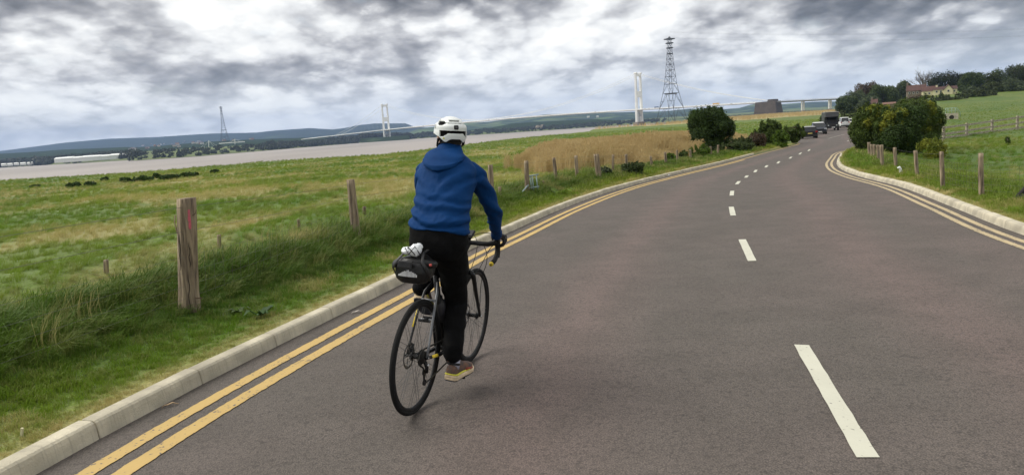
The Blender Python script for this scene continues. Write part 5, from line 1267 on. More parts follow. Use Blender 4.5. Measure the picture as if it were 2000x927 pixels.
# ---------------------------------------------------------------- farmhouses by the wood
M_red = mat('red_tile', (.105, .048, .038), .85, col2=(.07, .036, .030), vscale=1.2); M_stone = mat('brown_stone_wall', (.19, .15, .115), .9, var=.25, vscale=1.5); M_cream = mat('cream_render', (.66, .60, .38), .85, var=.06, vscale=.5)
M_frame = mat('window_frame', (.6, .58, .52), .6); M_roofd = mat('dark_tile', (.07, .035, .03), .9)
def farmhouse(name, x0, x1, yr, ye, D, dep, mw, mr_, label, wins=(), gable=None, chim=(), hip=0., cat='house', base=None, yaw=-.46):
    E0 = at_depth(x0, ye, D); E1 = at_depth(x1, ye-(x1-x0)*.0665, D); L_ = (E1.xy-E0.xy).length; ze = E0.z; zr = at_depth((x0+x1)/2, yr, D).z; cx, cy = (E0.x+E1.x)/2, (E0.y+E1.y)/2; zb = (Gp(cx, cy) if base is None else base)-1.5
    r = empty(name, (cx, cy, zb), yaw, label, cat); h = ze-zb; hr = zr-zb
    mb = MB(); mb.box((0, dep/2, h/2), (L_, dep, h)); mb.build('wall', mw, r)
    mb = MB(); i_ = hip*dep/2; mb.add([(-L_/2-.3, -.35, h-.15), (L_/2+.3, -.35, h-.15), (L_/2+.3, dep+.35, h-.15), (-L_/2-.3, dep+.35, h-.15), (-L_/2-.3+i_, dep/2, hr), (L_/2+.3-i_, dep/2, hr)], [(0,1,5,4),(2,3,4,5),(0,4,3),(1,2,5),(0,3,2,1)]); mb.build('roof', mr_, r)
    for fx, fz, ww, wh in wins:
        wx = L_*(fx-.5); wz = h*fz; mb = MB(); mb.box((wx, -.06, wz), (ww, .12, wh)); wo = mb.build('window', M_frame, r); mb = MB(); mb.box((wx, -.13, wz), (ww*.72, .06, wh*.76)); mb.build('pane', M_pane, wo)
    if gable:
        gx, gw, gz = gable; gx = L_*(gx-.5); mb = MB(); mb.add([(gx-gw/2, -1.6, 0), (gx+gw/2, -1.6, 0), (gx+gw/2, -1.6, h), (gx-gw/2, -1.6, h), (gx, -1.6, gz+h), (gx-gw/2, dep/2, 0), (gx+gw/2, dep/2, 0), (gx+gw/2, dep/2, h), (gx-gw/2, dep/2, h), (gx, dep/2, gz+h)], [(0,1,2,4,3),(5,8,9,7,6),(0,3,8,5),(1,6,7,2),(3,4,9,8),(2,7,9,4)]); mb.build('gable', mw, r)
        for sx in (-1, 1): mb = MB(); mb.add([(gx+sx*(gw/2+.35), -1.9, h-.35), (gx, -1.9, gz+h+.12), (gx, dep/2, gz+h+.12), (gx+sx*(gw/2+.35), dep/2, h-.35)], [(0,1,2,3)]); o = mb.build('gable_roof', mr_, r); q = o.modifiers.new('s', 'SOLIDIFY'); q.thickness = .2; q.offset = 1
        mb = MB(); mb.box((gx, -1.66, h*.75), (1.1, .12, 1.3)); wo = mb.build('window', M_frame, r); mb = MB(); mb.box((gx, -1.74, h*.75), (.8, .06, 1.)); mb.build('pane', M_pane, wo)
    for fx, hh in chim:
        mb = MB(); mb.box((L_*(fx-.5), dep/2, hr+hh/2-.6), (.9, .8, hh+1.2)); mb.build('chimney', mw, r)
    return r
farmhouse('farmhouse', 1775, 1807, 165.5, 177.5, 400, 9, M_stone, M_red, 'brown stone farmhouse with a large dark red tiled roof below the bare tree', [(.10, .80, 1., 1.3), (.32, .80, 1., 1.3), (.52, .80, 1., 1.3), (.8, .8, 1.2, 1.3)], chim=[(.02, 1.6), (.95, .8)])
farmhouse('barn', 1804, 1826, 168.3, 178.5, 392, 8, M_cream, M_red, 'cream walled barn with a red tiled roof between the farmhouse and the cream house', [(.5, .7, 1., 1.1)])
farmhouse('farmhouse', 1826, 1866, 168.5, 175.5, 388, 8, M_cream, M_roofd, 'cream rendered house with a tall gable beside the large dark tree', [(.15, .75, 1., 1.2), (.32, .75, 1., 1.2), (.88, .7, .9, 1.1)], gable=(.62, 4.2, 2.4), chim=[(.18, 1.)])
farmhouse('cottage', 1703, 1713, 193.5, 202, 345, 6, M_stone, M_red, 'small red roofed cottage at the foot of the left wood', [(.5, .7, 1., 1.)], chim=[(.1, .8)])
farmhouse('farm_shed', 1713, 1728, 201, 204.5, 335, 7, M_stone, M_hr[0], 'low grey roofed farm shed right of the small red cottage', cat='shed')
farmhouse('farm_shed', 1727, 1748, 199.5, 203.5, 332, 7, M_stone, M_hr[1], 'low brown roofed farm shed seen just above the yellow topped bush', cat='shed')
# ---------------------------------------------------------------- parked vehicles
def paint_mat(name, col, rough=.32): return mat(name, col, rough, coat=.1, spec=.35)
M_black = paint_mat('black_car_paint', (.012, .012, .014)); M_navy = paint_mat('navy_car_paint', (.018, .022, .034)); M_dkgrey = mat('dark_grey_panel', (.035, .036, .038), .45); M_wht = paint_mat('white_car_paint', (.70, .71, .70)); M_trim = mat('black_trim', (.015, .015, .015), .6)
M_redl = mat('tail_lamp', (.35, .01, .01), .2); M_head = mat('head_lamp', (.55, .57, .58), .15, metal=.3); M_alloy = mat('alloy_rim', (.35, .35, .36), .35, metal=.8); M_plate = mat('number_plate', (.62, .52, .16), .5); M_platew = mat('white_plate', (.75, .75, .72), .5)
def car(name, loc, yaw_, label, mb_, L_=4.4, W_=1.82, H_=1.5, hood=1.0, belt=.95, cabf=.22, roofm=None, boot=.12, spare=False, rear_glass=True, frontplate=M_platew, clear=.22, cat='car'):
    """local +y is the front"""
    r = empty(name, loc, yaw_, label, cat); w = W_/2; yF, yR = L_/2, -L_/2
    st = [(yR, .34, belt-.12, .86), (yR+.06, clear+.04, belt-.02, .93), (yR+.25, clear, belt, .99), (-L_*.1, clear, belt, 1.), (L_*.14, clear, belt-.02, 1.), (yF-hood, clear, belt-.04, 1.), (yF-.45, clear, belt-.16, .97), (yF-.12, clear+.03, belt-.26, .9), (yF, .36, belt-.38, .8)]
    vs = []
    for y, z0, z1, k in st:
        ww = w*k; zm = (z0+z1)/2
        vs += [(-ww*.86, y, z0), (-ww, y, z0+.14), (-ww*1.0, y, zm), (-ww*.95, y, z1-.06), (-ww*.86, y, z1), (ww*.86, y, z1), (ww*.95, y, z1-.06), (ww*1., y, zm), (ww, y, z0+.14), (ww*.86, y, z0)]
    n = 10; m = len(st); fs = [(i*n+k, i*n+(k+1) % n, (i+1)*n+(k+1) % n, (i+1)*n+k) for i in range(m-1) for k in range(n)]+[tuple(reversed(range(n))), tuple(range((m-1)*n, m*n))]
    MB().add(vs, fs).build('body', mb_, r, smooth=False, bevel=.03)
    # greenhouse
    yc0, yc1 = yR+boot, yF-hood; zr = H_
    g0, g1 = yc0+.28, yc1-.75
    MB().add([(-w*.86, yc0, belt-.03), (w*.86, yc0, belt-.03), (w*.86, yc1, belt-.05), (-w*.86, yc1, belt-.05), (-w*.70, g0, zr-.05), (w*.70, g0, zr-.05), (w*.70, g1, zr-.05), (-w*.70, g1, zr-.05)], [(0,1,5,4),(1,2,6,5),(2,3,7,6),(3,0,4,7),(4,5,6,7)]).build('glass', M_glass, r)
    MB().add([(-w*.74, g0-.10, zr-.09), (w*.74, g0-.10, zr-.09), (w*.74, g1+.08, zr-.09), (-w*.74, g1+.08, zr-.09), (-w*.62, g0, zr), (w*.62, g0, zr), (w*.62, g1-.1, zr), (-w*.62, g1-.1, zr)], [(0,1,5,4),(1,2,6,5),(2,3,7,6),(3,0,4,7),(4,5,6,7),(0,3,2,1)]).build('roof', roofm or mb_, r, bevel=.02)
    for sx in (-1, 1):
        for (ya, yb) in ((yc0, g0), (yc1, g1), (-.1, -.1)):
            MB().tube([(sx*w*.865, ya, belt-.03), (sx*w*.715, yb, zr-.06)], .045, 5).build('pillar', mb_, r)
        MB().box((sx*(w+.09), yc1-.35, belt+.06), (.2, .1, .14)).build('mirror', M_trim, r, bevel=.02)
        MB().box((sx*w*.74, yF-.12, belt-.34), (.34, .14, .15)).build('headlight', M_head, r, bevel=.03)
        MB().box((sx*w*.80, yR+.02, belt-.13), (.24, .10, .17)).build('tail_light', M_redl, r, bevel=.02)
        for yy in (yR+.82, yF-.86):
            t = MB().tube([(sx*(w-.24), yy, .33), (sx*(w+.005), yy, .33)], .335, 20).build('wheel', M_tyre, r); MB().tube([(sx*(w+.005), yy, .33), (sx*(w+.012), yy, .33)], [.21, .18], 12).build('rim', M_alloy, t)
    MB().box((0, yR-.01, .36), (W_*.88, .12, .24)).build('rear_bumper', M_trim, r, bevel=.03)
    MB().box((0, yF-.0, .38), (W_*.86, .14, .24)).build('front_bumper', M_trim, r, bevel=.03)
    MB().box((0, yF+.01, belt-.34), (W_*.48, .06, .14)).build('grille', M_trim, r)
    MB().box((0, yR-.07, belt-.30), (.50, .03, .11)).build('number_plate', M_plate, r)
    MB().box((0, yF+.08, .42), (.50, .03, .11)).build('number_plate', frontplate, r)
    if spare: MB().tube([(0, yR-.02, .95), (0, yR-.24, .95)], .34, 20).build('spare_wheel', mb_, r)
    return r
HD = math.radians(19)
hdv = Vector((math.sin(HD), math.cos(HD), 0))
def park(px, py_, half, away):
    P = at(px, py_); c = P+hdv*half; c.z = R1(c.y)+.005; return (c.x, c.y, c.z), (-HD if away else PI-HD)
l, y_ = park(1582, 270.6, 2.1, True); car('parked_car', l, y_, 'black hatchback with its rear to the viewer, first of the parked vehicles', M_black, 4.2, 1.80, 1.47, hood=1.0, roofm=paint_mat('roof_sky_reflection', (.30, .30, .30)))  # roof is gloss black; the sky's reflection is put into its pale colour
l, y_ = park(1602, 262.6, 2.3, False); car('parked_car', l, y_, 'dark navy off-roader facing the viewer between the black hatchback and the grey camper truck', M_navy, 4.6, 1.98, 1.78, hood=1.15, belt=1.12, boot=.05, roofm=M_wht)
l, y_ = park(1660.8, 245.6, 2.0, True); car('parked_car', l, y_, 'white car seen from behind, farthest of the parked vehicles', M_wht, 4.1, 1.75, 1.5, hood=.9, boot=.3)
l, y_ = park(1650.5, 249.2, 2.1, True); car('parked_van', l, y_, 'white boxy van with a spare wheel on its back, just past the camper truck', M_wht, 4.3, 1.75, 2.0, hood=.7, belt=1.15, spare=True, boot=.03, cat='van')
def camper(px, py_):
    l, y_ = park(px, py_, 3.3, False); r = empty('camper_truck', l, y_, 'dark grey camper truck with a tall box body facing the viewer', 'truck'); W_ = 2.25; w = W_/2
    # +y front at 3.3
    MB().box((0, -.75, 2.05), (W_, 4.9, 2.3)).build('box_body', M_dkgrey, r, bevel=.05)
    MB().add([(-w, 1.7, 2.22), (w, 1.7, 2.22), (w, 1.7, 3.2), (-w, 1.7, 3.2), (-w*.96, 2.75, 2.38), (w*.96, 2.75, 2.38), (w*.96, 2.55, 3.08), (-w*.96, 2.55, 3.08)], [(4,5,6,7),(0,4,7,3),(1,2,6,5),(3,7,6,2),(0,1,5,4),(0,3,2,1)]).build('luton', M_dkgrey, r, bevel=.04)
    MB().box((0, .6, 3.235), (W_*.98, 3.6, .07)).build('roof_edge', mat('pale_edge', (.45, .45, .44), .5), r)
    MB().box((0, 1.95, 1.35), (1.85, 1.0, 1.0)).build('cab', M_black, r, bevel=.05)
    MB().add([(-.82, 2.46, 1.5), (.82, 2.46, 1.5), (.76, 2.05, 2.2), (-.76, 2.05, 2.2), (-.82, 1.7, 1.5), (.82, 1.7, 1.5), (.76, 1.7, 2.2), (-.76, 1.7, 2.2)], [(0,1,2,3),(0,3,7,4),(1,5,6,2),(3,2,6,7)]).build('windscreen', M_glass, r)
    MB().add([(-.86, 2.4, .62), (.86, 2.4, .62), (.86, 2.4, 1.5), (-.86, 2.4, 1.5), (-.74, 3.2, .62), (.74, 3.2, .62), (.74, 3.2, 1.22), (-.74, 3.2, 1.22)], [(4,5,6,7),(0,4,7,3),(1,2,6,5),(3,7,6,2),(0,1,5,4)]).build('bonnet', M_black, r, bevel=.05)
    MB().box((0, 3.22, .92), (.9, .06, .42)).build('grille', M_trim, r); MB().box((0, 3.32, .55), (1.95, .2, .24)).build('bumper', M_trim, r, bevel=.03); MB().box((-.12, 3.44, .60), (.52, .03, .12)).build('number_plate', M_platew, r)
    for sx in (-1, 1):
        MB().tube([(sx*.66, 3.18, .95), (sx*.66, 3.26, .95)], .12, 14).build('headlight', M_head, r); MB().tube([(sx*.95, 2.55, .62), (sx*.95, 2.75, 1.0), (sx*.95, 3.1, .98), (sx*.95, 3.25, .7)], .11, 6).build('wheel_arch', M_trim, r)
        MB().box((sx*1.12, 2.35, 1.65), (.16, .08, .32)).build('mirror', M_trim, r)
        for yy in (2.75, -1.9): t = MB().tube([(sx*.80, yy, .42), (sx*1.06, yy, .42)], .42, 20).build('wheel', M_tyre, r); MB().tube([(sx*1.06, yy, .42), (sx*1.07, yy, .42)], .24, 12).build('rim', M_alloy, t)
camper(1626, 255.4)
# worn white bay markings and drain at the far end of the road are painted on the asphalt
for (a, b) in (((1618, 270.5), (1650, 262.2)), ((1640, 270.3), (1668, 268.5)), ((1655, 276), (1667, 269.8))):
    A = at(*a); B = at(*b); T = (B-A).normalized(); S = Vector((T.y, -T.x, 0))*.06; V = [A-S, A+S, B+S, B-S]; o = mesh_np('road_marking', [(v.x, v.y, R1(v.y)+.006) for v in V], np.array([(0, 1, 2, 3)]), paint('faded_paint', (.42, .38, .34), .78)); tag(o, kind='structure')
# ---------------------------------------------------------------- bicycle frame of reference: x right, y forward, z up from the rear contact patch
Pr = at(812.5, 804.5); Pf = at(920, 705)
bh = (Pf-Pr).normalized(); brt = bh.cross(Vector((0, 0, 1))).normalized(); bup = brt.cross(bh); LEAN = math.radians(6)
bx = brt*math.cos(LEAN)-bup*math.sin(LEAN); bz = bup*math.cos(LEAN)+brt*math.sin(LEAN)
BM = Matrix(((bx.x, bh.x, bz.x, Pr.x), (bx.y, bh.y, bz.y, Pr.y), (bx.z, bh.z, bz.z, Pr.z+.004), (0, 0, 0, 1)))
def root_at(name, label, cat):
    o = bpy.data.objects.new(name, None); link(o); o.matrix_world = BM; return tag(o, label, cat)
M_frameb = mat('black_frame', (.007, .007, .008), .35, spec=.4); M_silver = mat('silver_grey_tube', (.15, .155, .165), .4, metal=.3); M_blk = mat('black_part', (.005, .005, .006), .5, spec=.35)
M_tape = mat('bar_tape', (.004, .004, .005), .8, bump=.3, bscale=150); M_yel = mat('yellow_plug', (.75, .55, .03), .5); M_met = mat('bright_metal', (.45, .45, .45), .3, metal=.9); M_spoke = mat('spoke_steel', (.10, .10, .10), .4, metal=.6)
M_tyre2 = mat('bike_tyre', (.009, .009, .009), .85, spec=.25, bump=.3, bscale=200)
bk = root_at('bicycle', 'black road bicycle with drop bars ridden in the left lane', 'bicycle')
DW = .030
RW = .345; WB = .97
def wheel(yc, rear):
    w = empty('wheel', (0, yc, RW), parent=bk)
    MB().ring((0, 0, 0), RW-.016, .016, n=72, k=10).build('tyre', M_tyre2, w, smooth=True)
    m_ = MB()
    m_.ring((0, 0, 0), .312, .011, n=72, k=8, sr=1.4).build('rim', M_blk, w, smooth=True)
    MB().tube([(-.045, 0, 0), (-.03, 0, 0), (-.028, 0, 0), (.028, 0, 0), (.03, 0, 0), (.045, 0, 0)], [.012, .024, .014, .014, .026, .012], 14).build('hub', M_blk, w, smooth=False)
    sp = MB().tube([(.028, .018, .012), (.002, -.02, .303)], .0013, 4).build('spoke', M_spoke, w)
    sp2 = MB().tube([(.028, -.018, .012), (.002, .02, .303)], .0013, 4).build('spoke', M_spoke, w)
    for k in range(28):
        if k < 2: o = (sp, sp2)[k]
        else: o = (sp, sp2)[k % 2].copy(); COL.objects.link(o); o.parent = w
        side = (k//2) % 2; o.rotation_euler = (2*PI*k/28, 0, 0)
        if side: o.scale = (-1, 1, 1)
    m_ = MB(); m_.ring((-.052, 0, 0), .072, .0022, n=40, k=6, sr=4)
    for k in range(5): a = 2*PI*k/5; m_.bar((-.052, math.cos(a)*.02, math.sin(a)*.02), (-.052, math.cos(a+.5)*.07, math.sin(a+.5)*.07), .006)
    m_.build('disc_rotor', mat('rotor_steel', (.22, .21, .2), .4, metal=.8), w)
    MB().tube([(0, -.0, .312-.012), (0, 0, .312-.045)], .003, 5).build('valve', M_met, w)
    if rear:
        m_ = MB(); m_.tube([(.024+.004*i/2, 0, 0) for i in range(16)], [(.052-.0018*i)*(1 if i % 2 else .86) for i in range(16)], 28); m_.build('cassette', mat('cassette_steel', (.06, .058, .055), .4, metal=.7), w)
    return w
wheel(0, True); wheel(WB, False)
BB = Vector((0, .42, .275)); SC = Vector((0, .255, .795)); HT = Vector((0, .765, .825)); HB_ = Vector((0, .805, .70))
def spline(P, k=6):
    P = [Vector(p) for p in P]; out = []
    for i in range(len(P)-1):
        a, b, c, d = P[max(i-1, 0)], P[i], P[i+1], P[min(i+2, len(P)-1)]
        for j in range(k): t = j/k; out.append(.5*((2*b)+(c-a)*t+(2*a-5*b+4*c-d)*t*t+(3*b-a-3*c+d)*t**3))
    return out+[P[-1]]
def tb(name, pts, r, m, parent=bk, n=12, **k):
    if 'cable' in name: pts = spline(pts)
    return MB().tube(pts, r, n).build(name, m, parent, smooth=True, **k)
tb('seat_tube', [BB, SC], .018, M_frameb); tb('top_tube', [SC-Vector((0, 0, .015)), HT-Vector((0, 0, .03))], .017, M_frameb); tb('down_tube', [BB, HB_+Vector((0, -.01, .02))], .024, M_frameb); tb('head_tube', [HT, HB_], .023, M_frameb)
tb('bottom_bracket', [(-.04, .42, .275), (.04, .42, .275)], .024, M_blk); tb('seatpost', [SC, (0, .215, .95)], .0145, M_blk)
for s in (-1, 1):
    tb('chainstay', [(s*.03, .41, .275), (s*.045, .25, .285), (s*.062, 0, .345)], [.014, .012, .009], M_frameb)
    tb('seatstay', [(s*.016, .25, .745), (s*.04, .19, .70), (s*.052, .12, .59), (s*.062, .035, .42), (s*.064, 0, .345)], [.008, .0085, .0078, .0072, .008], M_silver if s > 0 else M_frameb)
    tb('fork_blade', [(s*.02, .80, .71), (s*.046, .825, .675), (s*.052, .88, .53), (s*.055, WB-.01, .37), (s*.055, WB, .345)], [.017, .017, .014, .010, .010], M_frameb)
    tb('dropout', [(s*.066, -.012, .35), (s*.064, .02, .345)], .011, M_blk)
tb('stay_bridge', [(-.045, .155, .655), (.045, .155, .655)], .008, M_silver)
tb('fork_crown', [(-.045, .82, .69), (0, .808, .70), (.045, .82, .69)], .019, M_frameb); tb('steerer_spacer', [HT, (0, .757, .86)], .02, M_blk)
tb('stem', [(0, .757, .85), (0, .84, .90)], .018, M_blk); tb('rear_axle', [(-.075, 0, .345), (.078, 0, .345)], .007, M_met); tb('front_axle', [(-.07, WB, .345), (.07, WB, .345)], .007, M_met)
for s in (1, -1):
    B_ = [(0, .84, .903), (s*.06, .84, .903), (s*(.165-DW), .842, .903), (s*(.193-DW), .855, .905), (s*(.203-DW), .90, .905), (s*(.206-DW), .935, .885), (s*(.208-DW), .943, .85), (s*(.209-DW), .925, .81), (s*(.211-DW), .875, .785), (s*(.213-DW), .80, .776)]
    tb('handlebar', B_[:3], .0155, M_blk); tb('bar_tape', B_[1:], .0165, M_tape)
    tb('bar_plug', [(s*(.213-DW), .80, .776), (s*(.2135-DW), .789, .775)], [.0165, .015], M_yel)
    tb('plug_bolt', [(s*(.213-DW), .79, .775), (s*(.2135-DW), .786, .775)], .005, M_blk)
    tb('brake_hood', [(s*(.203-DW), .875, .908), (s*(.203-DW), .93, .918), (s*(.203-DW), .965, .925), (s*(.203-DW), .978, .955), (s*(.203-DW), .975, .975)], [.018, .021, .019, .016, .009], M_blk)
    MB().sections([((s*(.203-DW), .972, .94), (.010, 0, 0), (0, .006, 0)), ((s*(.205-DW), .99, .88), (.009, 0, 0), (0, .006, 0)), ((s*(.209-DW), .985, .83), (.008, 0, 0), (0, .005, 0)), ((s*(.213-DW), .965, .79), (.006, 0, 0), (0, .004, 0))], 8).build('brake_lever', M_blk, bk, smooth=True)
tb('brake_cable', [(.20, .96, .935), (.14, 1.0, .95), (.05, .97, .955), (-.02, .93, .92), (-.05, .90, .82), (-.045, .86, .72), (-.03, .82, .66)], .0024, M_blk, n=6)
tb('gear_cable', [(.19, .93, .89), (.12, .99, .86), (.075, .985, .78), (.05, .93, .70), (.02, .85, .65)], .0024, M_blk, n=6)
tb('brake_cable', [(.11, .85, .885), (.115, .90, .82), (.10, .94, .74), (.07, .96, .66), (.058, .955, .55), (.055, .965, .42)], .0024, M_blk, n=6)
tb('gear_cable', [(-.20, .96, .935), (-.14, 1.0, .95), (-.05, .97, .955), (.02, .93, .92), (.045, .88, .84), (.02, .83, .70)], .0024, M_blk, n=6)
cm = empty('computer_mount', (0, .84, .903), parent=bk)
MB().box((0, .02, .055), (.055, .085, .016), M3=Matrix.Rotation(.45, 3, 'X')).build('bike_computer', M_blk, cm, bevel=.006); MB().tube([(0, 0, 0), (0, .02, .045)], .012, 8).build('bracket', M_blk, cm)
MB().box((0, .016, .066), (.044, .066, .003), M3=Matrix.Rotation(.45, 3, 'X')).build('screen', mat('computer_screen', (.02, .022, .025), .2), cm)
MB().tube([(-.035, .005, .03), (-.045, .03, .055)], .010, 8).build('bell', M_met, cm)
# saddle
sd = empty('saddle', (0, .2, .975), parent=bk)
MB().sections([((0, -.135, .012), (.055, 0, 0), (0, 0, .010)), ((0, -.125, .01), (.070, 0, 0), (0, 0, .017)), ((0, -.07, .006), (.068, 0, 0), (0, 0, .019)), ((0, 0, 0), (.042, 0, 0), (0, 0, .02)), ((0, .07, -.004), (.023, 0, 0), (0, 0, .018)), ((0, .13, -.006), (.018, 0, 0), (0, 0, .013)), ((0, .145, -.008), (.010, 0, 0), (0, 0, .007))], 14).build('saddle_shell', M_blk, sd, smooth=True)
MB().tube([(-.065, -.132, .008), (-.03, -.145, .012), (.03, -.145, .012), (.065, -.132, .008)], .005, 6).build('saddle_edge', M_silver, sd, smooth=True)
for s in (-1, 1): tb('saddle_rail', [(s*.03, -.1, -.01), (s*.022, -.04, -.035), (s*.022, .03, -.035), (s*.008, .1, -.015)], .0035, M_met, sd, 6)
# drivetrain
cr = empty('crankset', BB, parent=bk)
m_ = MB(); m_.ring((.045, 0, 0), .088, .004, n=48, k=6, sx=.6, sr=1.6)
for k in range(5): a = 2*PI*k/5+.3; m_.bar((.045, 0, 0), (.045, math.cos(a)*.085, math.sin(a)*.085), .014)
m_.build('chainring', M_blk, cr)
MB().sections([((.062, 0, .01), (.008, 0, 0), (0, .018, 0)), ((.07, 0, -.09), (.008, 0, 0), (0, .012, 0)), ((.074, 0, -.178), (.008, 0, 0), (0, .014, 0))], 10).build('crank_arm', M_blk, cr, smooth=True)
MB().sections([((-.055, 0, -.01), (.008, 0, 0), (0, .018, 0)), ((-.07, 0, .09), (.008, 0, 0), (0, .012, 0)), ((-.074, 0, .178), (.008, 0, 0), (0, .014, 0))], 10).build('crank_arm', M_blk, cr, smooth=True)
for s in (1, -1):
    p = empty('pedal', (s*.125, .42, .275-s*.172), parent=bk); MB().tube([(-s*.05, 0, 0), (s*.045, 0, 0)], .007, 8).build('axle', M_met, p); MB().box((0, .036, 0), (.085, .012, .018)).build('cage_bar', M_blk, p, bevel=.003); MB().box((0, -.036, 0), (.085, .012, .018)).build('cage_bar', M_blk, p, bevel=.003); MB().box((0, 0, 0), (.03, .07, .016)).build('pedal_body', M_blk, p, bevel=.003)
def chain(pts, name='chain'): return MB().tube(pts, [(.0035, .006)]*len(pts), 6).build(name, mat('chain_steel', (.04, .038, .035), .45, metal=.6), bk)
chain([(.045, .42+.02, .275+.09), (.045, .36, .36), (.034, .02, .345+.045), (.034, -.035, .375), (.034, -.052, .345), (.034, -.03, .305), (.036, .015, .275), (.036, .045, .225), (.036, .03, .185), (.036, .05, .168), (.040, .15, .175), (.045, .38, .195), (.045, .42, .185)])
rd = empty('derailleur', (.045, .01, .29), parent=bk)
MB().tube([(0, 0, .03), (.015, .0, 0), (.01, .01, -.04)], .012, 8).build('derailleur_body', M_blk, rd, smooth=True); MB().sections([((-.008, .01, -.03), (.003, 0, 0), (0, .016, 0)), ((-.008, .022, -.12), (.003, 0, 0), (0, .014, 0))], 8).build('cage_plate', M_blk, rd)
for y, z in ((.018, -.045), (.025, -.112)): MB().tube([(-.014, y, z), (-.004, y, z)], .019, 14).build('jockey_wheel', M_blk, rd)
MB().tube([(.022, .0, .012), (.03, .0, .008)], .009, 8).build('bolt', M_met, rd)
MB().sections([((-.058, .055, .40), (.016, 0, 0), (0, .014, 0)), ((-.060, .045, .36), (.018, 0, 0), (0, .020, 0)), ((-.058, .05, .325), (.012, 0, 0), (0, .016, 0))], 10).build('brake_caliper', M_blk, bk, smooth=True)
MB().sections([((-.058, WB-.075, .40), (.014, 0, 0), (0, .014, 0)), ((-.060, WB-.065, .35), (.016, 0, 0), (0, .018, 0))], 10).build('brake_caliper', M_blk, bk, smooth=True)
for n_, a, b, r in (('frame_decal', (.0625, .16, .312), (.066, .08, .328), .0095), ('frame_decal', (-.055, .145, .62), (-.062, .075, .50), .0085), ('frame_decal', (-.0535, .885, .515), (-.056, .915, .455), .0132)): tb(n_, [a, b], r, M_yel)
tb('water_bottle', [(0, .375, .47), (0, .335, .60), (0, .33, .62), (0, .325, .64)], [.036, .036, .02, .02], mat('dark_bottle', (.03, .03, .035), .4))

# ---------------------------------------------------------------- saddle bag with the white bundle strapped on top
sb = root_at('saddle_bag', 'bulging black saddle bag with white striped print hanging behind the saddle', 'bag')
M_bag = mat('bag_fabric', (.0045, .0045, .005), .42, spec=.4, bump=.6, bscale=22)
def shrink(secs, k=.90):
    return [(Vector((cx, -.09, .90))+(Vector(c)-Vector((cx, -.09, .90)))*k, Vector(a)*k, Vector(b)*k) for c, a, b in secs]
def lumpy(secs, n, name, m, parent, pw=2.6, amp=.006, seed=1, sub=1):
    mb = MB(); mb.sections(shrink(secs, .95), n, pw=pw); g = random.Random(seed); mb.v = [(x+g.uniform(-amp, amp), y+g.uniform(-amp, amp), z+g.uniform(-amp, amp)) for x, y, z in mb.v]; return mb.build(name, m, parent, smooth=True, subsurf=sub)
cx = .015
lumpy([((cx, .03, .905), (.065, 0, 0), (0, 0, .06)), ((cx, -.01, .90), (.105, 0, 0), (0, 0, .080)), ((cx, -.08, .892), (.118, 0, 0), (0, 0, .085)), ((cx, -.14, .888), (.110, 0, 0), (0, 0, .078)), ((cx, -.165, .888), (.085, 0, 0), (0, 0, .055))], 22, 'bag_body', M_bag, sb, seed=3)
lumpy([((cx-.138, -.09, .915), (0, .03, 0), (0, 0, .012)), ((cx-.113, -.10, .925), (0, .055, 0), (0, 0, .034)), ((cx, -.10, .948), (0, .062, 0), (0, 0, .040)), ((cx+.11, -.09, .935), (0, .05, 0), (0, 0, .030)), ((cx+.14, -.07, .93), (0, .02, 0), (0, 0, .012))], 14, 'roll_top', M_bag, sb, seed=5, amp=.004)
M_patch = mat('patch_grey', (.012, .012, .013), .5); M_stripe = mat('reflective_print', (.70, .71, .72), .4)
def on_back(x, z): # back surface of the bag
    q = min(1, abs((x-cx)/.125)); return -.165+.045*q**2.5-.05*max(0, (z-.90))/.1*.3
MB().box((cx-.018, on_back(cx, .935)-.010, .938), (.085, .006, .040), M3=Matrix.Rotation(-.25, 3, 'X')).build('patch', M_patch, sb, bevel=.003); MB().box((cx-.018, on_back(cx, .935)-.014, .938), (.072, .004, .028), M3=Matrix.Rotation(-.25, 3, 'X')).build('patch_window', M_bag, sb)
hs = [.008, .012, .016, .022, .026, .030, .030, .036, .038, .030, .032, .027, .024, .020, .014]
for i, hgt in enumerate(hs): x = cx-.062+i*.0078; MB().box((x, on_back(x, .885)-.006, .868+hgt/2), (.0042, .004, hgt)).build('stripe', M_stripe, sb)
for s in (-1, 1): tb('strap', [(cx+s*.05, -.02, 1.0), (cx+s*.055, -.10, .992), (cx+s*.075, -.155, .955), (cx+s*.105, -.15, .905), (cx+s*.10, -.10, .84)], [(.009, .003)]*5, M_patch, sb, 8)
tb('bungee', [(cx-.06, -.11, .985), (cx-.04, -.13, 1.02), (cx-.01, -.15, .99), (cx+.02, -.135, 1.035), (cx+.05, -.12, .985)], .003, M_blk, sb, 6); tb('bungee', [(cx-.05, -.07, .985), (cx-.02, -.14, 1.03), (cx+.03, -.15, .99)], .003, M_blk, sb, 6)
tb('strap_buckle', [(cx+.118, -.14, .945), (cx+.122, -.145, .935)], .008, mat('red_tab', (.45, .06, .05), .5), sb, 8)
wb = root_at('white_bundle', 'crumpled white plastic bag strapped on top of the black saddle bag', 'bundle')
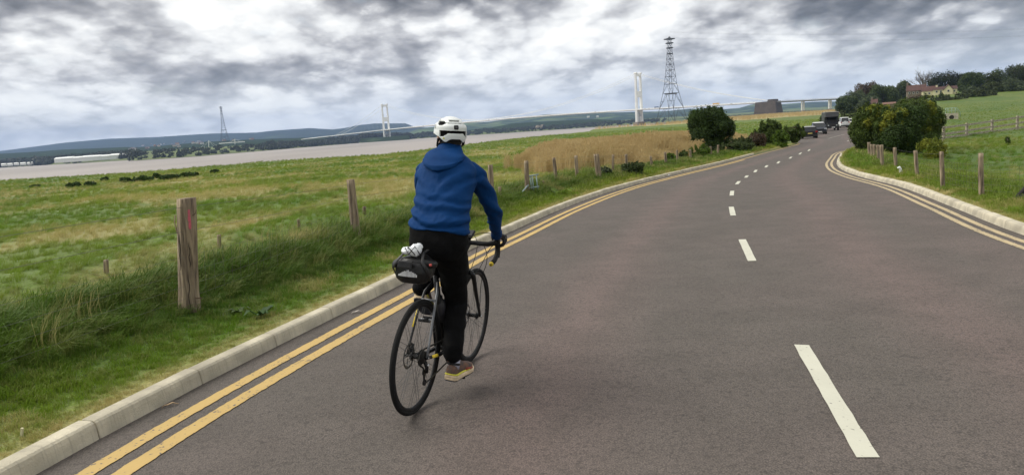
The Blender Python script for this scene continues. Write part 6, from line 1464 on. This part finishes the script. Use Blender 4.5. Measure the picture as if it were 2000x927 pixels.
def bundle():
    g = np.random.default_rng(4); mb = MB(); M_w = mat('white_film', (.80, .82, .84), .3, spec=.6)
    cx = .03
    for c, r in (((cx-.055, -.10, 1.0), (.038, .04, .022)), ((cx-.005, -.105, 1.008), (.035, .04, .035)), ((cx+.008, -.09, 1.025), (.022, .03, .022))):
        n, m_ = 18, 10; b = len(mb.v); vs = []
        for j in range(m_+1):
            for i in range(n):
                a = 2*PI*i/n; p = PI*j/m_; q = 1+.22*(float(fbm(i*.9+c[0]*50, j*.9, 3))-.5)*2; vs.append((c[0]+r[0]*q*math.sin(p)*math.cos(a), c[1]+r[1]*q*math.sin(p)*math.sin(a), c[2]+r[2]*q*math.cos(p)))
        mb.add(vs, [(j*n+i, j*n+(i+1) % n, (j+1)*n+(i+1) % n, (j+1)*n+i) for j in range(m_) for i in range(n)])
    mb.build('bundle_film', M_w, wb)
bundle()

# ---------------------------------------------------------------- the rider
def fuse(name, mb, voxel, m, parent=None, smooth=6, disp=None, label=None):
    me = bpy.data.meshes.new('tmp'); me.from_pydata(mb.v, [], mb.f); me.update()
    b = bmesh.new(); b.from_mesh(me); bmesh.ops.recalc_face_normals(b, faces=b.faces); b.to_mesh(me); b.free()
    o = bpy.data.objects.new('tmp', me); COL.objects.link(o)
    r = o.modifiers.new('r', 'REMESH'); r.mode = 'VOXEL'; r.voxel_size = voxel; r.use_smooth_shade = True
    s = o.modifiers.new('s', 'SMOOTH'); s.factor = .5; s.iterations = smooth
    dg = bpy.context.evaluated_depsgraph_get(); dg.update(); ev = o.evaluated_get(dg); out = bpy.data.meshes.new_from_object(ev)
    bpy.data.objects.remove(o); out.name = name
    if disp:
        n = len(out.vertices); co = np.empty(n*3, np.float32); out.vertices.foreach_get('co', co); no = np.empty(n*3, np.float32); out.vertices.foreach_get('normal', no)
        co = co.reshape(-1, 3); no = no.reshape(-1, 3); co = co+no*disp(co)[:, None]; out.vertices.foreach_set('co', co.astype(np.float32).ravel()); out.update()
    out.polygons.foreach_set('use_smooth', [True]*len(out.polygons)); out.materials.clear(); out.materials.append(m)
    q = bpy.data.objects.new(name, out); link(q, parent)
    if label: q['label'] = label
    return q
def capsule(mb, pts, rad, n=16):
    """rounded-end limb; pts/rad lists (rad may be (a, b))"""
    P = [Vector(p) for p in pts]; R_ = [r if isinstance(r, tuple) else (r, r) for r in rad]
    d0 = (P[0]-P[1]).normalized(); d1 = (P[-1]-P[-2]).normalized()
    def end(P_, r, d, inv):
        seq = [(P_+d*min(r)*math.sin(a), (r[0]*math.cos(a), r[1]*math.cos(a))) for a in (.4, .85, 1.25, 1.5)]; return seq[::-1] if inv else seq
    s = end(P[0], R_[0], d0, True)+list(zip(P, R_))+end(P[-1], R_[-1], d1, False)
    # densify
    out = []
    for (a, ra), (b, rb) in zip(s[:-1], s[1:]): out.append((a, ra))
    out.append(s[-1]); return mb.tube([q[0] for q in out], [q[1] for q in out], n)
SK = mat('skin', (.42, .22, .15), .55, var=.08, vscale=8)
SHO = {1: Vector((.185, .405, 1.425)), -1: Vector((-.150, .405, 1.425))}
ELB = {1: Vector((.252, .60, 1.165)), -1: Vector((-.235, .60, 1.165))}
WRI = {1: Vector((.232-DW, .845, .965)), -1: Vector((-.228+DW, .845, .965))}
HIPJ = {1: Vector((.125, .19, .965)), -1: Vector((-.03, .19, .965))}
KNE = {1: Vector((.072, .43, .60)), -1: Vector((-.10, .60, .84))}
ANK = {1: Vector((.118, .285, .235)), -1: Vector((-.105, .275, .715))}
HC = Vector((-.008, .455, 1.662))
TOR = [((.05, .175, .97), .165, .125), ((.055, .165, 1.05), .168, .125), ((.052, .18, 1.12), .160, .115), ((.045, .22, 1.20), .155, .11), ((.035, .28, 1.30), .165, .112), ((.028, .335, 1.39), .178, .112), ((.022, .38, 1.46), .160, .092), ((.015, .405, 1.515), .10, .07), ((.006, .42, 1.56), .062, .062)]
HEAD_YAW = math.radians(38)
HRM = Matrix.Translation(HC) @ Matrix.Rotation(HEAD_YAW, 4, 'Z') @ Matrix.Translation(-HC)
def turn(mb, n0): mb.v = mb.v[:n0]+[tuple(HRM @ Vector(v)) for v in mb.v[n0:]]
def torso(mb, secs, grow=0., n=28):
    out = []
    for i, (c, a, b) in enumerate(secs):
        p0 = Vector(secs[max(i-1, 0)][0]); p1 = Vector(secs[min(i+1, len(secs)-1)][0]); t = (p1-p0); t.x = 0; t.normalize(); d = Vector((0, t.z, -t.y)); out.append((c, Vector((a+grow, 0, 0)), d*(b+grow)))
    mb.sections(out, n, pw=2.25)
def build_person():
    mb = MB(); torso(mb, TOR)
    for s in (1, -1):
        capsule(mb, [SHO[s]+Vector((-s*.02, 0, -.015)), SHO[s].lerp(ELB[s], .5), ELB[s], ELB[s].lerp(WRI[s], .4), WRI[s]], [.042, .040, .036, .034, .026])
        capsule(mb, [HIPJ[s], HIPJ[s].lerp(KNE[s], .5), KNE[s], KNE[s].lerp(ANK[s], .35), ANK[s]], [.078, .066, .050, .050, .034])
        F_ = {1: (Vector((.125, .30, .17)), Vector((.150, .43, .145))), -1: (Vector((-.105, .30, .66)), Vector((-.11, .42, .51)))}[s]; capsule(mb, [ANK[s], F_[0].lerp(ANK[s], .3)], [.030, .022])
        capsule(mb, [WRI[s], WRI[s]+Vector((0, .05, -.012))], [(.026, .02), (.034, .016)])
    # neck and head with jaw, nose, brow, ears
    capsule(mb, [(.005, .415, 1.53), (-.002, .44, 1.60)], [.058, .056])
    n0 = len(mb.v)
    mb.sections([(HC+Vector((0, .01, -.105)), (.032, 0, 0), (0, .05, 0)), (HC+Vector((0, .018, -.095)), (.046, 0, 0), (0, .075, 0)), (HC+Vector((0, .012, -.06)), (.064, 0, 0), (0, .090, 0)), (HC+Vector((0, 0, -.02)), (.073, 0, 0), (0, .098, 0)), (HC+Vector((0, -.004, .02)), (.077, 0, 0), (0, .100, 0)), (HC+Vector((0, -.006, .05)), (.070, 0, 0), (0, .088, 0)), (HC+Vector((0, -.008, .072)), (.048, 0, 0), (0, .062, 0)), (HC+Vector((0, -.008, .082)), (.018, 0, 0), (0, .026, 0))], 24)
    capsule(mb, [HC+Vector((0, .095, -.005)), HC+Vector((0, .112, -.035))], [.008, .012], 10); capsule(mb, [HC+Vector((-.012, .100, -.036)), HC+Vector((.012, .100, -.036))], [.009, .009], 10)
    capsule(mb, [HC+Vector((-.035, .086, .014)), HC+Vector((0, .098, .010)), HC+Vector((.035, .086, .014))], [.008, .009, .008], 10)
    capsule(mb, [HC+Vector((-.018, .094, -.060)), HC+Vector((.018, .094, -.060))], [.007, .007], 8); capsule(mb, [HC+Vector((-.014, .092, -.071)), HC+Vector((.014, .092, -.071))], [.007, .007], 8)
    for s in (-1, 1):
        for i in range(7):
            a = -1.2+2.6*i/6; b = -1.2+2.6*(i+1)/6; capsule(mb, [HC+Vector((s*.082, -.012-.014*math.cos(a), -.028+.030*math.sin(a))), HC+Vector((s*.080, -.012-.014*math.cos(b), -.028+.030*math.sin(b)))], [.006, .006], 6)
        capsule(mb, [HC+Vector((s*.077, -.005, -.045)), HC+Vector((s*.077, -.008, -.012))], [.007, .009], 8)
    turn(mb, n0)
    p = fuse('person', mb, .0065, SK, smooth=4); p.matrix_world = BM
    return tag(p, 'cyclist in blue hooded jacket, black trousers and white helmet riding the road bicycle', 'person')
person = build_person()
# eyes, brows, mouth
for s in (-1, 1):
    MB().sections([(HC+Vector((s*.030, .088, -.006)), (.001, 0, 0), (0, 0, .001)), (HC+Vector((s*.030, .093, -.006)), (.012, 0, 0), (0, 0, .006)), (HC+Vector((s*.030, .095, -.006)), (.006, 0, 0), (0, 0, .003))], 12).build('eye', mat('eye_white', (.7, .68, .64), .2), person, smooth=True).matrix_local = HRM
    MB().tube([HC+Vector((s*.016, .100, .014)), HC+Vector((s*.032, .098, .020)), HC+Vector((s*.047, .088, .014))], [.003, .004, .002], 6).build('eyebrow', M_blk, person).matrix_local = HRM
MB().tube([HC+Vector((-.02, .098, -.066)), HC+Vector((0, .101, -.065)), HC+Vector((.02, .098, -.066))], .0022, 6).build('mouth', mat('lip', (.25, .08, .07), .5), person).matrix_local = HRM
M_hair = mat('dark_hair', (.012, .010, .009), .7, bump=.8, bscale=120)
mb = MB(); mb.sections([(HC+Vector((0, -.040, -.098)), (.040, 0, 0), (0, .028, 0)), (HC+Vector((0, -.034, -.075)), (.062, 0, 0), (0, .056, 0)), (HC+Vector((0, -.016, -.04)), (.0765, 0, 0), (0, .088, 0)), (HC+Vector((0, -.016, .0)), (.081, 0, 0), (0, .092, 0)), (HC+Vector((0, -.014, .04)), (.078, 0, 0), (0, .092, 0)), (HC+Vector((0, -.01, .08)), (.04, 0, 0), (0, .05, 0))], 24)
turn(mb, 0); fuse('hair', mb, .006, M_hair, person, smooth=3, disp=lambda c: .003*(fbm(c[:, 0]*120, c[:, 2]*60, 9)-.5))
# jacket
def fabric(name, col, rough=.75, bump=.15, bscale=400, var=.1):
    return mat(name, col, rough, spec=.12, var=var, vscale=6, bump=bump, bscale=bscale)
M_jacket = fabric('blue_fleece', (.0022, .036, .135)); M_trouser = mat('black_cloth', (.003, .003, .0034), .9, spec=.15, bump=.3, bscale=60)
JT = [((0.055, 0.16, 1.075), 0.1795, 0.1358), ((0.055, 0.166, 1.1), 0.1814, 0.1358), ((0.054, 0.18, 1.14), 0.1795, 0.1319), ((0.046, 0.215, 1.2), 0.1737, 0.1261), ((0.036, 0.275, 1.3), 0.1776, 0.1261), ((0.028, 0.33, 1.39), 0.1891, 0.1242), ((0.023, 0.372, 1.45), 0.1795, 0.1086), ((0.018, 0.395, 1.5), 0.1399, 0.0873), ((0.01, 0.412, 1.54), 0.0868, 0.0718), ((0.003, 0.425, 1.575), 0.0656, 0.064)]
mb = MB(); torso(mb, JT, 0, 32)
for s in (1, -1):
    capsule(mb, [SHO[s]+Vector((-s*.03, 0, .012)), SHO[s]+Vector((s*.012, .01, -.03)), SHO[s].lerp(ELB[s], .55), ELB[s], ELB[s].lerp(WRI[s], .5), WRI[s]+Vector((0, -.012, .01))], [.058, .063, .057, .052, .047, .037])
def jfold(c):
    x, y, z = c[:, 0], c[:, 1], c[:, 2]; s = x-.03; d = np.zeros(len(c))
    back = sst(-(y-(.18+(z-1.1)*.5)), -.05, .05)
    w = 2.6*(fbm(x*7, z*7, 5)-.5)
    low = 1-sst(z, 1.20, 1.38); tor = 1-sst(np.abs(s), .19, .23)
    d += .0095*np.sin(z*92+s*16+w*3.2)*low*tor*(.3+.7*back)*(.4+1.2*fbm(x*9, z*14, 8))
    d += .0065*np.sin(z*58-np.abs(s)*38+w*3)*(1-low)*tor*(1-sst(z, 1.42, 1.5))*(.3+1.1*fbm(x*8+3, z*12, 12))
    arm = sst(np.abs(s), .18, .23); t = (z-.95)/.45
    d += .0080*np.sin((z*62+y*30)+2*w)*arm*(.35+.9*fbm(y*12, z*12, 31))
    d += .006*np.exp(-((z-1.082)/.008)**2)*tor-.004*np.exp(-((z-1.10)/.006)**2)*tor
    d += .006*(fbm(x*9+2, z*9+y*5, 77)-.5)
    return d
jk = fuse('jacket', mb, .0055, M_jacket, person, smooth=5, disp=jfold)
# hood lying on the back and collar
mb = MB()
mb.sections([((.012, z_*0+y_, z_), (a_, 0, 0), (0, b_, .18*b_)) for z_, y_, a_, b_ in ((1.432, .232, .022, .030), (1.446, .240, .066, .058), (1.468, .266, .106, .074), (1.495, .295, .130, .080), (1.525, .330, .128, .080), (1.550, .360, .106, .072), (1.570, .386, .080, .062), (1.580, .404, .064, .052))], 30)
def hfold(c): return .004*np.sin(c[:, 2]*90+10*c[:, 0]+4*fbm(c[:, 0]*9, c[:, 2]*9, 3))*(.4+fbm(c[:, 0]*10, c[:, 2]*10, 4))+.004*np.exp(-((c[:, 2]-(1.462+2.2*(c[:, 0]-.01)**2))/.006)**2)
fuse('hood', mb, .0065, M_jacket, jk, smooth=5, disp=hfold)
mb = MB(); mb.ring((.004, .430, 1.572), .060, .012, axis=(0, -.25, 1), n=40, k=10, sx=2.0, sr=.8); mb.build('collar', M_jacket, jk, smooth=True)
for s in (1, -1):
    d = (WRI[s]-ELB[s]).normalized(); MB().tube([WRI[s]-d*.045+Vector((0, 0, .004)), WRI[s]-d*.004], [.0385, .034], 20).build('cuff', M_jacket, jk, smooth=True)
MB().tube([(.13, .09, 1.10), (.13, .088, 1.115)], [(.004, .006), (.004, .006)], 8).build('care_tab', mat('grey_tab', (.3, .3, .32), .5), jk)
# trousers
mb = MB(); torso(mb, [((.05, .165, .93), .150, .125), ((.052, .165, .985), .178, .142), ((.055, .160, 1.04), .180, .135), ((.055, .165, 1.10), .176, .128)], 0, 28)
capsule(mb, [HIPJ[1], HIPJ[1].lerp(KNE[1], .4), KNE[1], KNE[1].lerp(ANK[1], .4), ANK[1]+Vector((0, 0, .085)), ANK[1]+Vector((0, -.0, .055))], [(.098, .10), (.092, .092), (.076, .078), (.072, .076), (.064, .070), (.062, .066)])
capsule(mb, [HIPJ[-1], HIPJ[-1].lerp(KNE[-1], .5), KNE[-1], KNE[-1].lerp(ANK[-1], .45), ANK[-1]+Vector((0, .015, -.02))], [.098, .088, .074, .072, .060])
def tfold(c): return .003*np.sin(c[:, 2]*62+c[:, 0]*40+9*fbm(c[:, 0]*8, c[:, 2]*8, 6))*(.3+1.2*fbm(c[:, 1]*9, c[:, 2]*11, 16))+.012*(fbm(c[:, 0]*12+c[:, 1]*9, c[:, 2]*10, 61)-.5)
fuse('trousers', mb, .008, M_trouser, person, smooth=5, disp=tfold)
# socks, shoes
M_sock = mat('grey_sock', (.42, .42, .50), .9, bump=.3, bscale=300); M_sole = mat('cream_sole', (.66, .52, .34), .8, var=.2, vscale=30); M_lime = mat('lime_band', (.62, .58, .06), .6); M_upper = mat('brown_grey_upper', (.17, .09, .06), .85, col2=(.07, .055, .05), vscale=30); M_redp = mat('red_panel', (.32, .04, .025), .7, col2=(.16, .05, .03), vscale=40); M_out = mat('dark_outsole', (.02, .025, .04), .8)
def shoe(mw, label, mir):
    sh = bpy.data.objects.new('shoe', None); link(sh, person); sh.matrix_local = mw @ Matrix.Diagonal((1.12, 1.0, 1.08, 1)); sh['label'] = label
    # x half-width and centre along the foot (y from heel 0 to toe .285)
    st = [(0, .020, 0), (.008, .033, 0), (.03, .040, 0), (.08, .039, 0), (.13, .040, .003), (.18, .048, .006), (.22, .050, .006), (.25, .043, .003), (.275, .028, 0), (.285, .012, 0)]
    def loft(z0, z1, g0, g1, name, m, y0=-1, y1=1, lift=lambda y: .012*max(0, (y-.2)/.085)**2+.006*max(0, (.03-y)/.03)):
        mb = MB(); vs = []; q = [s_ for s_ in st if y0 <= s_[0] <= y1]
        for y, w, c in q:
            for (zz, g) in ((z0, g0), (z1, g1)):
                z = (zz(y) if callable(zz) else zz)+lift(y)
                for s in (-1, 1): vs.append((mir*(c*mir+s*w*g), y*(1 if .02 < y < .27 else (1.0)), z))
        n = len(q); fs = []
        for i in range(n-1):
            a = 4*i; b = a+4; fs += [(a, b, b+2, a+2), (a+1, a+3, b+3, b+1), (a, a+1, b+1, b), (a+2, b+2, b+3, a+3)]
        fs += [(0, 2, 3, 1), (4*n-4, 4*n-3, 4*n-1, 4*n-2)]; mb.add(vs, fs); return mb.build(name, m, sh, smooth=False, bevel=.004)
    loft(0, .006, .92, .96, 'outsole', M_out); loft(.006, .021, 1.0, 1.08, 'midsole', M_sole); loft(.0215, lambda y: .037-.02*y, 1.10, .98, 'midsole', M_sole); loft(lambda y: .0375-.02*y, lambda y: .0465-.02*y, 1.04, 1.0, 'heel_band', M_lime, y1=.19)
    mb = MB(); secs = []
    for y, w, h, c, x in ((.004, .020, .060, 0, .060), (.02, .031, .074, 0, .073), (.06, .034, .080, 0, .076), (.10, .035, .082, 0, .072), (.14, .038, .070, .003, .058), (.18, .043, .052, .006, .04), (.22, .044, .040, .006, .028), (.26, .032, .028, .003, .02), (.278, .014, .018, 0, .012)):
        secs.append(((c*mir, y, .030+h*.38), (w, 0, 0), (0, 0, h*.56)))
    mb.sections(secs, 18, pw=2.6); mb.build('upper', M_upper, sh, smooth=True)
    mb = MB(); mb.sections([((.004*mir, .14, .045), (.0425, 0, 0), (0, 0, .020)), ((.006*mir, .18, .040), (.0475, 0, 0), (0, 0, .018)), ((.006*mir, .225, .034), (.0465, 0, 0), (0, 0, .012)), ((.003*mir, .255, .030), (.036, 0, 0), (0, 0, .008))], 14, pw=3); mb.build('side_panel', M_redp, sh, smooth=True)
    MB().ring((0, .055, .098), .034, .007, axis=(0, .25, 1), n=24, k=8).build('ankle_padding', M_blk, sh, smooth=True)
    MB().tube([(0, .055, .07), (0, .06, .105), (0, .06, .145), (0, .058, .20)], [(.034, .036), (.034, .038), (.037, .040), (.040, .043)], 16).build('sock', M_sock, sh, smooth=True)
    for i in range(4): MB().tube([(-.016, .125+i*.016, .088-i*.009), (.016, .129+i*.016, .088-i*.009)], .0028, 5).build('lace', M_silver, sh)
def foot_matrix(heel, toe, roll=0.):
    h_ = Vector(heel); f = (Vector(toe)-h_).normalized(); x = f.cross(Vector((0, 0, 1))).normalized(); z = x.cross(f); return Matrix(((x.x, f.x, z.x, h_.x), (x.y, f.y, z.y, h_.y), (x.z, f.z, z.z, h_.z), (0, 0, 0, 1)))
shoe(foot_matrix((.122, .225, .122), (.145, .515, .118)), 'right running shoe with thick cream sole and lime heel band, at the bottom of the stroke', 1)
shoe(foot_matrix((-.100, .235, .625), (-.125, .46, .452)), 'left running shoe, heel raised at the top of the stroke', -1)
# gloves closed round the brake hoods
M_glove = mat('black_glove', (.006, .006, .009), .7, bump=.3, bscale=90)
def glove(s):
    mb = MB(); X = lambda x, y, z: Vector((s*(x-DW), y, z))
    w = Vector(WRI[s]); capsule(mb, [w+Vector((0, -.012, .012)), w+Vector((0, .012, .006))], [(.032, .027), (.033, .026)])
    capsule(mb, [w+Vector((0, .01, .004)), X(.232, .885, .962), X(.232, .925, .955)], [(.034, .022), (.042, .020), (.040, .017)])
    # index to little finger: wrap over the outside and down in front of the hood
    for k, (yb, zb, ln) in enumerate(((.955, .955, 1.0), (.936, .951, 1.1), (.916, .947, 1.02), (.897, .944, .86))):
        capsule(mb, [X(.236, yb-.012, zb+.004), X(.258, yb+.006, zb-.004), X(.262, yb+.012, zb-.036*ln), X(.245, yb+.016, zb-.062*ln), X(.226, yb+.012, zb-.070*ln)], [.0105, .0105, .0098, .0092, .0080], 10)
    capsule(mb, [X(.208, .875, .962), X(.182, .905, .955), X(.172, .932, .935), X(.176, .950, .912)], [.014, .0125, .011, .0095], 10)
    g_ = fuse('glove', mb, .0036, M_glove, person, smooth=3)
    MB().ring(w+Vector((0, -.012, .012)), .031, .004, axis=(WRI[s]-ELB[s]), n=28, k=6, sx=2.).build('glove_cuff', M_blk, g_, smooth=True)
    MB().tube([X(.262, .925, .955), X(.270, .935, .935)], .004, 6).build('glove_tab', M_silver, g_)
glove(1); glove(-1)
# helmet
M_helm = mat('white_shell', (.74, .77, .76), .35, spec=.5); M_liner = mat('black_liner', (.004, .004, .0045), .9, spec=.1)
def helmet():
    hm = empty('helmet', HC, HEAD_YAW, parent=person); nu, nv = 264, 140
    AX, AY, AZ = .101, .134, .098
    def rim(u):                                   # lowest polar angle of the shell for azimuth u (u = -pi/2 is the back)
        x = math.cos(u); back = max(0., -math.sin(u)); lobe = math.exp(-((abs(x)-.66)/.22)**2)*back
        return math.radians(95+11*back+13*lobe*(back > .1))
    V = []; 
    for j in range(nv+1):
        for i in range(nu):
            u = 2*PI*i/nu; ph = rim(u)*j/nv; sn = math.sin(ph); cz = math.cos(ph); k = 1+.035*math.exp(-((ph-1.15)/.16)**2)*(math.sin(u) < .3)-.02*math.exp(-((ph-1.45)/.12)**2)
            ridge = 1+.018*math.cos(u*2)*0
            V.append((AX*sn*math.cos(u)*k*ridge, AY*sn*math.sin(u)*k-.004, AZ*cz if cz > 0 else AZ*1.5*cz))
    zt = AZ; F_ = []
    def vent(x, y, z):
        T = (zt-z)/.155; a = abs(x)
        if y < -.02:
            if .14 < T < .215 and a < .034 and y < -.03: return True
            if .19+.06*(a < .055) < T < .23+(a-.038)*3.8 and .042 < a < .088 and T < .37: return True
            if .255 < T < .295 and a < .046: return True
            if .56 < T < .675 and a < .086: return True
            if .56 < T < .62+min(.20, (a-.040)*6.) and .044 < a < .088: return True
        if y > -.03 and T < .5:
            for c_ in (.0, .038, .070):
                if abs(a-c_) < .010 and -.02 < y < .085-c_*.4 and T < .45: return y > 0 or c_ > 0
        if T > .35 and T < .52 and a > .06 and -.02 < y < .05: return True
        return False
    for j in range(nv):
        for i in range(nu):
            q = (j*nu+i, j*nu+(i+1) % nu, (j+1)*nu+(i+1) % nu, (j+1)*nu+i); c = [sum(V[k][m] for k in q)/4 for m in range(3)]
            if not vent(*c): F_.append(q)
    o = mesh_np('shell', V, np.array(F_)[:, ::-1], M_helm, hm, smooth=True); md = o.modifiers.new('s', 'SOLIDIFY'); md.thickness = .011; md.offset = -1
    mb = MB(); mb.add([(x*.90, y*.92, z*.90+.0 if z > -.02 else z*.8) for x, y, z in V], [(j*nu+i, j*nu+(i+1) % nu, (j+1)*nu+(i+1) % nu, (j+1)*nu+i) for j in range(nv) for i in range(nu)]); mb.build('liner', M_liner, hm, smooth=True)
    MB().box((0, -AY*.955-.004, zt-.155*.43), (.029, .012, .027), M3=Matrix.Rotation(-.18, 3, 'X')).build('rear_light', M_blk, hm, bevel=.005)
    MB().box((0, -AY*.955-.011, zt-.155*.43), (.015, .003, .014), M3=Matrix.Rotation(-.18, 3, 'X')).build('light_lens', mat('lens_dark', (.04, .04, .045), .2), hm, bevel=.003)
    MB().box((0, -AY-.000, zt-.155*.70), (.016, .004, .006)).build('logo_patch', M_blk, hm)
    MB().tube([(-.066, -.099, zt-.155*.865), (-.067, -.101, zt-.155*.866)], .0058, 10).build('yellow_dot', M_lime, hm)
    for s in (-1, 1):
        MB().tube([(s*.084, -.03, -.04), (s*.080, .0, -.085), (s*.05, .055, -.118), (0, .07, -.122)], [(.007, .0018)]*4, 6).build('strap', M_blk, hm, smooth=True)
        MB().tube([(s*.070, -.075, -.045), (s*.078, -.035, -.075), (s*.080, .0, -.085)], [(.007, .0018)]*3, 6).build('strap', M_blk, hm, smooth=True)
helmet()
# ---------------------------------------------------------------- air
def build_haze():
    mb = MB(); mb.box((0, 0, 240), (25000, 25000, 510)); m = bpy.data.materials.new('air'); m.use_nodes = True; N = m.node_tree.nodes; L = m.node_tree.links
    N.remove(N['Principled BSDF']); v = N.new('ShaderNodeVolumePrincipled'); v.inputs['Color'].default_value = (.44, .60, .97, 1); v.inputs['Density'].default_value = HAZE
    L.new(v.outputs[0], N['Material Output'].inputs['Volume'])
    o = mb.build('haze', m); o['kind'] = 'stuff'
HAZE = 6e-5
build_haze()
